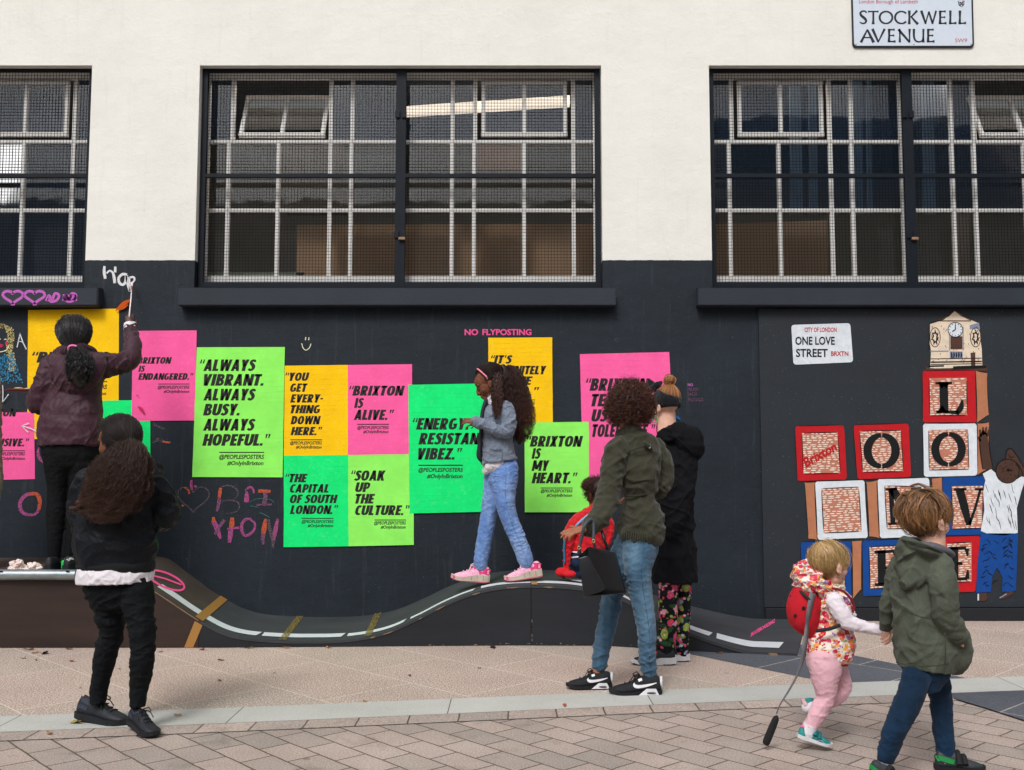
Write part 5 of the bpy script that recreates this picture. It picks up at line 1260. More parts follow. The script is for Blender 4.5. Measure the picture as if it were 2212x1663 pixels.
class Shoe:
    """a trainer from heel H to toe T (points on the sole's underside)"""
    TOPS = [(0.0, .20), (.04, .335), (.10, .375), (.22, .345), (.33, .350), (.40, .355), (.50, .29), (.62, .225), (.78, .185), (.90, .150), (.97, .105), (1.0, .075)]
    WID = [(0.0, .075), (.04, .115), (.15, .14), (.35, .135), (.55, .165), (.72, .185), (.85, .165), (.94, .12), (1.0, .05)]
    def __init__(s, H, T, up=(0, 0, 1), sole=(.11, .075), low=1.0, wide=1.0):
        s.H = np.asarray(H, float); v = np.asarray(T, float) - s.H; s.L = np.linalg.norm(v); s.e = v/s.L; s.u = nrm(np.asarray(up, float) - s.e*np.dot(up, s.e)); s.w = np.cross(s.u, s.e); s.sole, s.low, s.wide = sole, low, wide
    def hw(s, t): return float(np.interp(t, *zip(*s.WID)))*s.L*s.wide
    def top(s, t): return float(np.interp(t, *zip(*s.TOPS)))*s.L*s.low
    def st(s, t): return float(np.interp(t, [0, .35, .65, 1], [s.sole[0], s.sole[0], s.sole[1], s.sole[1]]))*s.L
    def spring(s, t): return .05*s.L*max(0, (t-.75)/.25)**2 + .015*s.L*max(0, (.12-t)/.12)
    def P(s, t, x, z): return s.H + s.e*t*s.L + s.w*x + s.u*z
    def sidep(s, t, z, sg, out=.0012):
        b, tp = s.st(t)*.55 + s.spring(t), s.top(t); zc, hz = (b+tp)/2, (tp-b)/2; q = min(abs((z-zc)/hz), .97)
        return s.P(t, sg*(s.hw(t)*(1-.42*max(0, (z-b)/(tp-b)))*(1-q**2.6)**(1/2.6) + out), z)
    def upper(s):
        V, F = [], []; m = 22; ts = [0, .015, .04, .08, .14, .2, .27, .34, .4, .45, .5, .56, .62, .7, .78, .85, .91, .955, .985, 1.0]
        for t in ts:
            b, tp = s.st(t)*.55 + s.spring(t), s.top(t) ; zc, hz = (b+tp)/2, (tp-b)/2; tp_ = max(tp, b+.004)
            sh = (.35 if t in (0, 1.0) else 1)
            for j in range(m):
                a = 2*pi*j/m; x, y = cos(a), sin(a); x, y = math.copysign(abs(x)**(2/2.6), x), math.copysign(abs(y)**(2/2.6), y); z = zc + hz*y*sh
                V.append(s.P(t, s.hw(t)*x*sh*(1-.42*max(0, (z-b)/(tp_-b))), z))
        k = len(ts); F = [(i*m+j, i*m+(j+1) % m, (i+1)*m+(j+1) % m, (i+1)*m+j) for i in range(k-1) for j in range(m)] + [tuple(range(m-1, -1, -1)), tuple(range((k-1)*m, k*m))]
        return V, F
    def solepart(s, t0=0.0, t1=1.0, z0=0.0, z1=1.0, g=1.07):
        V, F = [], []; ts = np.linspace(t0, t1, 26)
        for t in ts:
            h = s.hw(min(max(t, .012), .99))*g
            for x in (-h, h):
                for z in (z0, z1): V.append(s.P(t if 0 < t < 1 else t + (.008 if t >= 1 else -.008), x*(.96 if z == z0 else 1), s.st(t)*z + s.spring(t)))
        for i in range(25):
            a, b = 4*i, 4*i+4; F += [(a, a+2, b+2, b), (a+1, b+1, b+3, a+3), (a, b, b+1, a+1), (a+2, a+3, b+3, b+2)]
        F += [(0, 1, 3, 2), (100, 102, 103, 101)]; return V, F
    def strip_(s, pts, w, sg, out=.002):
        """flat decal along the side: pts (t, z/L), w in L"""
        L_, R_ = stroke2([(a, b) for a, b in pts], w, 22); V = [s.sidep(a, b*s.L, sg, out) for a, b in L_] + [s.sidep(a, b*s.L, sg, out) for a, b in R_]; k = len(L_)
        return V, [(i, i+1, k+i+1, k+i) for i in range(k-1)]
    def laces(s, n=4, r=.010):
        out = []
        for i in range(n):
            t = .43 + .27*i/max(n-1, 1); z = s.top(t) + .002; h = s.hw(t)*.42
            out.append(tube([s.P(t-.015, -h, z-.012*s.L*3.2/3), s.P(t, 0, z+.004), s.P(t+.015, h, z-.012*s.L*3.2/3)], r*s.L, 7, True, 9))
        t = .41; z = s.top(t)
        for sg in (-1, 1):
            out.append(tube([s.P(t, 0, z+.004), s.P(t+.05, sg*.09*s.L, z+.05*s.L), s.P(t+.12, sg*.11*s.L, z+.0*s.L), s.P(t+.05, sg*.03*s.L, z)], r*s.L*.9, 6, True, 14))
            out.append(tube([s.P(t, 0, z+.004), s.P(t+.10, sg*.10*s.L, z-.02*s.L), s.P(t+.16, sg*.15*s.L, z-.12*s.L)], r*s.L*.9, 6, True, 10))
        return out
def make_shoe(root, sh, mu, ms, ml, extra=(), laces=True):
    me = solid([sh.upper()], .0045, 2); o = link('shoe', me, root, mu)
    def sub(name, shapes, mat, smooth=False):
        mb = MB()
        for V, F in shapes: mb.add(V, F)
        c = bpy.data.objects.new(name, mb.mesh(smooth)); COL.objects.link(c); c.data.materials.append(mat); c.parent = o; return c
    sub('sole', [sh.solepart()], ms)
    if laces: sub('lace', sh.laces(), ml, True)
    for nm, shapes, mat in extra: sub(nm, shapes, mat)
    return o
def socks(pts, r): return tube(pts, r, 14, True, 8)
SK_DARK, SK_DARK2, SK_MID = skin('deep_brown_skin', lin(74, 45, 36)), skin('brown_skin', lin(112, 66, 46)), skin('warm_brown_skin', lin(150, 96, 70))
SK_PALE = skin('fair_skin', lin(226, 178, 156))
def person(label, loc, group=None): return tag(empty('person', loc), label, 'person', group)
def limb_core(rows_list, k=.80): return [loft(a, 30, 14, k=k, rnd=(False, False)) for a in rows_list]
def locks(A, nl, per, S_, lock=.013, wamp=.012, wpitch=.11, camp=.004, cpitch=.03, lmin=.55, edge=.45, start=.1, r0=.0020, r1=.0007, lo=0.0, hi=.45, tip=.4):
    """a bundle of separate wavy locks, each a tapering tuft of strands"""
    G_ = curl(in_rows(A, nl, S_, lmin, edge, start), wamp, wpitch); ton = NR.uniform(lo, hi, nl)
    off = NR.normal(0, 1, (nl, per, 1, 3))*lock*np.concatenate((np.linspace(.5, 1, S_//2), np.linspace(1, .25, S_ - S_//2)))[None, None, :, None]
    P = (G_[:, None] + off).reshape(nl*per, S_, 3); P = curl(P, camp, cpitch, .0008)
    t = np.clip(np.repeat(ton, per)[:, None] + NR.normal(0, .10, (nl*per, 1)) + tip*np.linspace(0, 1, S_)[None]**1.3, 0, 1)
    return strands(P, r0, r1, t)

def seam(root, rows, mat, q=.2, r=.0014, name='seam'):
    A = catmull(rows, 40); T_, S_, D_ = frames(A[:, :3]); sg = np.where(D_[:, 1:2] > 0, -1, 1)
    bits(root, name, [tube(A[:, :3] + S_*A[:, 3:4]*q + D_*sg*A[:, 4:5]*math.sqrt(1-q*q)*1.0, r, 6)], mat)
# ================================================================== PERSON: the painter in the burgundy jacket
def quilt(name, c):
    m = NT(name); f = m.noise(9, 5, .6)
    col = m.ramp(f, [(.28, mul(c, .82)), (.72, mul(c, 1.2))])
    a = m.n('TexBrick', offset=0.0); m.set(a, 'Vector', m.map(rot=(radians(90), 0, radians(0)), v=m.map(rot=(0, radians(40), 0))))
    for k, x in (('Scale', 1), ('Brick Width', .052), ('Row Height', .052), ('Mortar Size', .004), ('Mortar Smooth', 1.0)): a.inputs[k].default_value = x
    col = m.mix(m.math('MULTIPLY', a.outputs['Fac'], .45), col, mul(c, .5))
    m.P(Base_Color=col, Roughness=.6, Specular_IOR_Level=.3, Sheen_Weight=.1)
    m.bump(m.noise(16, 4), .5, .02, m.bump(a.outputs['Fac'], -.6, .012)); return m.m
M_burg = quilt('burgundy_quilt', lin(58, 27, 41))
M_leg_black = cloth('black_leggings', lin(11, 13, 16), sheen=0, fold=.4, worn=None)
M_shoe_black = plain('black_trainer', lin(26, 29, 37), .6, .2, 20, .3)
M_sole_black = plain('black_rubber', lin(22, 24, 29), .7, .2, 20, .2)
M_white_cloth = cloth('white_cotton', lin(218, 212, 220), .05, fold=.4)
Y0 = -1.0
B = person('woman in burgundy quilted jacket painting the wall from the ramp deck', (W(140, 1230, Y0)[0], Y0, DECK))
zB = ZM(0, 690, 320/2212)
torso = R3(Y0, [(150, 965, .02, 66, 42), (152, 930, .03, 66, 44), (155, 890, .05, 64, 42), (160, 850, .08, 56, 38), (164, 815, .10, 58, 38), (164, 788, .12, 62, 34), (162, 768, .13, 46, 28), (162, 755, .13, 26, 24)])
aR = R3(Y0, [(205, 800, .12, 27), (232, 790, .16, 26), (258, 785, .22, 24), (280, 776, .28, 22), (287, 750, .34, 18.5), (284, 725, .40, 16), (282, 708, .44, 14.5)])
aL = R3(Y0, [(116, 790, .10, 27), (104, 815, .06, 27), (95, 845, .05, 28), (89, 868, .08, 28), (84, 866, .20, 24), (78, 858, .34, 18), (76, 852, .42, 14)])
lL = R3(Y0, [(128, 950, .03, 40, 38), (127, 1000, .03, 31, 33), (125, 1060, .04, 21, 24), (121, 1110, .03, 20, 22), (118, 1160, .02, 16, 17), (117, 1200, .02, 13, 13), (117, 1216, .02, 12, 12)])
lR = R3(Y0, [(182, 950, .04, 38, 38), (180, 1000, .05, 31, 33), (172, 1060, .07, 22, 24), (165, 1110, .07, 20, 22), (158, 1160, .06, 16, 17), (152, 1195, .05, 13, 13), (150, 1212, .05, 12, 12)])
hB = Head(W(162, 722, Y0 + .13), .235, (.12, .97, .14))
wr_ = aR[-1, :3]; hd = nrm(W(277, 660, Y0 + .50) - wr_)
hand = fhand(wr_ + hd*.01, hd, (.25, -1, .1), .165, -1, (1.2, 1.35, 1.4, 1.5), .5)
handL = fhand(aL[-1, :3], (-.35, .9, .15), (0, -.2, 1), .16, 1, (.5, .5, .6, .6), .3)
body = limb_core([torso, aR, aL, lL, lR], .66) + [loft(R3(Y0, [(162, 775, .13, 20), (162, 740, .13, 19)]), 8, 16)] + hB.shapes() + hand + handL
wear(B, 'body', body, SK_DARK, voxel=.0045, smooth=2)
hood = R3(Y0, [(110, 775, .05, 10, 10), (140, 800, -.02, 34, 20), (168, 812, -.03, 40, 22), (200, 790, .0, 30, 20), (218, 770, .08, 12, 12)])
wear(B, 'jacket', [loft(torso, 50, 34, 2.4, .05, 14, rnd=(False, True)), loft(aR, 50, 24, 2, .14, 34), loft(aL, 50, 24, 2, .12, 30), loft(hood, 30, 22, 2, .1, 20), loft(R3(Y0, [(128, 765, .16, 14, 16), (162, 752, .03, 16, 14), (196, 762, .16, 14, 16)]), 20, 16)], M_burg, voxel=.006, smooth=3, wr=.012, wf=11, sq=(1, 1, .9))
wear(B, 'leggings', [loft(lL, 60, 22, 2, .05, 42), loft(lR, 60, 22, 2, .05, 42), loft(R3(Y0, [(153, 940, .03, 56, 40), (153, 985, .03, 54, 38)]), 10, 24)], M_leg_black, voxel=.006, smooth=2, wr=.003, wf=30)
bits(B, 'cuff', [loft(R3(Y0, [(282, 712, .435, 14.8), (281.5, 700, .452, 13.4)]), 6, 20, rnd=(False, False))], M_white_cloth)
for (hx, hy, tx_, ty, dy) in ((116, 1232, 120, 1226, .0), (150, 1229, 160, 1222, .03)):
    x0 = W(hx, hy, Y0)[0]; H_ = np.array((x0, Y0 - .10 + dy, DECK + .001)); T_ = np.array((x0 + (.02 if hx < 130 else .07), Y0 + .15 + dy, DECK + .001))
    sh = Shoe(H_, T_); make_shoe(B, sh, M_shoe_black, M_sole_black, M_shoe_black, [('heel_patch', [sh.strip_([(.02, .26), (.10, .30), (.2, .27)], .05, sg) for sg in (1, -1)], plain('pale_logo', lin(190, 196, 190), .6, .05))] if hx > 130 else [])
# hair: pulled back smooth into a bobble with a curly tail
M_hair_black = hairmat('black_hair', lin(11, 10, 11), lin(40, 37, 39), .4, .45)
tie = W(158, 757, Y0 - .015)
N = 1500; dirs = rand_dirs(N*2); dirs = dirs[(dirs[:, 2] > -.55)][:N]
c = hB.p(0, .085, .64); A0 = np.array([hB.M @ (d*np.array((.335, .395, .365))*hB.H*1.07) for d in dirs]); te = tie - c
t = np.linspace(0, 1, 12)[None, :, None]; PLs = A0[:, None]*(1-t) + te[None, None]*t; rr = (np.linalg.norm(A0, axis=1)[:, None, None]*(1-t) + np.linalg.norm(te)*t); PLs = PLs/np.linalg.norm(PLs, axis=2, keepdims=True)*rr*NR.uniform(.99, 1.035, (N, 1, 1)) + c
tail = R3(Y0, [(158, 756, -.03, 10, 9), (168, 778, -.10, 26, 22), (170, 800, -.12, 29, 24), (172, 818, -.11, 25, 20), (174, 832, -.10, 14, 12)])
tl = curl(in_rows(tail, 800, 22, .45, .40), .011, .028, .0015)
hair(B, [strands(PLs, .0022, .0014, tone_for(N, 12, 0, .9, 0)), locks(tail, 60, 12, 26, .009, .010, .05, .006, .02, .5, .4, .25, .0022, .0009, 0, .5, .2)], M_hair_black, [hB.cap(1.05), loft(tail, 20, 14, k=.78)])
bits(B, 'hair_bobble', [tube([tie + (.030*cos(a), -.006 + .006*sin(a*2), .022*sin(a) + .012) for a in np.linspace(0, 2*pi, 18)], .009, 8)], plain('pink_bobble', lin(238, 120, 180), .7))
db = MB()                                          # white paint spatters on the hood
for p, r in (((945, 600), 16), ((1400, 640), 10), ((1540, 700), 16), ((1450, 720), 7), ((1430, 795), 10), ((1500, 790), 14), ((1475, 885), 13), ((1600, 615), 8)):
    px, py = zB(*p); w3 = W(px, py, Y0 - .055 + (.06 if px > 195 else 0)); db.add(*tube([w3 - (.008, 0, .010*RNG.uniform(-1, 1)), w3 + (.004, -.004, .002), w3 + (.010, 0, .008)], r*.00033, 6, True, 6))
# brush and palette
brush = empty('paintbrush', wr_); tag(brush, 'slim white handled brush in the painter\'s raised right hand', 'paintbrush')
zhh = ZM(230, 580, 100/924); bp0, bp1, bp2 = W(*zhh(520, 1125), -.62), W(*zhh(555, 780), -.30), W(*zhh(583, 420), -.045)
bits(brush, 'handle', [tube([bp0, bp0*.4 + bp1*.6, bp1, bp1*.55 + bp2*.45], [.0045, .005, .0048, .0045], 10, True, 12)], plain('white_paint_handle', lin(232, 214, 212), .4, .05))
bits(brush, 'ferrule', [tube([bp1*.55 + bp2*.45, bp1*.25 + bp2*.75], .0055, 10)], plain('brush_ferrule', lin(196, 120, 120), .35, .05, metal=.5))
bits(brush, 'bristles', [tube([bp1*.25 + bp2*.75, bp1*.12 + bp2*.88, bp2], [.0055, .008, .003], 10, True, 8)], plain('paint_loaded_bristle', lin(230, 206, 204), .7, .1))
pal = empty('paint_palette', W(48, 843, Y0 + .46)); tag(pal, 'flat brown paint palette held at the burgundy jacket elbow', 'palette')
pc = W(50, 843, Y0 + .44); bits(pal, 'board', [ellip(pc, (.135, .10, .012), None, 28, 10)], plain('palette_wood', lin(136, 72, 34), .6, .15, 12))
bits(pal, 'paint_blob', [ellip(pc + (-.02 + dx, dyy, .012), (.035, .02, .009)) for dx, dyy in ((0, -.03), (.05, .02))], plain('green_paint', lin(170, 190, 150), .4))

# ================================================================== PERSON: ponytailed girl in the black bomber jacket
M_bomber = cloth('black_bomber_nylon', lin(11, 16, 23), .14, 900, .6, 13, .55, .0)
M_bjeans = cloth('black_jeans', lin(10, 14, 18), .16, 700, .45, 20, .85, 0)
Y0 = -3.30
g2base = G(255, 1572); P2 = person('girl with long brown ponytail in black bomber jacket and black jeans', (g2base[0], Y0, 0))
torso = R3(Y0, [(250, 1225, .02, 80, 58), (250, 1205, .02, 83, 60), (250, 1180, .02, 89, 64), (252, 1140, .02, 86, 62), (256, 1090, .01, 82, 56), (258, 1050, .0, 84, 52), (258, 1022, .0, 74, 44), (256, 1008, .01, 50, 36), (254, 998, .02, 28, 28)])
aR = R3(Y0, [(318, 1030, .0, 34), (338, 1050, .01, 30), (350, 1085, .02, 30), (355, 1112, .04, 27), (352, 1124, .14, 23), (345, 1124, .26, 19), (338, 1122, .34, 15)])
aL = R3(Y0, [(194, 1036, .0, 30), (180, 1062, .01, 28), (176, 1105, .02, 28), (184, 1145, .05, 26), (196, 1160, .14, 23), (204, 1158, .26, 19), (210, 1154, .34, 15)])
lL = R3(Y0, [(222, 1240, .03, 42, 42), (230, 1280, .04, 42, 44), (238, 1330, .05, 33, 38), (241, 1365, .06, 28.5, 31), (233, 1395, .07, 28, 30), (226, 1425, .08, 26, 29), (218, 1465, .09, 22, 24), (213, 1495, .10, 22, 22), (212, 1508, .10, 20, 20), (212, 1519, .10, 19, 19)])
lR = R3(Y0, [(286, 1240, .01, 40, 42), (294, 1280, .0, 38, 44), (302, 1325, -.02, 33, 38), (307, 1365, -.03, 31, 32), (308, 1400, -.03, 28.5, 30), (306, 1435, -.03, 28, 29), (303, 1470, -.02, 25, 26), (299, 1495, -.02, 22, 23), (298, 1512, -.02, 20, 20), (298, 1526, -.02, 19, 19)])
hG = Head(W(253, 955, Y0 + .0), .222, (-.90, .42, -.06), child=.4)
body = limb_core([torso, aR, aL, lL, lR], .66) + [loft(R3(Y0, [(256, 1020, .0, 26), (256, 970, .0, 24)]), 8, 16)] + hG.shapes() + fhand(aR[-1, :3], (-.3, .95, .1), (0, 0, 1), .15, 1) + fhand(aL[-1, :3], (.3, .95, .1), (0, 0, 1), .15, -1)
wear(P2, 'body', body, SK_DARK2, voxel=.0045, smooth=2)
wear(P2, 'jacket', [loft(torso, 60, 40, 2.3, .05, 12, rnd=(False, True)), loft(aR, 56, 26, 2, .17, 30), loft(aL, 56, 26, 2, .15, 30), loft(R3(Y0, [(232, 1004, .06, 12, 12), (256, 996, -.05, 14, 12), (282, 1004, .06, 12, 12)]), 20, 14)], M_bomber, voxel=.0055, smooth=2, wr=.016, wf=9, sq=(.9, .9, 1))
M_rib = plain('ribbed_black_knit', lin(11, 13, 17), .9, .2, 60, .4)
wear(P2, 'waistband', [loft(R3(Y0, [(249, 1234, .02, 77, 55), (250, 1222, .02, 82, 60), (250, 1212, .02, 80, 57)]), 14, 40, 2.3, .02, 60, rnd=(False, False))], M_rib, voxel=.005, smooth=1)
wear(P2, 'shirt', [loft(R3(Y0, [(250, 1257, .02, 78, 64), (250, 1238, .02, 79, 64), (251, 1222, .02, 76, 55)]), 20, 40, 2.3, .03, 10, rnd=(False, False))], M_white_cloth, voxel=.005, smooth=1, wr=.006, wf=16)
wear(P2, 'jeans', [loft(lL, 90, 26, 2.1, .065, 46, rnd=(True, False), grow=-.006), loft(lR, 90, 26, 2.1, .065, 46, rnd=(True, False), grow=-.006), loft(R3(Y0, [(252, 1238, .02, 72, 48), (254, 1280, .02, 70, 48)]), 12, 30)], M_bjeans, voxel=.005, smooth=1, wr=.006, wf=17, sq=(.55, .55, 1.5))
zS = ZM(140, 1500, 240/2212)
M_navy = plain('navy_suede', lin(44, 48, 66), .75, .15, 30, .3)
H1, T1 = G(*zS(300, 905)), G(*zS(1330, 1000)); H1[2] += .018
sh1 = Shoe(H1, T1 + (0, 0, .0), sole=(.105, .085)); _an = lR[-1, :3]; _e = nrm((.64, -.62, 0)); H2 = np.array((_an[0], _an[1], 0)) - _e*.062 + (0, 0, .030); T2 = np.array((_an[0], _an[1], .003)) + _e*.178
sh2 = Shoe(H2, T2, sole=(.105, .085))
for sh in (sh1, sh2):
    make_shoe(P2, sh, M_shoe_black, M_sole_black, plain('black_lace', lin(20, 22, 24), .8), [('heel_strap', [sh.strip_([(.06, .36), (.16, .31), (.30, .27), (.42, .33)], .035, sg, .003) for sg in (1, -1)], M_navy), ('heel_cup', [sh.strip_([(.0, .17), (.12, .22), (.26, .19)], .06, sg, .002) for sg in (1, -1)], M_navy)])
M_hair_pony = hairmat('brown_frizzy_hair', lin(18, 14, 14), lin(98, 68, 55), .5, .35)
tie = W(282, 962, Y0 - .10)
N = 2600; dirs = rand_dirs(N*3); dirs = dirs[(dirs[:, 2] > -.62) & ((dirs[:, 1] > -.50) | (dirs[:, 2] > .55))][:N]; N = len(dirs)
c = hG.p(0, .085, .64); A0 = np.array([hG.M @ (d*np.array((.335, .395, .365))*hG.H*1.06) for d in dirs]); te = tie - c
t = np.linspace(0, 1, 12)[None, :, None]; PLs = A0[:, None]*(1-t) + te*t; rr = np.linalg.norm(A0, axis=1)[:, None, None]*(1-t) + np.linalg.norm(te)*t; PLs = PLs/np.linalg.norm(PLs, axis=2, keepdims=True)*rr*NR.uniform(.99, 1.03, (N, 1, 1)) + c
buns = [R3(Y0, r) for r in (
    [(283, 962, -.11, 12, 11), (270, 986, -.16, 22, 20), (240, 1030, -.18, 30, 24), (202, 1072, -.17, 26, 18), (172, 1098, -.155, 14, 11), (158, 1107, -.15, 5, 5)],
    [(283, 962, -.12, 12, 11), (276, 988, -.18, 24, 22), (256, 1030, -.20, 32, 26), (232, 1072, -.19, 30, 22), (206, 1104, -.17, 17, 12), (194, 1116, -.16, 6, 6)],
    [(284, 962, -.12, 12, 11), (284, 990, -.18, 26, 22), (274, 1030, -.20, 32, 26), (258, 1072, -.19, 30, 22), (242, 1102, -.175, 18, 12), (234, 1116, -.165, 7, 6)],
    [(285, 962, -.12, 12, 11), (294, 990, -.17, 24, 20), (296, 1030, -.19, 28, 24), (290, 1064, -.18, 26, 20), (284, 1088, -.17, 17, 12), (280, 1102, -.165, 7, 6)])]
fly = buns[1].copy(); fly[:, 3:] *= 2.0; t3 = curl(in_rows(fly, 900, 30, .6, .3, .3), .012, .05, .004)
hair(P2, [strands(PLs, .0014, .0011, tone_for(N, 12, 0, .12, 0)), strands(t3, .0008, .0004, tone_for(900, 30, .1, .5, .5))] + [locks(b_, 44, 15, 38, .010, .018, .12, .006, .026, .55, .45, .10, hi=.4, tip=tp_) for b_, tp_ in zip(buns, (.55, .45, .3, .25))], M_hair_pony, [hG.e((0, .11, .655), (.335*1.04, .375*1.04, .35*1.04), 28, 18)] + [loft(b_, 24, 12, k=.5) for b_ in buns])
bits(P2, 'hair_tie', [tube([tie + np.array((.028*cos(a), -.004, .024*sin(a))) for a in np.linspace(0, 2*pi, 16)], .006, 8)], plain('black_hair_tie', lin(12, 12, 14), .7))
ew = W(226.5, 973, Y0 - .055); bits(P2, 'earring', [ellip(hG.p(-.385, .01, .315), (.005,)*3)], plain('pearl_stud', lin(240, 225, 220), .2, .02))

# ================================================================== PERSON: girl walking along the ramp
Y0 = -.87
def melange(name, c):
    m = NT(name); f = m.noise(240, 2, .6); m.P(Base_Color=m.mix(.6, m.ramp(m.noise(10), [(.3, mul(c, .88)), (.7, mul(c, 1.12))]), m.ramp(f, [(.35, mul(c, .45)), (.65, mul(c, 1.7))])), Roughness=.92, Specular_IOR_Level=.15, Sheen_Weight=.2)
    m.bump(f, .35, .003, m.bump(m.noise(15, 4), .5, .02)); return m.m
M_grey_jkt = melange('grey_melange_wool', lin(112, 122, 138))
M_pjean = cloth('light_blue_denim', lin(92, 126, 184), .14, 800, .45, 22, .85, worn=lin(146, 172, 214))
gx = W(1075, 1252, Y0); GR = person('girl in grey jacket and pale jeans walking along the ramp', (gx[0], Y0, rz(gx[0])))
torso = R3(Y0, [(1078, 998, 0, 40, 40), (1076, 985, 0, 38, 40), (1074, 960, 0, 35, 40), (1073, 930, 0, 34, 39), (1074, 905, 0, 33, 39), (1077, 885, 0, 30, 38), (1077, 872, 0, 22, 28), (1074, 862, 0, 15, 17)])
aN = R3(Y0, [(1092, 884, -.10, 17), (1097, 900, -.12, 16.5), (1099, 918, -.13, 16), (1096, 932, -.14, 15), (1080, 931, -.15, 14), (1058, 922, -.16, 13), (1040, 914, -.17, 11.5), (1026, 908, -.17, 10)])
aF = R3(Y0, [(1086, 886, .10, 16), (1076, 910, .12, 15), (1062, 925, .13, 14), (1046, 922, .13, 12), (1032, 916, .12, 10)])
lN = R3(Y0, [(1090, 1004, -.02, 29, 27), (1090, 1035, -.04, 29, 29), (1090, 1075, -.05, 23, 26), (1097, 1110, -.05, 19.5, 22), (1106, 1135, -.05, 18.5, 20), (1117, 1160, -.05, 18, 20), (1127, 1185, -.05, 17.5, 18), (1135, 1208, -.05, 17, 16), (1138, 1216, -.05, 15, 15)])
lF = R3(Y0, [(1076, 1000, .05, 28, 34), (1070, 1035, .06, 25, 30), (1062, 1080, .06, 21, 25), (1056, 1110, .06, 18, 21), (1050, 1145, .06, 17.5, 20), (1044, 1180, .06, 17, 18), (1039, 1208, .06, 16, 16), (1038, 1222, .06, 14.5, 14)])
hR = Head(W(1055, 827, Y0), .236, (-.88, .0, -.46), (-.46, 0, .88), child=.5)
hd = nrm(W(1000, 908, Y0-.17) - aN[-1, :3])
body = limb_core([torso, aN, aF, lN, lF], .66) + [loft(R3(Y0, [(1076, 880, 0, 15), (1068, 850, 0, 14)]), 8, 16)] + hR.shapes() + fhand(aN[-1, :3] + hd*.005, hd + np.array((0, 0, -.05)), (-.1, -.75, .6), .115, 1, (.75, .9, 1.0, 1.0), .6) + fhand(aF[-1, :3], (-.95, 0, -.1), (0, 0, 1), .11, -1)
wear(GR, 'body', body, SK_DARK2, voxel=.0038, smooth=2)
wear(GR, 'jacket', [loft(torso, 46, 34, 2.3, .03, 14, rnd=(False, True)), loft(aN, 50, 22, 2, .12, 40), loft(aF, 40, 20, 2, .1, 40)], M_grey_jkt, voxel=.005, smooth=2, wr=.009, wf=16)
M_lapel = plain('charcoal_lining', lin(44, 46, 56), .9, .15, 30)
bits(GR, 'lapel', [loft(R3(Y0, [(1050, 866, -.02, 5, 14), (1043, 890, -.03, 5, 18), (1040, 930, -.03, 5, 22), (1037, 965, -.03, 6, 22), (1036, 985, -.02, 7, 20), (1040, 994, -.01, 5, 14)]), 26, 14)], M_lapel)
bits(GR, 'pocket_flap', [tube([W(1058, 970, Y0-.137), W(1070, 972, Y0-.139), W(1084, 971, Y0-.138)], .0022, 6), tube([W(1084, 971, Y0-.138), W(1085, 985, Y0-.14), W(1083, 995, Y0-.138)], .0016, 6)], plain('seam_grey', lin(80, 88, 102), .9))
wear(GR, 'collar', [loft(R3(Y0, [(1069, 872, 0, 17, 20), (1066, 860, 0, 15, 17), (1064, 850, 0, 13.5, 15)]), 12, 22, rnd=(False, False))], M_white_cloth, voxel=.004, smooth=1, wr=.004, wf=40)
wear(GR, 'shirt', [loft(R3(Y0, [(1050, 1018, 0, 9, 22), (1058, 1010, 0, 20, 32), (1070, 1000, 0, 32, 37), (1076, 990, 0, 34, 37)]), 16, 28, rnd=(True, False))], M_white_cloth, voxel=.004, smooth=2, wr=.004, wf=25)
wear(GR, 'jeans', [loft(lN, 80, 26, 2.1, .05, 48), loft(lF, 80, 26, 2.1, .05, 48), loft(R3(Y0, [(1083, 1002, 0, 33, 34), (1086, 1014, 0, 34, 35), (1085, 1040, 0, 32, 34)]), 12, 28)], M_pjean, voxel=.0048, smooth=1, wr=.0055, wf=19, sq=(.55, .55, 1.5))
M_pk, M_pkd = NT('pink_mesh_upper'), plain('deep_pink_suede', lin(206, 44, 104), .7, .12, 30)
_f = M_pk.noise(220, 2); M_pk.P(Base_Color=M_pk.ramp(_f, [(.4, lin(214, 130, 170)), (.6, lin(240, 196, 214))]), Roughness=.8); M_pk = M_pk.m
M_bone = plain('bone_sole', lin(190, 178, 160), .7, .1, 18)
M_pinksole = plain('pink_outsole', lin(196, 96, 124), .7)
M_place = plain('pale_pink_lace', lin(240, 196, 214), .8)
zP = ZM(960, 1180, 380/2212)
for (hx, hy, tx_, ty, dy, rise) in ((725, 652, 235, 585, .06, 0), (1412, 566, 930, 612, -.05, 0)):
    Hh, Tt = W(*zP(hx, hy), Y0 + dy), W(*zP(tx_, ty + 22), Y0 + dy)
    sh = Shoe(Hh, Tt, sole=(.19, .105), low=1.16, wide=1.05)
    make_shoe(GR, sh, M_pk, M_bone, M_place, [('heel_counter', [sh.strip_([(.01, .27), (.10, .30), (.22, .31), (.30, .27)], .15, sg, .0025) for sg in (1, -1)], M_pkd), ('tongue', [sh.strip_([(.36, .385), (.44, .35)], .05, sg, .003) for sg in (1, -1)], M_pkd), ('outsole', [sh.solepart(0, 1, -.02, .14, 1.075), sh.solepart(.90, 1.01, -.02, .95, 1.09)], M_pinksole),
        ('sole_groove', [sh.solepart(tt, tt+.012, .15, .95, 1.076) for tt in (.16, .32, .46)], plain('groove', lin(120, 108, 98), .8))])
M_hair_gr = hairmat('dark_curly_hair', lin(16, 11, 11), lin(96, 58, 48), .5, .35)
mane = R3(Y0, [(1086, 792, .0, 12, 14), (1093, 812, .01, 27, 26), (1097, 845, .02, 34, 32), (1104, 880, .02, 36, 32), (1114, 912, .02, 34, 28), (1120, 940, .02, 22, 20), (1122, 956, .02, 9, 9)])
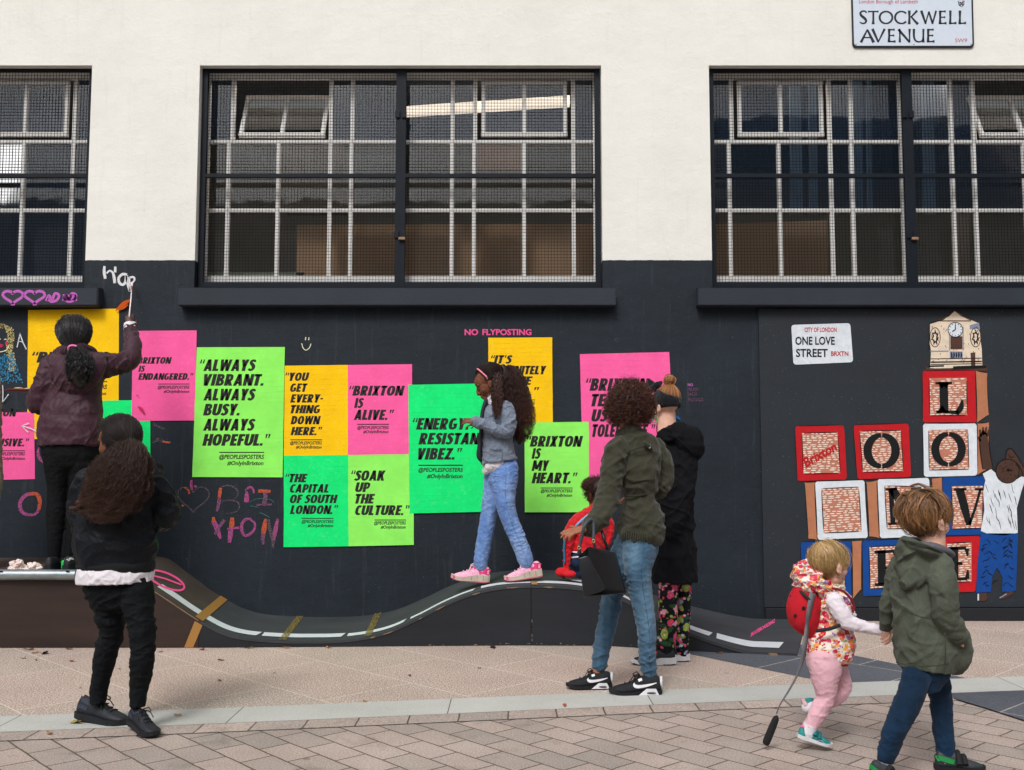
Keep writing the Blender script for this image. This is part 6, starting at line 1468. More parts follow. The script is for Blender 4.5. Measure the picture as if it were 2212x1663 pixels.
front = R3(Y0, [(1078, 806, -.09, 9, 8), (1073, 835, -.115, 13, 10), (1074, 865, -.135, 13, 9), (1073, 890, -.15, 9, 6), (1070, 905, -.155, 4, 4)])
tie = W(1090, 796, Y0)
N = 1500; dirs = rand_dirs(N*3); dirs = dirs[(dirs[:, 2] > -.15) & ((dirs[:, 1] > -.45) | (dirs[:, 2] > .62))][:N]; N = len(dirs)
c = hR.p(0, .085, .64); A0 = np.array([hR.M @ (d*np.array((.335, .395, .365))*hR.H*1.05) for d in dirs]); te = tie - c; t = np.linspace(0, 1, 12)[None, :, None]
PLs = A0[:, None]*(1-t) + te*t; rr = np.linalg.norm(A0, axis=1)[:, None, None]*(1-t) + np.linalg.norm(te)*t; PLs = PLs/np.linalg.norm(PLs, axis=2, keepdims=True)*rr*NR.uniform(.99, 1.04, (N, 1, 1)) + c
mf = mane.copy(); mf[:, 3:] *= 1.32; m1, m2, m3 = curl(in_rows(mane, 1200, 34, .5, .42, .3), .0115, .040, .0016), curl(in_rows(front, 200, 24, .55, .5, .2), .008, .036, .002), curl(in_rows(mf, 900, 30, .6, .2, .3), .012, .045, .003)
hair(GR, [strands(PLs, .0014, .0011, tone_for(N, 12, 0, .3, 0)), locks(mane, 95, 16, 42, .011, .024, .085, .008, .028, .45, .40, .35), strands(m2, .0030, .0011, tone_for(200, 24, .1, .6, .3)), strands(m3, .0009, .0005, tone_for(900, 30, .1, .5, .5))], M_hair_gr, [hR.e((0, .13, .665), (.325, .345, .33), 28, 18), loft(mane, 24, 14, k=.52), loft(front, 16, 10, k=.4)])
ab = [hR.p(.36*sin(a)*1.03, -.10 + .14*(1-abs(cos(a))) , .64 + .385*cos(a)*1.02) for a in np.linspace(-1.75, 1.75, 26)]
bits(GR, 'hairband', [tube(ab, .0068, 8)], plain('pink_hairband', lin(226, 130, 150), .5))
for sg in (1, -1):
    bits(GR, 'eyelash', [tube([hR.p(sg*.07, -.375, .455), hR.p(sg*.12, -.362, .440), hR.p(sg*.175, -.318, .455)], .0022, 6)], M_hair_black)
    bits(GR, 'eyebrow', [tube([hR.p(sg*.06, -.372, .575), hR.p(sg*.12, -.372, .605), hR.p(sg*.20, -.315, .59)], [.002, .003, .0015], 6)], M_hair_black)
bits(GR, 'lips', [hR.e((0, -.395, .236), (.075, .022, .020)), hR.e((0, -.398, .203), (.07, .024, .021))], plain('lips', lin(140, 66, 62), .45, .05))
seam(GR, lN, plain('denim_seam', lin(70, 98, 150), .9), .1)
# ================================================================== PERSON: woman with the round curly hair
Y0 = -2.48
M_olive = cloth('olive_cotton_parka', lin(56, 56, 44), .16, 700, .5, 15)
M_jean = cloth('blue_denim', lin(58, 88, 112), .16, 800, .4, 22, worn=lin(104, 136, 160))
WB = person('woman with big round curly hair in olive parka and blue jeans', (W(1360, 1495, Y0)[0], Y0, 0))
torso = R3(Y0, [(1383, 1172, 0, 45, 50), (1385, 1155, 0, 49, 54), (1386, 1130, 0, 49, 54), (1384, 1098, 0, 41, 46), (1382, 1068, 0, 34, 40), (1381, 1050, 0, 42, 46), (1377, 1020, 0, 50, 48), (1374, 985, 0, 53, 44), (1372, 962, 0, 50, 38), (1369, 945, 0, 38, 32), (1366, 932, 0, 24, 26), (1364, 920, 0, 20, 22)])
aL = R3(Y0, [(1338, 965, -.07, 25), (1328, 985, -.09, 26), (1322, 1015, -.11, 26), (1318, 1050, -.12, 26), (1312, 1080, -.14, 27), (1300, 1105, -.18, 25), (1286, 1127, -.22, 21), (1270, 1141, -.25, 15)])
aR = R3(Y0, [(1412, 968, .06, 25), (1426, 995, .07, 25), (1430, 1025, .08, 25), (1424, 1052, .06, 24), (1412, 1062, .14, 21), (1398, 1070, .22, 18), (1388, 1074, .27, 15)])
lR = R3(Y0, [(1384, 1168, -.03, 38, 36), (1380, 1192, -.05, 36.5, 38), (1378, 1237, -.08, 29, 34), (1385, 1286, -.09, 25, 28), (1392, 1325, -.10, 22.5, 25), (1397, 1368, -.10, 20.5, 24), (1398, 1417, -.09, 19, 20), (1402, 1448, -.08, 16.5, 17), (1404, 1464, -.08, 15, 15)])
lL = R3(Y0, [(1366, 1170, .03, 34, 36), (1350, 1200, .04, 32, 36), (1334, 1250, .05, 26, 30), (1322, 1290, .05, 22.5, 25), (1314, 1335, .06, 21, 24), (1304, 1384, .06, 20, 21), (1297, 1420, .06, 18, 18), (1294, 1440, .06, 17, 16)])
hW = Head(W(1362, 893, Y0), .225, (-.55, .80, -.1))
hd = nrm(W(1235, 1148, Y0 - .27) - aL[-1, :3])
body = limb_core([torso, aR, aL, lL, lR], .66) + [loft(R3(Y0, [(1366, 940, 0, 20), (1363, 900, 0, 19)]), 8, 16), loft(R3(Y0, [(1297, 1425, .06, 13), (1290, 1446, .06, 12), (1287, 1458, .06, 13)]), 10, 14)] + hW.shapes() + fhand(aL[-1, :3], hd, (-.1, -.35, .9), .165, -1, (.3, .45, .6, .8), -.4, .10) + fhand(aR[-1, :3], (-.7, .5, 0), (0, 0, 1), .16, 1)
wear(WB, 'body', body, SK_MID, voxel=.0042, smooth=2)
cuffroll = loft(R3(Y0, [(1282, 1130, -.22, 22), (1272, 1139, -.245, 18.5)]), 6, 20, 2, .1, 60)
wear(WB, 'jacket', [loft(torso, 70, 40, 2.3, .06, 20, rnd=(False, True)), loft(aL, 60, 26, 2, .15, 30), loft(aR, 60, 26, 2, .15, 30), cuffroll, loft(R3(Y0, [(1340, 940, .02, 13, 12), (1364, 928, -.055, 13, 11), (1390, 938, .02, 13, 12)]), 20, 16)], M_olive, voxel=.0055, smooth=2, wr=.011, wf=11)
M_olive_d = plain('olive_seam', lin(40, 41, 33), .9, .15, 40)
surf = lambda px, py, dy: W(px, py, Y0 + dy)
bits(WB, 'drawstring_seam', [tube([W(1350, 1071, Y0 - .085), W(1368, 1071, Y0 - .105), W(1390, 1069, Y0 - .105), W(1410, 1064, Y0 - .075)], .0045, 8, True, 20)], M_olive_d)
bits(WB, 'yoke_seam', [tube([W(1345, 985, Y0 - .115), W(1362, 974, Y0 - .125), W(1384, 966, Y0 - .128), W(1402, 962, Y0 - .11)], .003, 6, True, 20)], M_olive_d)
bits(WB, 'shoulder_tab', [loft(R3(Y0, [(1392, 955, -.118, 3, 6), (1400, 962, -.118, 4, 7), (1407, 969, -.105, 3, 5)]), 10, 12, 4)], M_olive)
bits(WB, 'metal_snap', [ellip(W(1403, 964, Y0 - .128), (.008, .004, .012))], plain('nickel', lin(190, 190, 186), .3, .1, metal=.6))
hemr = []
for i in range(17):                                 # gathered hem
    x = 1344 + i*4.9; dep = -.135*math.sqrt(max(0, 1-((x-1383)/48)**2)) - .012; hemr.append(tube([W(x, 1150, Y0+dep*.97), W(x - .5, 1160, Y0+dep), W(x, 1172 - abs(x-1383)*.07, Y0+dep*.95)], [.0015, .0035, .0015], 6, True, 8))
bits(WB, 'gathered_hem', hemr, M_olive)
wear(WB, 'jeans', [loft(lL, 90, 26, 2.1, .05, 46), loft(lR, 90, 26, 2.1, .05, 46), loft(R3(Y0, [(1383, 1166, 0, 41, 44), (1383, 1180, 0, 40, 44), (1379, 1207, 0, 35, 40)]), 12, 28)], M_jean, voxel=.005, smooth=1, wr=.007, wf=18, sq=(.55, .55, 1.5))
seam(WB, lR, plain('dark_denim_seam', lin(44, 66, 86), .9), .12)
zT = ZM(1240, 1420, 320/2212)
M_wlogo = plain('white_leather_trim', lin(222, 222, 226), .5, .04)
H1, T1 = W(*zT(800, 702), Y0 + .045), W(*zT(105, 560), Y0 + .04); H1[2] = .004; T1[2] = .006
H2, T2 = W(*zT(1560, 832), Y0 - .10), W(*zT(765, 800), Y0 - .10); H2[2] = .003; T2[2] = .003
for H_, T_ in ((H1, T1), (H2, T2)):
    sh = Shoe(H_, T_, sole=(.085, .06), low=1.0)
    sw = [(.10, .235), (.25, .195), (.40, .170), (.50, .172), (.535, .20), (.525, .235)]
    def swoosh(sg):
        L_, R_ = stroke2(sw, [.012, .04, .055, .06, .045, .010], 30); V = [sh.sidep(a, b*sh.L, sg, .0035) for a, b in L_] + [sh.sidep(a, b*sh.L, sg, .0035) for a, b in R_]; k = len(L_)
        return V, [(i, i+1, k+i+1, k+i) for i in range(k-1)]
    trap = []
    for sg in (1, -1):
        q4 = [(.06, .012), (.46, .012), (.30, .135), (.12, .135)]; V = []
        for a, b in q4: V.append(sh.P(a, sg*(sh.hw(a)*1.09 + .004), b*sh.L))
        trap.append((V, [(0, 1, 2, 3)]))
    bub = []
    for sg in (1, -1):
        V = [sh.P(.21 + .09*cos(a), sg*(sh.hw(.2)*1.09 + .0055), (.055 + .018*sin(a))*sh.L) for a in np.linspace(0, 2*pi, 16, endpoint=False)]; bub.append((V, [tuple(range(16))]))
    hc = [sh.P(-.012, .0, .24*sh.L)]
    ringp = [sh.P(-.006 + .012*abs(cos(a)), .055*sh.L*cos(a)*1.0, (.235 + .085*sin(a))*sh.L) for a in np.linspace(0, 2*pi, 18)]
    make_shoe(WB, sh, plain('black_knit_trainer', lin(24, 26, 30), .8, .2, 60, .3), M_sole_black, plain('black_lace', lin(16, 17, 20), .8),
        [('swoosh_mark', [swoosh(1), swoosh(-1)], M_wlogo), ('midsole_cage', trap, M_wlogo), ('air_window', bub, plain('grey_window', lin(60, 62, 68), .3)), ('heel_badge', [tube(ringp, .007, 8)], M_wlogo), ('eyelet_tab', [sh.strip_([(.38, .30), (.45, .275)], .045, sg, .004) for sg in (1, -1)], M_wlogo)])
M_afro = hairmat('dark_auburn_curls', lin(20, 12, 11), lin(106, 62, 48), .5, .4)
def afro(c, scalp, Rr, N, S_, amp, pitch, M=None, r0=.0026, droop=.25, squash=(1, 1, 1)):
    d = rand_dirs(N); d = d[d[:, 2] > -.80]; N = len(d); ln = NR.uniform(.80, 1.06, (N, 1))*Rr
    t = np.linspace(0, 1, S_)[None, :, None]; P = c + d[:, None]*(scalp*(1-t) + ln[:, :, None]*t)*np.array(squash); P[..., 2] -= droop*Rr*(t[..., 0]**2)*(np.linalg.norm(d[:, None, :2], axis=2)**2)*.6
    return curl(P, amp, pitch, .001), N
cA = W(1361, 872, Y0)
PLa, N = afro(cA, .075, .152, 2100, 22, .0115, .030, squash=(.97, .92, .97))
tn = np.clip(NR.uniform(-.1, .5, (N, 1)) + .45*np.linspace(0, 1, 22)[None]**2 + NR.normal(0, .05, (N, 22)), 0, 1)
PLf, Nf = afro(cA, .10, .166, 1300, 22, .012, .035, squash=(.97, .92, .97))
hair(WB, [strands(PLa, .0034, .0013, tn), strands(PLf, .0007, .0004, tone_for(Nf, 22, .1, .6, .3))], M_afro, [ellip(cA - (0, 0, .01), (.112, .105, .112), None, 26, 18)], .04)

# handbag hanging from her forearm
bag = empty('handbag', W(1290, 1290, Y0 - .25)); tag(bag, 'black leather handbag hanging from the forearm of the woman in olive', 'handbag')
M_leather = NT('black_leather'); _f = M_leather.noise(6); M_leather.P(Base_Color=M_leather.ramp(_f, [(.3, lin(13, 16, 20)), (.7, lin(24, 28, 34))]), Roughness=.42, Specular_IOR_Level=.5); M_leather.bump(M_leather.noise(260), .15, .002); M_leather = M_leather.m
zj = ZM(1230, 1050, 250/1341); J_ = lambda x, y, dy: W(*zj(x, y), Y0 + dy)
def hull(front, back, bev):
    bm = bmesh.new(); n = len(front); a = [bm.verts.new(Vector(p)) for p in front]; b = [bm.verts.new(Vector(p)) for p in back]
    bm.faces.new(a); bm.faces.new(b[::-1])
    for i in range(n): bm.faces.new((a[i], b[i], b[(i+1) % n], a[(i+1) % n]))
    bmesh.ops.recalc_face_normals(bm, faces=bm.faces); bmesh.ops.bevel(bm, geom=list(bm.edges), offset=bev, segments=3, affect='EDGES', profile=.5)
    bm.verts.index_update(); V = [tuple(v.co) for v in bm.verts]; F = [tuple(v.index for v in f.verts) for f in bm.faces]; bm.free(); return V, F
f_ = [(275, 985), (385, 880), (400, 868), (720, 940), (850, 1425), (620, 1440), (345, 1475)]
dfr = [-.27, -.30, -.30, -.20, -.165, -.25, -.29]; dbk = [-.17, -.17, -.16, -.10, -.06, -.12, -.17]
bits(bag, 'body', [hull([J_(x, y, d) for (x, y), d in zip(f_, dfr)], [J_(x + 6, y - 6, d) for (x, y), d in zip(f_, dbk)], .010)], M_leather)
bits(bag, 'front_panel', [hull([J_(x, y, -.315) for x, y in ((276, 1000), (392, 968), (604, 1362), (560, 1400), (348, 1466))], [J_(x, y, -.26) for x, y in ((276, 1000), (392, 968), (604, 1362), (560, 1400), (348, 1466))], .008)], M_leather)
M_strap = plain('grey_edged_strap', lin(62, 68, 76), .5, .15, 30)
bits(bag, 'handle', [tube([J_(283, 960, -.29), J_(292, 880, -.30), J_(318, 760, -.31), J_(345, 640, -.32), J_(380, 575, -.31), J_(425, 545, -.29), J_(455, 560, -.28), J_(462, 680, -.29), J_(458, 800, -.30), J_(480, 870, -.29)], .0085, 10, True, 40)], M_strap)
bits(bag, 'handle', [tube([J_(560, 690, -.20), J_(590, 790, -.22), J_(630, 900, -.20)], .008, 10, True, 14), tube([J_(520, 640, -.12), J_(560, 690, -.20)], .008, 10)], M_leather)
bits(bag, 'ring', [tube([J_(287 + 14*cos(a), 880 + 18*sin(a), -.315) for a in np.linspace(0, 2*pi, 14)], .0025, 6), tube([J_(460 + 14*cos(a), 800 + 20*sin(a), -.315) for a in np.linspace(0, 2*pi, 14)], .0025, 6)], plain('gold_ring', lin(200, 170, 120), .3, .1, metal=.7))
bits(bag, 'tab', [hull([J_(x, y, -.30) for x, y in ((266, 900), (305, 895), (330, 960), (272, 985))], [J_(x, y, -.27) for x, y in ((266, 900), (305, 895), (330, 960), (272, 985))], .003)], M_leather)

# ================================================================== PERSON: woman in the long black coat
Y0 = -1.72
M_coat = cloth('black_wool_coat', lin(13, 13, 18), .16, 600, .5, 12, .9, 0)
def floral(name, base, cols, sc, thr, leafc, seed=0):
    m = NT(name)
    def spots(scale, st, thr, loc):
        v = m.n('TexVoronoi', Scale=scale); w = m.n('TexNoise', Scale=scale*1.4, Detail=2); m.set(w, 'Vector', m.co())
        ad = m.n('MixRGB') if False else None
        mp_ = m.map(st, rot=(.5+seed, .8, .3+seed), loc=loc)
        vm = m.n('VectorMath', operation='MULTIPLY_ADD'); m.t.links.new(w.outputs['Color'], vm.inputs[0]); vm.inputs[1].default_value = (.022*30/scale,)*3; m.t.links.new(mp_, vm.inputs[2])
        m.t.links.new(vm.outputs[0], v.inputs['Vector'])
        sp = m.n('SeparateColor'); m.set(sp, 'Color', v.outputs['Color'])
        msk = m.ramp(v.outputs['Distance'], [(thr-.03, 1.0), (thr+.03, 0.0)]); on = m.math('GREATER_THAN', sp.outputs['Green'], .22)
        return m.math('MULTIPLY', msk, on), sp.outputs['Red'], v.outputs['Distance']
    col = m.ramp(m.noise(8), [(.3, mul(base, .92)), (.7, mul(base, 1.05))])
    for (scale, st, th, cl, loc) in ((sc*.8, (1, 1, 2.1), thr*.9, leafc, (3, 1, 2)), (sc, (1, 1, 1), thr, cols, (0, 0, 0)), (sc*1.9, (1, 1, 1.2), thr*.75, cols, (7, 3, 1))):
        k, r, d = spots(scale, st, th, loc)
        c = m.ramp(r, [(i/len(cl), x) for i, x in enumerate(cl)], 'CONSTANT')
        c = m.mix(m.ramp(d, [(.0, .55), (.16, 0.0)]), c, (.9, .8, .75, 1), 'MIX') if scale == sc else c
        col = m.mix(k, col, c)
    m.P(Base_Color=col, Roughness=.8, Specular_IOR_Level=.2)
    m.bump(m.noise(15, 4), .5, .02); return m.m
M_floral_black = floral('floral_print_black', lin(16, 19, 24), [lin(206, 74, 120), lin(226, 158, 176), lin(158, 180, 210), lin(150, 166, 80), lin(200, 66, 96)], 16, .43, [lin(38, 74, 44), lin(130, 138, 50), lin(24, 46, 60), lin(40, 76, 44)], .2)
KC = person('woman in long black hooded coat, black headscarf and floral trousers', (W(1460, 1435, Y0)[0], Y0, 0))
torso = R3(Y0, [(1455, 1256, 0, 49, 46), (1454, 1200, 0, 48, 46), (1453, 1140, 0, 46, 44), (1452, 1080, 0, 45, 42), (1454, 1030, 0, 46, 42), (1456, 985, 0, 48, 40), (1453, 955, 0, 44, 34), (1446, 935, 0, 30, 28), (1438, 918, 0, 22, 22)])
aN = R3(Y0, [(1478, 965, -.06, 24), (1484, 1000, -.08, 23), (1482, 1045, -.09, 22), (1474, 1085, -.10, 21), (1462, 1120, -.12, 18), (1450, 1150, -.12, 15)])
aF = R3(Y0, [(1424, 965, .06, 22), (1412, 1000, .08, 21), (1402, 1045, .10, 20), (1398, 1080, .18, 17), (1394, 1085, .28, 14)])
lL = R3(Y0, [(1440, 1225, -.03, 26, 32), (1444, 1270, -.03, 22, 26), (1443, 1310, -.03, 20, 24), (1443, 1340, -.03, 19.5, 22), (1440, 1375, -.03, 19.5, 20), (1438, 1400, -.03, 19, 19), (1438, 1408, -.03, 17, 17)])
lR = R3(Y0, [(1472, 1225, .04, 24, 30), (1475, 1262, .04, 19, 26), (1477, 1300, .05, 14.5, 22), (1477, 1340, .05, 14, 20), (1474, 1375, .05, 14, 18), (1472, 1402, .05, 14, 17), (1472, 1408, .05, 13, 15)])
hK = Head(W(1436, 876, Y0), .225, (-.70, .70, -.12), (-.1, .1, 1))
body = limb_core([torso, aN, aF, lL, lR], .66) + [loft(R3(Y0, [(1444, 948, 0, 25, 23), (1441, 920, 0, 21, 20), (1440, 890, 0, 19, 19)]), 12, 18)] + hK.shapes() + fhand(aN[-1, :3], (-.5, .5, -.5), (0, -1, 0), .16, 1) + fhand(aF[-1, :3], (-.4, .9, 0), (0, 0, 1), .16, -1)
wear(KC, 'body', body, SK_PALE, voxel=.0045, smooth=2)
hood = R3(Y0, [(1420, 948, -.04, 12, 10), (1440, 938, -.08, 18, 14), (1465, 934, -.10, 24, 18), (1488, 950, -.10, 30, 24), (1500, 972, -.08, 24, 22), (1496, 990, -.06, 12, 14)])
wear(KC, 'coat', [loft(torso, 70, 36, 2.3, .05, 12, rnd=(False, True)), loft(aN, 44, 24, 2, .12, 28), loft(aF, 44, 22, 2, .12, 28), loft(hood, 34, 26, 2, .12, 24), loft(R3(Y0, [(1428, 936, -.03, 8, 14), (1450, 920, .03, 10, 16), (1470, 930, .0, 12, 14)]), 18, 16)], M_coat, voxel=.006, smooth=2, wr=.014, wf=9)
bits(KC, 'hood_seam', [tube([W(1440, 935, Y0 - .13), W(1462, 946, Y0 - .165), W(1486, 968, Y0 - .17), W(1500, 985, Y0 - .14)], .004, 7, True, 20)], M_coat)
bits(KC, 'shirt_collar', [loft(R3(Y0, [(1446, 908, .03, 6, 12), (1458, 902, .01, 5, 10), (1466, 905, -.01, 4, 8)]), 14, 14)], plain('blue_collar', lin(30, 110, 180), .8))
wear(KC, 'trousers', [loft(lL, 60, 24, 2.1, .07, 40), loft(lR, 60, 24, 2.1, .07, 40)], M_floral_black, voxel=.005, smooth=1, wr=.005, wf=20)
M_wsole = plain('white_foam_sole', lin(206, 208, 210), .6, .06, 20)
for (hx, hy, tx_, ty, dy) in ((1459, 1437, 1364, 1440, -.05), (1489, 1426, 1396, 1428, .06)):
    H_, T_ = W(hx, hy, Y0 + dy), W(tx_, ty, Y0 + dy); H_[2] = .003; T_[2] = .003
    sh = Shoe(H_, T_, sole=(.155, .09), low=.95)
    make_shoe(KC, sh, M_shoe_black, M_wsole, M_shoe_black, [('red_tongue', [sh.strip_([(.42, .29), (.56, .24), (.66, .205)], .05, sg, .004) for sg in (1, -1)], plain('red_knit', lin(176, 48, 46), .8)), ('sole_tread', [sh.solepart(.0, .30, -.012, .10, 1.08), sh.solepart(.55, 1, -.012, .12, 1.08)], M_sole_black)])
M_ginger = hairmat('ginger_hair', lin(92, 50, 28), lin(196, 136, 82), .42, .45)
zm_ = ZM(1340, 800, 220/1524); mz_ = lambda x, y, dy: W(*zm_(x, y), Y0 + dy)
c = hK.p(0, .085, .64); N = 2200; d = rand_dirs(N*2); d = d[(d @ np.array((0, .62, .78)) > .50)][:N]; N = len(d)
A0 = np.array([hK.M @ (v*np.array((.335, .395, .365))*hK.H*1.03) for v in d]); bun = mz_(1000, 330, -.03); te = bun - c; t = np.linspace(0, 1, 10)[None, :, None]
PLs = A0[:, None]*(1-t) + te*t; rr = np.linalg.norm(A0, axis=1)[:, None, None]*(1-t) + np.linalg.norm(te)*t; PLs = PLs/np.linalg.norm(PLs, axis=2, keepdims=True)*rr*NR.uniform(.99, 1.04, (N, 1, 1)) + c
bunl = []
for i in range(420):
    a0, tilt, r = NR.uniform(0, 2*pi), NR.uniform(-1, 1), NR.uniform(.018, .036); q = np.linspace(0, NR.uniform(2, 5), 18) + a0
    e1, e2 = rand_dirs(2); e2 = nrm(e2 - e1*np.dot(e1, e2)); bunl.append(bun + (0, 0, .012) + (np.cos(q)[:, None]*e1 + np.sin(q)[:, None]*e2)*r*np.array((1, .9, 1.05)) + NR.normal(0, .003, 3))
bunl = np.array(bunl)
hair(KC, [strands(PLs, .0013, .001, tone_for(N, 10, .1, .8, 0)), strands(bunl, .0022, .0012, tone_for(420, 18, .1, .9, 0))], M_ginger, [hK.cap(.985), ellip(bun + (0, 0, .012), (.027, .025, .029))], .3)
# headscarf: a broad twisted band, knotted on top at the front
def band_on(head, z0, z1, grow, tilt, n=40):
    V, F = [], []
    for i in range(n):
        a = 2*pi*i/n
        for k, z in enumerate(np.linspace(z0, z1, 6)):
            q_ = (z-z0)/(z1-z0); zz_ = min(z0 + q_*(z1 + tilt*cos(a) - z0), .96); rr_ = math.sqrt(max(.05, 1-((zz_-.60)/.42)**2)); g = grow + .018*mnoise.noise((a*2.2, k*.9, 3)); V.append(head.p(.34*rr_*g*sin(a), .065 + .40*rr_*g*cos(a), zz_))
        for k in range(6):
            pass
    for i in range(n):
        for k in range(5): a, b = i*6+k, ((i+1) % n)*6+k; F.append((a, b, b+1, a+1))
    return V, F
Vb, Fb = band_on(hK, .40, .93, 1.14, -.27)
m_ = link('headscarf', mesh(Vb, Fb, True), KC, cloth('black_headscarf', lin(18, 20, 24), .2, 700, .8, 26)); sd_ = m_.modifiers.new('s', 'SOLIDIFY'); sd_.thickness = .006; sd_.offset = 1
bits(KC, 'scarf_knot', [loft(R3(Y0, [(1402, 842, .04, 5, 5), (1408, 832, .05, 9, 8), (1402, 822, .06, 4, 6)]), 12, 14), loft(R3(Y0, [(1408, 838, .03, 6, 6), (1420, 832, .03, 8, 7), (1428, 826, .04, 4, 4)]), 12, 14), ellip(W(1409, 840, Y0 + .03), (.03, .025, .026))], m_.data.materials[0])
bits(KC, 'earring', [tube([W(1414 + 5*cos(a), 906 + 7*sin(a), Y0 - .02) for a in np.linspace(0, 2*pi, 14)], .003, 6)], plain('green_bead', lin(80, 160, 110), .4))

# ================================================================== PERSON: child in red crouching on the ramp
Y0 = -.72
zj2 = zj
M_redj = cloth('red_satin_jacket', lin(196, 16, 32), .12, 600, .7, 18, .6)
RC = person('child in red jacket with white stripes crouching on the ramp crest', (W(1265, 1240, Y0)[0], Y0, rz(W(1265, 1240, Y0)[0])))
j2 = lambda x, y: zj2(x, y)
def RJ(rows): return R3(Y0, [(*j2(x, y), dy, rx*.1817, ry*.1817) for x, y, dy, rx, ry in rows])
torso = RJ([(330, 950, 0, 190, 190), (350, 880, 0, 200, 200), (390, 760, 0, 210, 190), (430, 620, 0, 205, 180), (460, 520, 0, 185, 160), (480, 440, 0, 130, 120), (490, 385, 0, 75, 80)])
aL = RJ([(330, 520, -.06, 85, 85), (240, 590, -.09, 80, 80), (180, 700, -.10, 68, 70), (160, 850, -.10, 55, 55), (145, 1000, -.10, 45, 45), (135, 1110, -.10, 38, 38)])
aR = RJ([(600, 520, .02, 80, 80), (640, 640, .02, 75, 75), (620, 780, .0, 65, 65), (560, 860, -.03, 50, 50)])
lg1 = RJ([(360, 940, .0, 130, 130), (280, 980, -.04, 110, 110), (250, 1040, -.05, 80, 80), (280, 1130, -.02, 62, 62), (290, 1190, -.02, 55, 55)])
lg2 = RJ([(420, 940, .05, 130, 130), (450, 1010, .0, 110, 110), (440, 1100, .0, 75, 75), (430, 1200, .0, 58, 58)])
hRc = Head(W(*j2(500, 235), Y0 + .02), .215, (-.55, .80, -.2), child=.8)
gl = aL[-1, :3]
body = limb_core([torso, aL, aR, lg1, lg2], .66) + [loft(RJ([(490, 420, 0, 70, 70), (495, 320, 0, 62, 62)]), 8, 14)] + hRc.shapes() + fhand(gl, (-.4, -.2, -.9), (-.4, -.9, .2), .10, 1)
wear(RC, 'body', body, SK_DARK2, voxel=.0045, smooth=2)
wear(RC, 'jacket', [loft(torso, 46, 32, 2.2, .08, 22, rnd=(False, True)), loft(aL, 44, 22, 2, .14, 36), loft(aR, 44, 22, 2, .14, 36)], M_redj, voxel=.0055, smooth=2, wr=.008, wf=16)
for yy in (925, 962):
    V, F = loft(RJ([(338 - (yy-925)*.1, yy - 9, 0, 196, 196), (337, yy + 9, 0, 195, 195)]), 4, 34, 2.2, rnd=(False, False), grow=.004); bits(RC, 'white_stripe', [(V, F)], M_white_cloth)
wear(RC, 'trousers', [loft(lg1, 40, 20, 2, .08, 40), loft(lg2, 40, 20, 2, .08, 40)], cloth('navy_trousers', lin(28, 50, 84)), voxel=.006, smooth=2)
wear(RC, 'glove', [ellip(gl + (-.035, -.01, -.035), (.045, .035, .034)), ellip(gl + (.02, -.03, -.045), (.05, .03, .026)), ellip(gl + (0, 0, -.02), (.026, .026, .035)), tube([gl + (-.02, -.02, -.02), gl + (-.065, -.025, -.05)], [.02, .014], 10)], plain('red_knit_glove', lin(200, 24, 36), .9, .15, 80, .4), voxel=.004, smooth=2)
M_lbl = plain('pale_blue_braid', lin(120, 160, 196), .8, .1)
bits(RC, 'sleeve_stripe', [tube([W(*j2(498, 462), Y0 - .215), W(*j2(420, 480), Y0 - .21), W(*j2(330, 545), Y0 - .20), W(*j2(245, 625), Y0 - .195)], .009, 8, True, 20)], M_lbl)
bits(RC, 'sleeve_stripe', [tube([W(*j2(190, 700), Y0 - .165), W(*j2(140, 740), Y0 - .16), W(*j2(110, 850), Y0 - .15), W(*j2(112, 960), Y0 - .14), W(*j2(118, 1060), Y0 - .13)], .0075, 8, True, 20)], plain('teal_braid', lin(52, 112, 150), .8))
for (hx, hy, tx_, ty) in ((300, 1225, 215, 1218), (480, 1225, 400, 1220)):
    H_, T_ = W(*j2(hx+40, hy), Y0 - .02), W(*j2(tx_-40, ty), Y0 - .03); z0 = rz(H_[0]) + .003; H_[2] = z0; T_[2] = rz(T_[0]) + .003
    make_shoe(RC, Shoe(H_, T_), M_shoe_black, M_wsole, M_shoe_black)
puff = W(*j2(420, 130), Y0 - .0); N0 = 900
P1_, n1 = afro(puff, .01, .062, 900, 16, .007, .02, squash=(1.15, 1, .9), droop=.1)
P2_, n2 = afro(W(*j2(505, 190), Y0 + .02), .09, .118, 900, 12, .006, .02, squash=(.95, 1, 1), droop=.1)
hair(RC, [strands(P1_, .002, .001, tone_for(n1, 16, 0, .5, .4)), strands(P2_, .002, .001, tone_for(n2, 12, 0, .5, .3))], M_afro, [ellip(puff, (.05, .045, .042)), hRc.cap(1.06)], .04)
# ================================================================== PERSON: toddler in the flowery vest
Y0 = -3.58
zu, zv = ZM(1740, 1190, 260/1491), ZM(1500, 1300, 770/2212)
ku, kv = 260/1491/1.02622, 770/2212/1.02622
def RU(rows): return R3(Y0, [(*zu(x, y), dy, rx*ku, ry*ku) for x, y, dy, rx, ry in rows])
def RV(rows): return R3(Y0, [(*zv(x, y), dy, rx*kv, ry*kv) for x, y, dy, rx, ry in rows])
TD = person('toddler with fair hair in a flowery hooded vest and pink trousers', (W(1765, 1605, Y0)[0], Y0, 0))
M_floral_w = floral('floral_print_cream', lin(232, 220, 208), [lin(200, 26, 58), lin(214, 62, 96), lin(226, 150, 70), lin(206, 40, 66), lin(170, 130, 184), lin(216, 96, 90)], 36, .47, [lin(226, 168, 80), lin(216, 120, 130), lin(150, 160, 120), lin(196, 40, 62)])
M_pinkleg = cloth('pink_leggings', lin(222, 172, 184), .06, 800, .35, 18)
M_wsleeve = cloth('white_sleeve', lin(226, 214, 224), .05, 800, .35, 18)
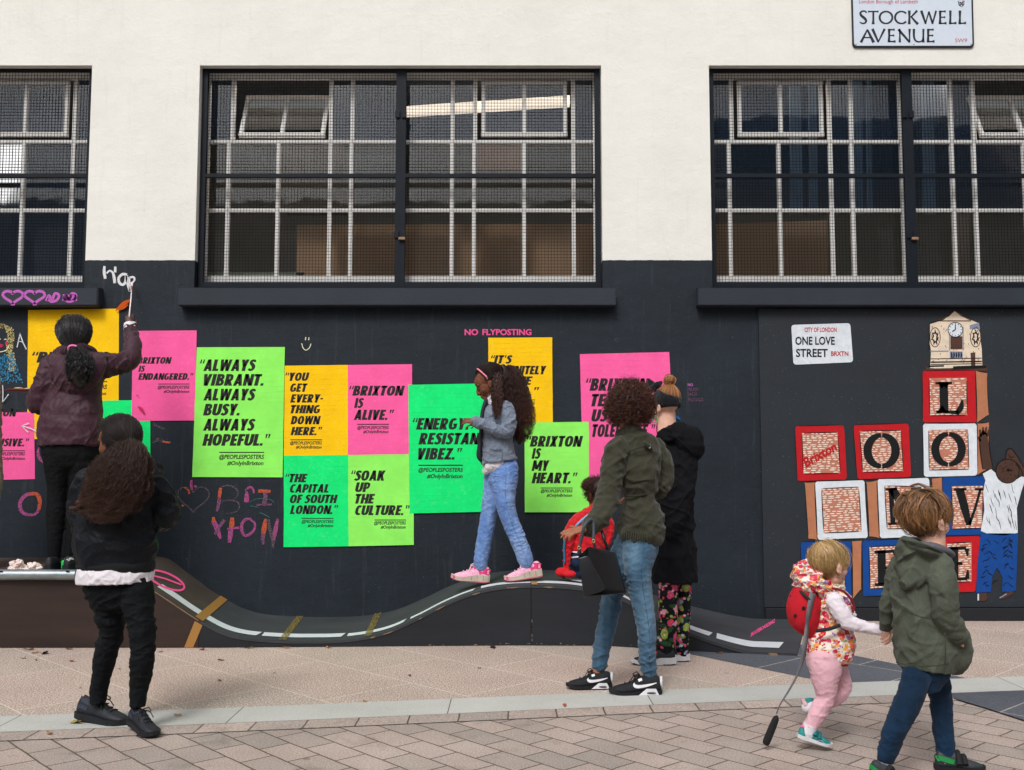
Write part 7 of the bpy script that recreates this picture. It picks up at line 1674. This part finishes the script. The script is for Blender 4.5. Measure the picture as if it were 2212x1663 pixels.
torso = RU([(530, 1560, 0, 255, 230), (550, 1480, 0, 290, 260), (590, 1370, 0, 290, 260), (610, 1270, 0, 275, 250), (615, 1170, 0, 235, 225), (615, 1050, 0, 235, 220), (620, 900, 0, 235, 215), (620, 790, 0, 215, 190), (610, 710, 0, 170, 150), (605, 660, 0, 100, 110)])
aN = RU([(625, 795, -.085, 112, 100), (660, 870, -.095, 110, 96), (725, 980, -.105, 108, 96), (790, 1075, -.11, 104, 94), (880, 1110, -.115, 92, 88), (1000, 1140, -.12, 82, 80), (1110, 1170, -.13, 75, 74), (1225, 1190, -.145, 66, 66)])
aF = RU([(700, 800, .08, 90, 90), (760, 900, .10, 80, 80), (820, 980, .12, 70, 70), (850, 1040, .13, 60, 60)])
lN = RV([(935, 450, -.03, 112, 105), (945, 520, -.04, 108, 100), (945, 590, -.04, 92, 92), (950, 660, -.04, 74, 80), (948, 710, -.04, 64, 70), (915, 780, -.04, 62, 64), (880, 840, -.04, 56, 58), (855, 890, -.04, 50, 50), (848, 912, -.04, 42, 42)])
lF = RV([(975, 450, .05, 100, 100), (1010, 520, .06, 84, 88), (1045, 590, .06, 68, 74), (1060, 640, .06, 58, 64), (1030, 690, .06, 56, 60), (960, 730, .06, 52, 55), (880, 755, .06, 47, 48), (845, 765, .06, 40, 42)])
hT = Head(W(*zu(575, 340), Y0), .192, (.93, .34, -.12), child=1.0, wide=1.08)
hw_ = aN[-1, :3]; HANDS = W(1917, 1361, -3.735)
hdT = nrm(HANDS - hw_)
body = limb_core([torso, aN, aF, lN, lF], .66) + [loft(RU([(610, 700, 0, 85, 85), (600, 560, 0, 78, 80)]), 8, 16)] + hT.shapes() + fhand(hw_ + hdT*.004, hdT, (-.1, -.6, .8), .098, 1, (.9, 1.0, 1.1, 1.1), .5) + fhand(aF[-1, :3], (.6, .5, -.6), (0, 0, 1), .09, 1)
wear(TD, 'body', body, SK_PALE, voxel=.0036, smooth=2)
hood = RU([(290, 300, 0, 24, 30), (255, 370, 0, 95, 120), (265, 470, -.0, 175, 190), (320, 560, 0, 200, 215), (420, 610, 0, 150, 210), (540, 640, 0, 90, 190), (650, 655, 0, 55, 150), (720, 640, .0, 30, 90)])
wear(TD, 'vest', [loft(torso, 60, 38, 2.3, .05, 26, rnd=(False, True)), loft(hood, 44, 30, 2.2, .06, 24), loft(RU([(630, 780, -.06, 90, 60), (640, 860, -.07, 95, 60)]), 8, 18)], M_floral_w, voxel=.0045, smooth=2, wr=.012, wf=20, sq=(.45, .45, 1.5))
M_rib_r = plain('dark_red_binding', lin(130, 32, 44), .8)
bits(TD, 'hem_binding', [loft(RU([(535, 1560, 0, 262, 236), (532, 1585, 0, 258, 232)]), 4, 40, 2.3, rnd=(False, False))], floral('floral_hem', lin(120, 36, 44), [lin(200, 80, 80), lin(90, 24, 34), lin(210, 150, 110)], 60, .4, [lin(90, 24, 34), lin(170, 60, 60)]))
wear(TD, 'sleeve', [loft(aN, 60, 24, 2, .10, 40), loft(aF, 30, 20, 2, .1, 40)], M_wsleeve, voxel=.0045, smooth=2, wr=.007, wf=24, sq=(.6, .6, 1.4))
wear(TD, 'leggings', [loft(lN, 70, 26, 2, .05, 50, grow=-.003), loft(lF, 70, 26, 2, .05, 50, grow=-.003), loft(RV([(945, 450, 0, 122, 110), (948, 500, 0, 118, 108)]), 10, 28)], M_pinkleg, voxel=.0045, smooth=2, wr=.004, wf=24, sq=(.6, .6, 1.4))
bits(TD, 'sock', [loft(RV([(855, 885, -.04, 48, 46), (842, 918, -.04, 46, 44), (838, 935, -.04, 44, 44)]), 10, 20), loft(RV([(860, 758, .06, 40, 40), (830, 772, .06, 38, 38)]), 8, 18)], M_white_cloth)
M_teal = NT('teal_trainer'); _v = M_teal.noise(60, 3); M_teal.P(Base_Color=M_teal.ramp(_v, [(.4, lin(14, 116, 118)), (.62, lin(40, 148, 146))]), Roughness=.6); M_teal = M_teal.m
H_, T_ = W(*zv(766, 958), Y0 - .04), W(*zv(984, 1022), Y0 - .05); T_[2] = max(T_[2], .003)
sh = Shoe(H_, T_, up=(0, 0, 1), sole=(.10, .075), low=1.05, wide=1.1)
make_shoe(TD, sh, M_teal, M_wsole, M_teal, [('velcro_strap', [tube([sh.P(.44, -.16*sh.L, .2*sh.L), sh.P(.45, 0, sh.top(.45) + .004), sh.P(.46, .16*sh.L, .2*sh.L)], .011, 8, True, 9), tube([sh.P(.58, -.17*sh.L, .14*sh.L), sh.P(.59, 0, sh.top(.59) + .003), sh.P(.6, .17*sh.L, .14*sh.L)], .010, 8, True, 9)], plain('teal_strap', lin(20, 104, 108), .7)), ('side_stripe', [sh.strip_([(.52, .10), (.62, .13), (.74, .08)], .02, sg, .003) for sg in (1, -1)], plain('silver_stripe', lin(150, 160, 176), .4)), ('heel_tab', [sh.strip_([(.0, .33), (.06, .36), (.12, .34)], .05, sg, .003) for sg in (1, -1)], plain('pink_heel_tab', lin(206, 110, 140), .7))], laces=False)
H_, T_ = W(*zv(800, 742), Y0 + .05), W(*zv(826, 852), Y0 + .10)
sh = Shoe(H_, T_ + np.array((.02, .06, 0)), up=(1, .1, .3), sole=(.10, .075), low=1.0, wide=1.1)
make_shoe(TD, sh, M_teal, plain('pink_sole_edge', lin(206, 170, 172), .7), M_teal, laces=False)
M_blond = hairmat('blonde_hair', lin(120, 84, 48), lin(236, 202, 140), .40, .5)
def lay_hair(hd, N, S_, crown, L, rmat, clip, lift=1.03, sag=.55, jit=.25, grow=(.335, .395, .365), wave=0.0, clump=40, spread=.0016):
    """short straight hair that falls from the crown over the skull"""
    c = hd.p(0, .085, .64); g = np.array(grow)*hd.H; cr = nrm(np.array(crown))
    K = clump; d = rand_dirs(K*6); d = d[[clip(v) for v in d]][:K]; K = len(d); per = max(2, N//K)
    P = np.zeros((K, S_, 3)); cur = d.copy(); tan = d - cr; tan -= d*np.sum(tan*d, 1, keepdims=True); tan /= np.linalg.norm(tan, axis=1, keepdims=True) + 1e-6
    tan = tan + NR.normal(0, jit, (K, 3)); ln = NR.uniform(.65, 1.15, (K, 1))*L/hd.H; lf = NR.uniform(1.0, lift, (K, 1))
    for k in range(S_):
        q = k/(S_-1); P[:, k] = cur*g*(1.0 + (lf-1)*min(1, q*1.6))
        tn_ = tan - cur*np.sum(tan*cur, 1, keepdims=True); tn_ /= np.linalg.norm(tn_, axis=1, keepdims=True) + 1e-6
        tn_ = tn_ + np.array((0, 0, -1.0))*sag*q; tn_ -= cur*np.sum(tn_*cur, 1, keepdims=True)*(1-.3*q)
        cur = cur + tn_*ln/(S_-1)/.37; nn = np.linalg.norm(cur, axis=1, keepdims=True); cur = np.where(nn < 1, cur/nn, cur); tan = tn_
    off = NR.normal(0, 1, (K, per, 1, 3))*spread*3.2*np.linspace(1, .25, S_)[None, None, :, None]
    P = (P[:, None] + off).reshape(K*per, S_, 3); Wd = np.einsum('ij,nkj->nki', hd.M, P*hd.H/hd.H) + c
    if wave: Wd = curl(Wd, wave, .05)
    t = np.clip(np.repeat(NR.uniform(.0, .75, K), per)[:, None] + NR.normal(0, .12, (K*per, 1)) + .25*np.linspace(0, 1, S_)[None], 0, 1)
    return strands(Wd, rmat or .0013, .0006, t)
hair(TD, [lay_hair(hT, 500, 16, (.1, .55, .85), .125, .0006, lambda v: v[2] > -.3 and (v[1] > -.62 or v[2] > .50), 1.22, .5, .4, clump=250, spread=.003), lay_hair(hT, 2000, 16, (.1, .55, .85), .115, .0013, lambda v: v[2] > -.42 and (v[1] > -.62 or v[2] > .50), 1.08, .6, .16, wave=.0015, clump=330, spread=.0011)], M_blond, [hT.e((0, .115, .665), (.335*1.02, .37*1.02, .345*1.02), 28, 18)], .3)
# backpack with a rein
bpk = empty('toddler_backpack', W(1735, 1330, Y0)); tag(bpk, 'red ladybird backpack with black spots and a grey trailing rein', 'backpack')
M_lred, M_lblk = plain('red_felt', lin(182, 16, 34), .9, .12, 20, .3), plain('black_felt', lin(22, 22, 24), .9, .15, 40)
shell = RU([(360, 650, 0, 130, 120), (300, 720, 0, 190, 170), (250, 850, 0, 215, 200), (235, 960, 0, 210, 205), (270, 1080, 0, 185, 185), (330, 1180, 0, 120, 130), (370, 1215, 0, 60, 70)])
wear(bpk, 'shell', [loft(shell, 40, 30, 2.2)], M_lred, voxel=.005, smooth=3, wr=.003, wf=20)
def on_shell(x, y, lift=.004):
    B_ = catmull(shell, 60); py = zu(x, y)[1]; px = zu(x, y)[0]
    best = min(B_, key=lambda r: abs(W(px, py, Y0)[2] - r[2])); ux = (W(px, py, Y0)[0] - best[0])/best[3]; return W(px, py, Y0 - best[4]*math.sqrt(max(0, 1-ux*ux)) - lift)
for x, y, r in ((238, 908, .0085), (236, 1110, .008), (80, 760, .007), (130, 1000, .007)): bits(bpk, 'spot', [ellip(on_shell(x, y, -.001), (r, .004, r))], M_lblk)
bits(bpk, 'piping', [tube([on_shell(x, y, .002) for x, y in ((400, 690), (410, 800), (412, 950), (405, 1100), (370, 1200))], .004, 8, True, 30)], M_lblk)
bits(bpk, 'shoulder_strap', [tube([on_shell(190, 690, .004), on_shell(250, 740, .006), on_shell(310, 800, .006)], .007, 8, True, 14), tube([W(*zu(400, 1195), Y0 - .09), W(*zu(560, 1170), Y0 - .118), W(*zu(700, 1120), Y0 - .115), W(*zu(760, 1090), Y0 - .09)], .008, 8, True, 20)], plain('black_webbing', lin(38, 36, 40), .8))
bits(bpk, 'strap_edge', [tube([W(*zu(600, 650), Y0 - .095), W(*zu(740, 690), Y0 - .09), W(*zu(830, 780), Y0 - .075), W(*zu(880, 880), Y0 - .06), W(*zu(860, 960), Y0 - .06)], .0055, 8, True, 24)], M_rib_r)
def ribbon(pts, w, th=.0012, n=60):
    A = catmull(np.array(pts, float), n); V, F = [], []
    for i in range(n):
        t = nrm(A[min(i+1, n-1)] - A[max(i-1, 0)]); s = nrm(np.cross(t, (0, 1, 0))); tw = .5*sin(i*.10); s = nrm(s*cos(tw) + np.array((0, 1, 0))*sin(tw)); d = np.cross(s, t)
        ww = w*float(np.interp(i/n, [0, .42, .62, 1], [1.25, 1.1, .45, .22])); V += [A[i] + s*ww/2 + d*th, A[i] - s*ww/2 + d*th, A[i] - s*ww/2 - d*th, A[i] + s*ww/2 - d*th]
        if i:
            a, b = 4*i-4, 4*i; F += [(a+k, a+(k+1) % 4, b+(k+1) % 4, b+k) for k in range(4)]
    F += [(0, 1, 2, 3), (4*n-1, 4*n-2, 4*n-3, 4*n-4)]; return V, F
rp = [on_shell(350, 715, .008), on_shell(325, 850, .012), on_shell(300, 1000, .012), on_shell(285, 1130, .012)] + [W(*zv(x, y), Y0 + d) for x, y, d in ((815, 380, -.115), (800, 470, -.11), (765, 570, -.10), (710, 670, -.09), (660, 750, -.08), (636, 810, -.07))]
bits(bpk, 'rein', [ribbon(rp, .022)], plain('grey_webbing', lin(104, 101, 106), .6, .08, 60, .3))
h0, h1 = W(*zv(640, 822), Y0 - .07), W(*zv(566, 1004), Y0 - .05); h1[2] = max(h1[2], .012)
bits(bpk, 'grip', [tube([h0, h0*.9+h1*.1, h1*.9+h0*.1, h1], [.004, .0135, .0165, .013], 12, True, 20)], plain('black_foam_grip', lin(22, 22, 24), .8, .2, 60, .4), True)

# ================================================================== PERSON: boy in the green hooded jacket
Y0 = -3.98
zx, zy = ZM(1980, 1070, 190/1374), ZM(1660, 1060, 610/1568)
ky = 610/1568/1.02622
def RY(rows): return R3(Y0, [(*zy(x, y), dy, rx*ky, ry*ky) for x, y, dy, rx, ry in rows])
BO = person('boy with tousled brown hair in green hooded jacket and dark jeans', (W(1990, 1670, Y0)[0], Y0, 0))
M_green = cloth('olive_green_twill', lin(74, 79, 68), .14, 800, .5, 15, .9, .05, worn=lin(94, 100, 88))
M_djean = cloth('dark_blue_jeans', lin(14, 36, 58), .16, 800, .4, 20, .9, .05, worn=lin(26, 60, 92))
torso = RY([(1005, 1085, 0, 156, 142), (1010, 1030, 0, 172, 152), (1015, 950, 0, 184, 158), (1008, 850, 0, 178, 152), (1003, 750, 0, 172, 146), (1002, 650, 0, 172, 140), (1000, 560, 0, 168, 128), (995, 490, 0, 138, 110), (990, 430, 0, 88, 90), (985, 400, 0, 64, 70)])
aN = RY([(1095, 500, -.09, 76, 70), (1108, 580, -.115, 78, 72), (1112, 670, -.125, 76, 72), (1122, 760, -.125, 74, 70), (1155, 830, -.115, 68, 64), (1185, 880, -.10, 58, 55), (1200, 905, -.09, 50, 46)])
aF = RY([(880, 500, .09, 70, 66), (845, 570, .11, 60, 60), (812, 660, .12, 50, 52), (790, 740, .13, 44, 46), (783, 800, .15, 40, 42), (784, 838, .17, 37, 38)])
lN = RY([(968, 1075, -.02, 86, 70), (952, 1130, -.05, 88, 78), (930, 1220, -.08, 82, 80), (895, 1300, -.09, 80, 76), (862, 1370, -.09, 76, 72), (828, 1450, -.09, 70, 64), (800, 1530, -.08, 66, 58), (782, 1590, -.08, 58, 52), (778, 1618, -.08, 50, 46)])
lF = RY([(1050, 1075, .03, 82, 70), (1068, 1125, .05, 74, 76), (1090, 1220, .07, 68, 74), (1098, 1310, .08, 65, 70), (1102, 1390, .08, 63, 64), (1112, 1470, .08, 61, 58), (1122, 1550, .08, 58, 54), (1122, 1592, .08, 52, 48)])
hBo = Head(W(2002, 1121, Y0), .222, (.90, .40, -.05), child=.9, wide=1.04)
hwB = aF[-1, :3]; hdB = nrm(HANDS + np.array((.012, .0, -.012)) - hwB)
body = limb_core([torso, aN, aF, lN, lF], .66) + [loft(R3(Y0, [(2012, 1205, .0, 30), (2012, 1160, .0, 28)]), 8, 16)] + hBo.shapes() + fhand(hwB + hdB*.004, hdB*.8 + np.array((0, 0, -.35)), (.4, -.4, .6), .118, -1, (1.0, 1.1, 1.2, 1.2), .6) + fhand(aN[-1, :3], (.3, .6, -.6), (.5, -.3, .6), .11, 1)
wear(BO, 'body', body, SK_PALE, voxel=.0036, smooth=2)
hood = RY([(875, 350, -.0, 20, 60), (890, 385, -.01, 60, 120), (930, 440, -.02, 100, 150), (950, 500, -.04, 108, 130), (930, 560, -.07, 78, 80), (905, 600, -.09, 40, 40)])
hoodrim = RY([(872, 352, .06, 14, 20), (905, 372, -.07, 22, 26), (985, 395, -.13, 26, 30), (1060, 425, -.11, 26, 30), (1115, 455, -.04, 20, 24), (1130, 462, .04, 16, 20)])
wear(BO, 'jacket', [loft(torso, 70, 40, 2.4, .05, 14, rnd=(False, True)), loft(aN, 60, 26, 2, .13, 34), loft(aF, 50, 24, 2, .14, 36), loft(hood, 40, 28, 2.2, .10, 26), loft(hoodrim, 36, 18, 2, .05, 30), ellip(W(*zy(1160, 960), Y0 + .02), (.07, .10, .11))], M_green, voxel=.0046, smooth=2, wr=.011, wf=12)
M_gseam = plain('green_seam', lin(54, 60, 49), .9, .12, 60)
bits(BO, 'seam', [tube([W(*zy(835, 690), Y0 - .10), W(*zy(880, 745), Y0 - .155), W(*zy(980, 790), Y0 - .175), W(*zy(1060, 800), Y0 - .15)], .0026, 6, True, 20), tube([W(*zy(1118, 880), Y0 - .14), W(*zy(1122, 960), Y0 - .15), W(*zy(1118, 1060), Y0 - .135)], .0025, 6, True, 16), tube([W(*zy(840, 1048), Y0 - .08), W(*zy(900, 1062), Y0 - .14), W(*zy(1000, 1070), Y0 - .16), W(*zy(1090, 1066), Y0 - .14), W(*zy(1150, 1050), Y0 - .09)], .0022, 6, True, 24)], M_gseam)
bits(BO, 'hood_edge', [tube([W(*zy(868, 345), Y0 + .03), W(*zy(890, 355), Y0 - .09), W(*zy(985, 375), Y0 - .155), W(*zy(1070, 408), Y0 - .14), W(*zy(1130, 445), Y0 - .05)], .0045, 8, True, 30)], M_gseam)
bits(BO, 'shoulder_loop', [loft(RY([(1108, 462, -.10, 10, 14), (1130, 480, -.115, 11, 16), (1146, 500, -.11, 9, 12)]), 12, 12, 4)], M_green)
bits(BO, 'cuff', [loft(RY([(1188, 885, -.10, 60, 57), (1203, 908, -.088, 56, 52)]), 6, 22, 2, .03, 60, rnd=(False, False))], M_green)
bits(BO, 'shirt_collar', [loft(R3(Y0, [(1992, 1178, -.06, 10, 14), (2018, 1182, -.075, 10, 12), (2042, 1190, -.05, 9, 12), (2052, 1196, .0, 8, 12)]), 18, 14)], plain('grey_marl_collar', lin(92, 90, 98), .9, .2, 90))
wear(BO, 'jeans', [loft(lN, 90, 28, 2.1, .045, 40, rnd=(True, False), grow=-.004), loft(lF, 90, 28, 2.1, .045, 40, rnd=(True, False), grow=-.004), loft(RY([(1005, 1074, 0, 138, 116), (1005, 1095, 0, 136, 116), (1000, 1130, 0, 122, 104)]), 12, 30)], M_djean, voxel=.0046, smooth=1, wr=.008, wf=15, sq=(.6, .6, 1.5))
M_gcap = plain('green_trainer_trim', lin(20, 130, 62), .6, .1, 30)
for (H_, T_) in ((W(*zy(1062, 1668), Y0 + .07), W(*zy(1342, 1652), Y0 + .05)), (W(*zy(688, 1700), Y0 - .10), W(*zy(925, 1740), Y0 - .24))):
    H_[2] = .003; T_[2] = .003
    if H_[1] < Y0: H_[2] = .028
    sh = Shoe(H_, T_, sole=(.10, .08), low=1.12, wide=1.05)
    make_shoe(BO, sh, plain('charcoal_trainer', lin(44, 48, 54), .55, .2, 30, .3), M_sole_black, M_shoe_black, [('toe_cap', [sh.strip_([(.80, .10), (.88, .10), (.95, .09)], .10, sg, .003) for sg in (1, -1)], M_gcap), ('heel_panel', [sh.strip_([(.01, .25), (.08, .27), (.24, .23), (.36, .20)], .10, sg, .003) for sg in (1, -1)], M_gcap),
        ('velcro_strap', [tube([sh.P(t0-.01, -.17*sh.L, .16*sh.L), sh.P(t0, 0, sh.top(t0)+.004), sh.P(t0+.01, .17*sh.L, .16*sh.L)], .012, 8, True, 9) for t0 in (.46, .58)], plain('black_velcro', lin(24, 26, 30), .8))], laces=False)
bits(BO, 'sock', [loft(RY([(1118, 1585, .08, 46, 42), (1110, 1612, .07, 44, 40)]), 8, 18), loft(RY([(778, 1605, -.08, 40, 38), (776, 1622, -.08, 36, 34)]), 8, 18)], M_white_cloth)
M_brownhair = hairmat('light_brown_hair', lin(66, 42, 28), lin(190, 140, 92), .42, .5)
hair(BO, [lay_hair(hBo, 700, 14, (.0, .35, .93), .085, .0006, lambda v: v[2] > -.5 and (v[1] > -.6 or v[2] > .42), 1.38, .2, .6, clump=350, spread=.003), lay_hair(hBo, 5200, 14, (.0, .35, .93), .080, .0015, lambda v: v[2] > -.62 and (v[1] > -.60 or v[2] > .42) and not (abs(v[0]) > .8 and v[2] < -.25 and v[1] < .2), 1.22, .25, .38, clump=330, spread=.0013), lay_hair(hBo, 1400, 12, (.2, .2, .95), .075, .0014, lambda v: v[2] > .45, 1.36, .05, .6, clump=90, spread=.0013)], M_brownhair, [hBo.e((0, .115, .66), (.335*1.04, .37*1.04, .36*1.04), 28, 18)], .12)

# ================================================================== PERSON: someone in beige, mostly beyond the left edge
Y0 = -1.0
PE = person('person in beige coat cut off by the left edge', (W(-60, 1225, Y0)[0], Y0, DECK))
M_beige = cloth('beige_coat', lin(140, 128, 112), .08)
torso = R3(Y0, [(-62, 1100, 0, 52, 40), (-62, 1000, 0, 56, 42), (-62, 900, 0, 54, 40), (-62, 820, 0, 58, 38), (-62, 785, 0, 48, 30), (-62, 768, 0, 24, 24)])
aN = R3(Y0, [(-26, 810, 0, 24), (-22, 880, 0, 23), (-20, 960, .0, 22), (-16, 1010, .0, 20), (-15, 1050, .02, 19), (-20, 1085, .06, 15)])
aF = R3(Y0, [(-110, 810, 0, 24), (-118, 900, 0, 22), (-118, 980, .02, 20), (-114, 1060, .06, 16)])
lA, lB = R3(Y0, [(-44, 1080, 0, 28), (-44, 1150, 0, 20), (-44, 1215, 0, 14)]), R3(Y0, [(-84, 1080, 0, 28), (-84, 1150, 0, 20), (-84, 1215, 0, 14)])
hP = Head(W(-62, 725, Y0), .225, (0, 1, .1))
wear(PE, 'body', limb_core([torso, aN, aF, lA, lB], .66) + [loft(R3(Y0, [(-62, 780, 0, 18), (-62, 735, 0, 17)]), 8, 14)] + hP.shapes() + fhand(aN[-1, :3], (0, .4, -.9), (1, 0, 0), .16, 1) + fhand(aF[-1, :3], (0, .4, -.9), (-1, 0, 0), .16, 1), SK_PALE, voxel=.006, smooth=2)
wear(PE, 'coat', [loft(torso, 40, 30, 2.3, .05), loft(aN, 40, 22, 2, .1, 30), loft(aF, 40, 22, 2, .1, 30)], M_beige, voxel=.008, smooth=2, wr=.008)
wear(PE, 'trousers', [loft(lA, 30, 20), loft(lB, 30, 20)], M_bjeans, voxel=.008, smooth=2)
for px in (-44, -84):
    x0 = W(px, 1225, Y0)[0]; make_shoe(PE, Shoe((x0, Y0 - .1, DECK + .001), (x0, Y0 + .16, DECK + .001)), M_shoe_black, M_sole_black, M_shoe_black)
hair(PE, [lay_hair(hP, 1000, 10, (0, .4, .9), .08, .002, lambda v: v[2] > -.6 and (v[1] > -.5 or v[2] > .5))], M_brownhair, [hP.cap(1.03)])
# ================================================================== SMALL THINGS
def crumple(c, r, sx, sz, seed):
    bm = bmesh.new(); bmesh.ops.create_icosphere(bm, subdivisions=4, radius=1.0); V = []
    for v in bm.verts:
        p = v.co; n = mnoise.noise((p.x*1.6+seed, p.y*1.6, p.z*1.6)); n2 = abs(mnoise.noise((p.x*4+seed, p.y*4, p.z*4))); k = 1 + .5*n - .35*n2
        V.append((c[0] + p.x*k*r*sx, c[1] + p.y*k*r*.9, c[2] + max(p.z*k*r*sz, -r*.28)))
    F = [tuple(v.index for v in f.verts) for f in bm.faces]; bm.free(); return V, F
mn = NT('stained_tissue'); s_ = mn.ramp(mn.noise(34, 3), [(.60, 0.0), (.68, 1.0)]); mn.P(Base_Color=mn.mix(mn.math('MULTIPLY', s_, .7), lin(226, 210, 204), lin(206, 120, 80)), Roughness=.9); mn = mn.m
pa = G(58, 1224, DECK); mb = MB(); mb.add(*crumple(W(36, 1222, -.98) + (0, 0, -.005), .055, 1.0, .8, 3.3)); mb.add(*crumple(W(72, 1224, -.98) + (0, 0, -.005), .05, 1.2, .7, 8.1)); mb.add(*crumple(W(54, 1230, -.98) + (0, 0, -.005), .035, 1.6, .5, 5.7))
tag(mb.obj('crumpled_tissue', mn), 'crumpled stained white tissue paper lying on the ramp deck', 'tissue')
cup = MB(); p0 = W(139, 1229, -1.06); p0[2] = DECK + .002
tag(link('green_scrap', MB().prism([p0 + (-.02, 0, 0), p0 + (.02, 0, 0), p0 + (.022, 0, .05), p0 + (-.024, 0, .055)], (0, .02, .01)).mesh(), None, plain('bright_green_plastic', lin(40, 190, 84), .5)), 'bright green plastic scrap beside the painter\'s shoe', 'litter')
LEAF = {k: plain('leaf_' + k, lin(*c), .8, .25, 60, .3) for k, c in (('brown', (96, 62, 40)), ('tan', (168, 122, 76)), ('dark', (58, 44, 36)), ('yellow', (172, 150, 60)), ('rust', (150, 74, 44)))}
def leaf_mesh(s, kind, lobes=5):
    V, n = [(0, 0, .004)], 20
    for i in range(n):
        a = 2*pi*i/n; r = s*(.55 + .45*abs(cos(a*lobes/2)))*(1 - .35*abs(sin(a)))
        V.append((r*cos(a), r*sin(a)*.8, .004 + s*.28*(mnoise.noise((cos(a)*1.4 + s*99, sin(a)*1.4, s*50)) + .5*abs(cos(a)))))
    F = [(0, i+1, (i+1) % n + 1) for i in range(n)]
    V += [(s*.6, .0015, .006), (s*1.3, .0015, .004), (s*1.3, -.0015, .004), (s*.6, -.0015, .006)]; F.append((n+1, n+2, n+3, n+4)); return mesh(V, F, True)
zz1, zz2, zz3 = ZM(0, 1200, 600/1968), ZM(500, 1200, 600/1968), ZM(1500, 1300, 770/2212)
_ls = [(zz1(215, 790), 'brown', .040, 'crisp brown leaf against the brown ramp side'), (zz1(255, 812), 'tan', .034, 'tan leaf on the paving beside two brown ones at left'), (zz1(325, 818), 'dark', .045, 'dark curled leaf on the paving at left'), (zz1(168, 852), 'yellow', .026, 'small yellow leaf on the paving at far left'), (zz1(505, 785), 'brown', .036, 'brown leaf under the edge of the brown ramp'), (zz1(520, 873), 'rust', .030, 'rust coloured leaf left of the black jeans'), (zz1(262, 868), 'brown', .016, 'tiny brown leaf below the dark curled leaf'), (zz1(1168, 807), 'dark', .020, 'small dark leaf right of the black jeans'), (zz1(868, 932), 'brown', .016, 'tiny brown leaf between the black jeans legs'),
  (zz1(1470, 788), 'rust', .034, 'rust leaf below the gold tape'), (zz1(1608, 868), 'tan', .030, 'tan leaf in the middle of the pink paving'), (zz1(1595, 1017), 'tan', .026, 'pale tan leaf nearer the pale kerb'), (zz1(1288, 1278), 'tan', .024, 'tan leaf lying on the pale kerb stone'), (zz1(357, 1408), 'tan', .026, 'tan leaf on the paving edge at left'), (zz1(548, 1330), 'yellow', .040, 'yellow green leaf on the kerb at the girl\'s heel'), (zz1(585, 1070), 'dark', .012, 'tiny dark leaf left of the girl\'s ankle'),
  (zz2(175, 778), 'brown', .034, 'flat brown leaf at the foot of the trough'), (zz2(462, 762), 'tan', .036, 'upright tan leaf against the black ramp foot'), (zz2(750, 775), 'tan', .034, 'tan leaf at the foot of the black ramp below the second gold tape'), (zz2(360, 960), 'dark', .014, 'tiny dark leaf on the paving below the trough'), (zz2(1340, 978), 'dark', .018, 'small dark leaf on the open paving'), (zz2(1845, 928), 'brown', .018, 'small brown leaf on the paving left of the trainers'), (zz2(1945, 775), 'dark', .044, 'dark twisted leaf under the ramp panel joint'), (zz2(1010, 1168), 'tan', .022, 'thin tan leaf at the kerb edge'),
  (zz3(252, 412), 'brown', .030, 'brown leaf against the ramp beside the floral trousers'), (ZM(0, 0, 1.02622)(1220, 1527), 'rust', .022, 'small rust leaf on the paving left of the trainers')]
for i, ((px, py), k, s, lab) in enumerate(_ls):
    p = G(px, py); yb = frontY(p[0]) - .03
    if p[1] > yb: p[1] = yb
    z = .006 if p[1] < kerb_hi(p[0]) else .001
    o = link('fallen_leaf', leaf_mesh(s, k, RNG.choice((3, 5, 5))), None, LEAF[k]); o.location = (p[0], p[1], z); o.rotation_euler = (RNG.uniform(-.15, .15), RNG.uniform(-.15, .15), RNG.uniform(0, 6.3)); tag(o, lab, 'leaf', 'fallen leaves on the paving')
